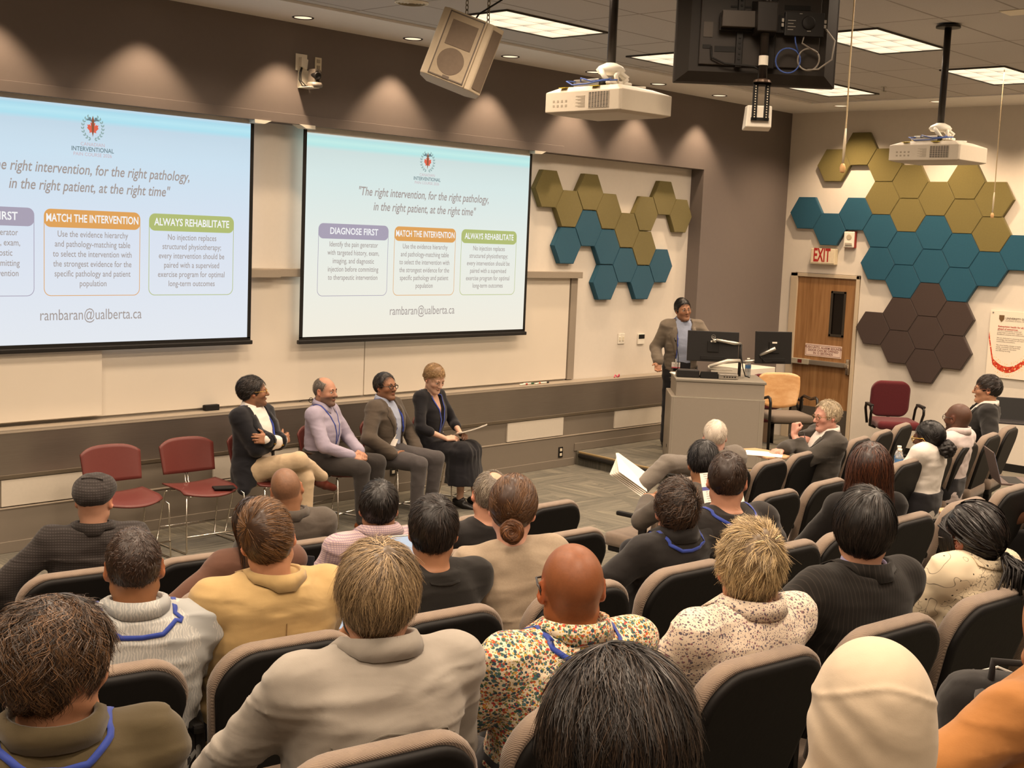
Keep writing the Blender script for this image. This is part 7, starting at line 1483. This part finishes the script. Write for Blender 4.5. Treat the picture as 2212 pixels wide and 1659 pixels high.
def braids(root, c):
    g = MB(); HP = c['HP']; rnd = c['rnd']; tie = A(.035, -.105, -.055)
    for i in range(64):
        a = rnd.uniform(0, 6.28); q = tie + A(.018 * math.cos(a), .01 * math.sin(a), .014 * math.sin(a)); L = rnd.uniform(.07, .13); dx, dy = rnd.normal(0, .03), rnd.normal(-.02, .02)
        pts = [q + A(dx * t + .004 * math.sin(9 * t + a), (dy - .05) * min(t, .5) * 1.4 + .003 * math.cos(8 * t + a), -L * t * t * .9 - .012 * t) for t in np.linspace(0, 1, 7)]
        g.tube([tuple(HP(*x)) for x in pts], [.0042] * 5 + [.0036, .002], 5)
    for i in range(11):
        x0 = -.035 - .004 * i; pts = [A(-.02 - .006 * i, .05 + .003 * i, .108 - .006 * i), A(-.055 - .003 * i, .082 - .004 * i, .07 - .004 * i), A(-.070 - .002 * i, .086 - .007 * i, .02), A(-.072 - .0015 * i, .084 - .008 * i, -.035 - .004 * (i % 3))]
        g.tube([tuple(HP(*x)) for x in pts], [.004, .0042, .004, .0022], 5)
    g.build('braids', plain('braid_black', '#15100f', .5, 0, .4, .2, 200, .4), root, True)
    g = MB(); g.tube([tuple(HP(*(tie + A(.02 * math.cos(a), .0, .016 * math.sin(a))))) for a in np.linspace(0, 2 * PI, 15)[:-1]], .005, 6, True); g.build('hair_tie', M_BLACK, root, True)
person('woman with black braids tied low, hoop earring and doodle-print blouse', (4.272, 1.802, 1.519), D2(12), 3 * TIER, True, sex='f', lean=.08, side=.05, hy=D2(4), hp=.12, skin='#6f4430', top=dict(mat=DOOD, name='blouse', amp=.005), glasses=(plain('clear_frame', '#8b8279', .2, .3), .002), hair=HAIR('#0e0a09', '#251b17', th=(.012, .016, .018), n=420, len=.17, seg=9, w=.0085, taper=.8, line='bun', mess=.02, lift=.002, flow=lambda p, d: A(.035, -.115, -.05) - p, lump=.002), near=True, armsR=dict(w=(.22, .34, .20)), collar=dict(kind='band', mat=DOOD, r=.064, z=.03, flare=.012, drop=.03), extra=chain2(braids, earring(-1)), **CHAIRSIT)
GST = cloth_stripe('grey_stripe_shirt', '#a59c91', '#7d756c', 120, 0, .3)
person('person in grey striped shirt cut off by the left picture edge', (.66, 2.30, 1.60), D2(24), 3 * TIER, True, hy=D2(20), skin=SK_FAIR, top=dict(mat=GST, amp=.005), hair=HAIR('#2a1e16', '#4a3524', n=600), armsR=dict(w=(.22, .25, .08)), face=False, **CHAIRSIT)
# --- nearest row
person('dark-haired man right in front of the camera, only his head in view', (1.365, 1.055, 1.795), D2(20), 4 * TIER, True, lean=.06, hy=D2(26), hp=.04, skin='#ad7654', top=dict(mat=BLK), headsc=1.05, hair=HAIR('#120d0b', '#4a392b', th=(.020, .024, .024), n=9000, len=.10, seg=9, w=.0018, mess=.24, clump=60, lift=.014, mix=.35, curl=.25, grav=.75, whorl=(-.01, .02, .125), res=.004), near=True, face=False, **CHAIRSIT)
SCARF = cloth('cream_headscarf', '#bfae97', .8, .04, 50, .2, 500)
def headscarf(root, c):
    HP, Rh, T = c['HP'], c['Rh'], c['T']; s_ = SDF()
    s_.ell(HP(0, -.022, .022), A(.090, .112, .104), Rh, .03); s_.ell(HP(0, .005, -.03), A(.083, .09, .108), Rh, .04)
    s_.cone(HP(0, -.035, -.06), T(0, -.035, .44), .085, .115, .05); s_.cone(T(-.10, -.02, .45), T(.10, -.02, .45), .085, .085, .05); s_.cone(T(-.02, .03, .46), T(.02, .09, .36), .085, .10, .05)
    s_.ell(HP(0, .112, -.015), A(.062, .06, .080), Rh, .02, 'sub')
    H = c['Hc']; Rh_ = Rh
    def post(p, d):
        q = (p - H) @ Rh_; w = q[:, 2] + .55 * q[:, 1] * 0
        f1 = np.sin((q[:, 2] * 1.0 + q[:, 0] * .55 - np.abs(q[:, 0]) * .3) * 95 + 3 * noise3(p, A(9, 9, 9)) * 2); m_ = np.clip((-q[:, 0] + .06) / .1, 0, 1) * np.clip((.07 - q[:, 2]) / .05, 0, 1) * np.clip((q[:, 2] + .12) / .08, 0, 1)
        ridge = np.exp(-((q[:, 2] - .062 + .35 * np.abs(q[:, 0]) ** 1.5 * 3 + .1 * q[:, 1]) / .004) ** 2)
        return d - .0018 * f1 * m_ - .003 * ridge + .010 * np.abs(noise3(p + 2.2, A(7, 7, 5))) * np.clip((-.06 - q[:, 2]) / .06, 0, 1)
    s_.post = post; v, f = s_.mesh(.0045); np_mesh('headscarf', v, f, SCARF, root)
person('person in cream headscarf in the nearest row, back of head only', (1.815, .905, 1.775), D2(18), 4 * TIER, True, sex='f', lean=.06, hy=D2(34), hp=.08, skin=SK_FAIR, top=dict(mat=cloth('cream_top', '#b9a587', .85), name='top'), near=True, glasses=(plain('red_frame', '#6b2a20', .35), .004), extra=headscarf, **CHAIRSIT)
RUST = cloth('rust_cotton', '#9c6a3a', .9, .06, 40)
person('person in rust-orange top at the lower right edge, shoulder only', (2.72, .93, 1.74), D2(8), 4 * TIER, True, lean=.10, girth=1.1, hy=D2(10), skin=SK_TAN, top=dict(mat=RUST, amp=.006), hair=HAIR('#1c1411', '#3a2a20', n=600), face=False, armsL=dict(w=(-.30, .26, .12), pole=(-1, -.2, -.2)), **CHAIRSIT)
# ---------------------------------------------------------------- things among the seats
def laptop(loc, az, open_, lab, screen=None, lid=M_STEEL, w=.31, d=.215):
    o = empty('laptop', loc, -az, lab, 'laptop'); g = MB(); g.box((0, 0, .007), (w, d, .014), None, .004); g.build('laptop_base', lid, o); g = MB(); g.box((0, .0, .0146), (w * .88, d * .5, .001)); g.build('keyboard', M_BLACK, o)
    mt = Matrix.Translation((0, d / 2, .012)) @ Matrix.Rotation(open_, 4, 'X'); g = MB(); g.box((0, 0, d / 2), (w, .007, d), None, .003); l = g.build('laptop_lid', lid, o, mt=mt)
    g = MB(); g.box((0, -.0040, d / 2), (w - .012, .001, d - .014)); g.build('laptop_screen', screen or M_BLACK, l); return o
S_BLUE = emis('tablet_screen', '#a9c0ea', .85); S_WHT = emis('laptop_page', '#dfe6ef', .9)
laptop((3.38, 3.62, 1.055), D2(20), -.30, 'open silver laptop in front of the woman in oatmeal sweater', S_WHT)
laptop((2.98, 3.42, 1.02), D2(20), -.15, 'open laptop glowing between the black tee and oatmeal sweater', S_WHT)
g = MB(); g.box((0, 0, 0), (.34, .018, .24), None, .006); o = g.build('laptop_sleeve', cloth('navy_sleeve', '#17171f', .8)); o.matrix_world = Matrix.Translation((3.22, 4.38, .985)) @ Matrix.Rotation(D2(-28), 4, 'Z') @ Matrix.Rotation(D2(-12), 4, 'X') @ Matrix.Rotation(D2(7), 4, 'Y'); tag(o, 'dark navy laptop sleeve standing between the brown-haired man and pink shirt', 'laptop sleeve')
laptop((8.62, 3.40, .965), D2(-35), -.30, 'grey laptop lid at the right edge above the blue tee', S_WHT, plain('lid_taupe', '#6a5b57', .4, .4))
laptop((11.55, 4.60, .98), D2(60), -.35, 'dark open laptop behind the shoulder of the man in black suit', M_BLACK, plain('lid_dark', '#3a3638', .35, .3))
o = empty('tablet_computer', (5.66, 3.14, .96), D2(-35), 'tablet with bright blue screen lying on a writing board', 'tablet'); g = MB(); g.box((0, 0, 0), (.25, .175, .009), None, .004); g.build('case', M_BLACK, o); g = MB(); g.box((0, 0, .0048), (.232, .158, .001)); g.build('screen', S_BLUE, o)
for key, cor, az, zz in (((2, 8), (5.70, 3.02), D2(60), .935), ((2, 11), (7.10, 2.90), D2(30), .97), ((2, 10), (6.80, 2.92), D2(-55), .962), ((1, 11), (8.95, 4.25), D2(10), .80), ((0, 11), (8.62, 5.22), D2(20), .85)): writing_tablet(SEATS[key], cor, az, zz)
o = empty('paper_cup', (7.11, 3.02, .987), 0, 'cream paper cup standing on the wooden writing board', 'cup'); g = MB(); g.lathe([(0, 0), (.028, 0), (.0395, .092), (.041, .094), (.041, .097), (.037, .096), (.027, .006), (0, .006)], 28); g.build('cup', plain('paper_cup', '#e6d3a8', .7, 0, .2, .03), o, True)
bottle((8.93, 4.38, .817), 'water bottle with white cap standing nearer on the writing board'); bottle((9.06, 4.45, .817), 'water bottle with white cap standing farther on the writing board')
g = MB(); g.box((0, 0, .012), (.13, .19, .022), (0, 0, .3), .003); o = g.build('notebook', M_PAPER); o.location = (9.05, 4.27, .818); tag(o, 'white notebook lying beside the two water bottles', 'notebook')
def backpack(loc, az, main, accent, lab, tiltx=0.0):
    o = empty('backpack', loc, -az, lab, 'backpack'); o.rotation_euler = (tiltx, 0, -az); s_ = SDF(); s_.box((0, 0, .22), (.155, .10, .215), None, .09, .02); s_.post = fold_post(.004, 7, (9, 9, 9)); v, f = s_.mesh(.009); np_mesh('bag_body', v, f, main, o)
    s_ = SDF(); s_.box((0, -.10, .15), (.125, .045, .13), None, .04, .02); s_.post = fold_post(.003, 8, (9, 9, 9)); v, f = s_.mesh(.009); np_mesh('front_pocket', v, f, accent, o)
    for sx in (-.07, .07): g = MB(); g.tube([(sx, .09, .40), (sx * 1.05, .14, .36), (sx * 1.15, .135, .22), (sx * 1.3, .10, .06)], [.018, .024, .024, .012], 6); g.build('shoulder_strap', BLK, o, True)
    g = MB(); g.tube([(-.04, .05, .42), (-.035, .04, .47), (.035, .04, .47), (.04, .05, .42)], .010, 8); g.build('grab_handle', BLK, o, True)
    for sx in (-.09, .06): g = MB(); g.tube([(sx, -.05, .42), (sx, -.108, .36), (sx, -.15, .22), (sx, -.13, .04)], .010, 6); g.build('webbing', plain('webbing_' + accent.name, '#5b1a1f' if 'red' in accent.name else '#1e1b1a', .7), o, True)
    g = MB(); g.tube([(-.14, -.02, .30), (-.11, -.05, .40), (0, -.06, .435), (.11, -.05, .40), (.14, -.02, .30)], .004, 6); g.build('zipper', M_STEEL, o)
    return o
backpack((1.845, 1.285, 1.00), D2(205), cloth('bag_black', '#1a1817', .85), cloth('bag_red', '#6d1c20', .85), 'black and red backpack leaning beside the cream headscarf')
backpack((3.12, 1.20, 1.02), D2(235), cloth('bag_black2', '#161413', .85), cloth('bag_black3', '#1d1a18', .85), 'black backpack standing at the right behind the nearest seats', .1)
for o_ in [x for x in S.objects if x.name.startswith('theatre_seat') and not x.get('label')]: o_['label'] = 'theatre seat'
print('objects', len(S.objects), 'faces', sum(len(m.polygons) for m in bpy.data.meshes))
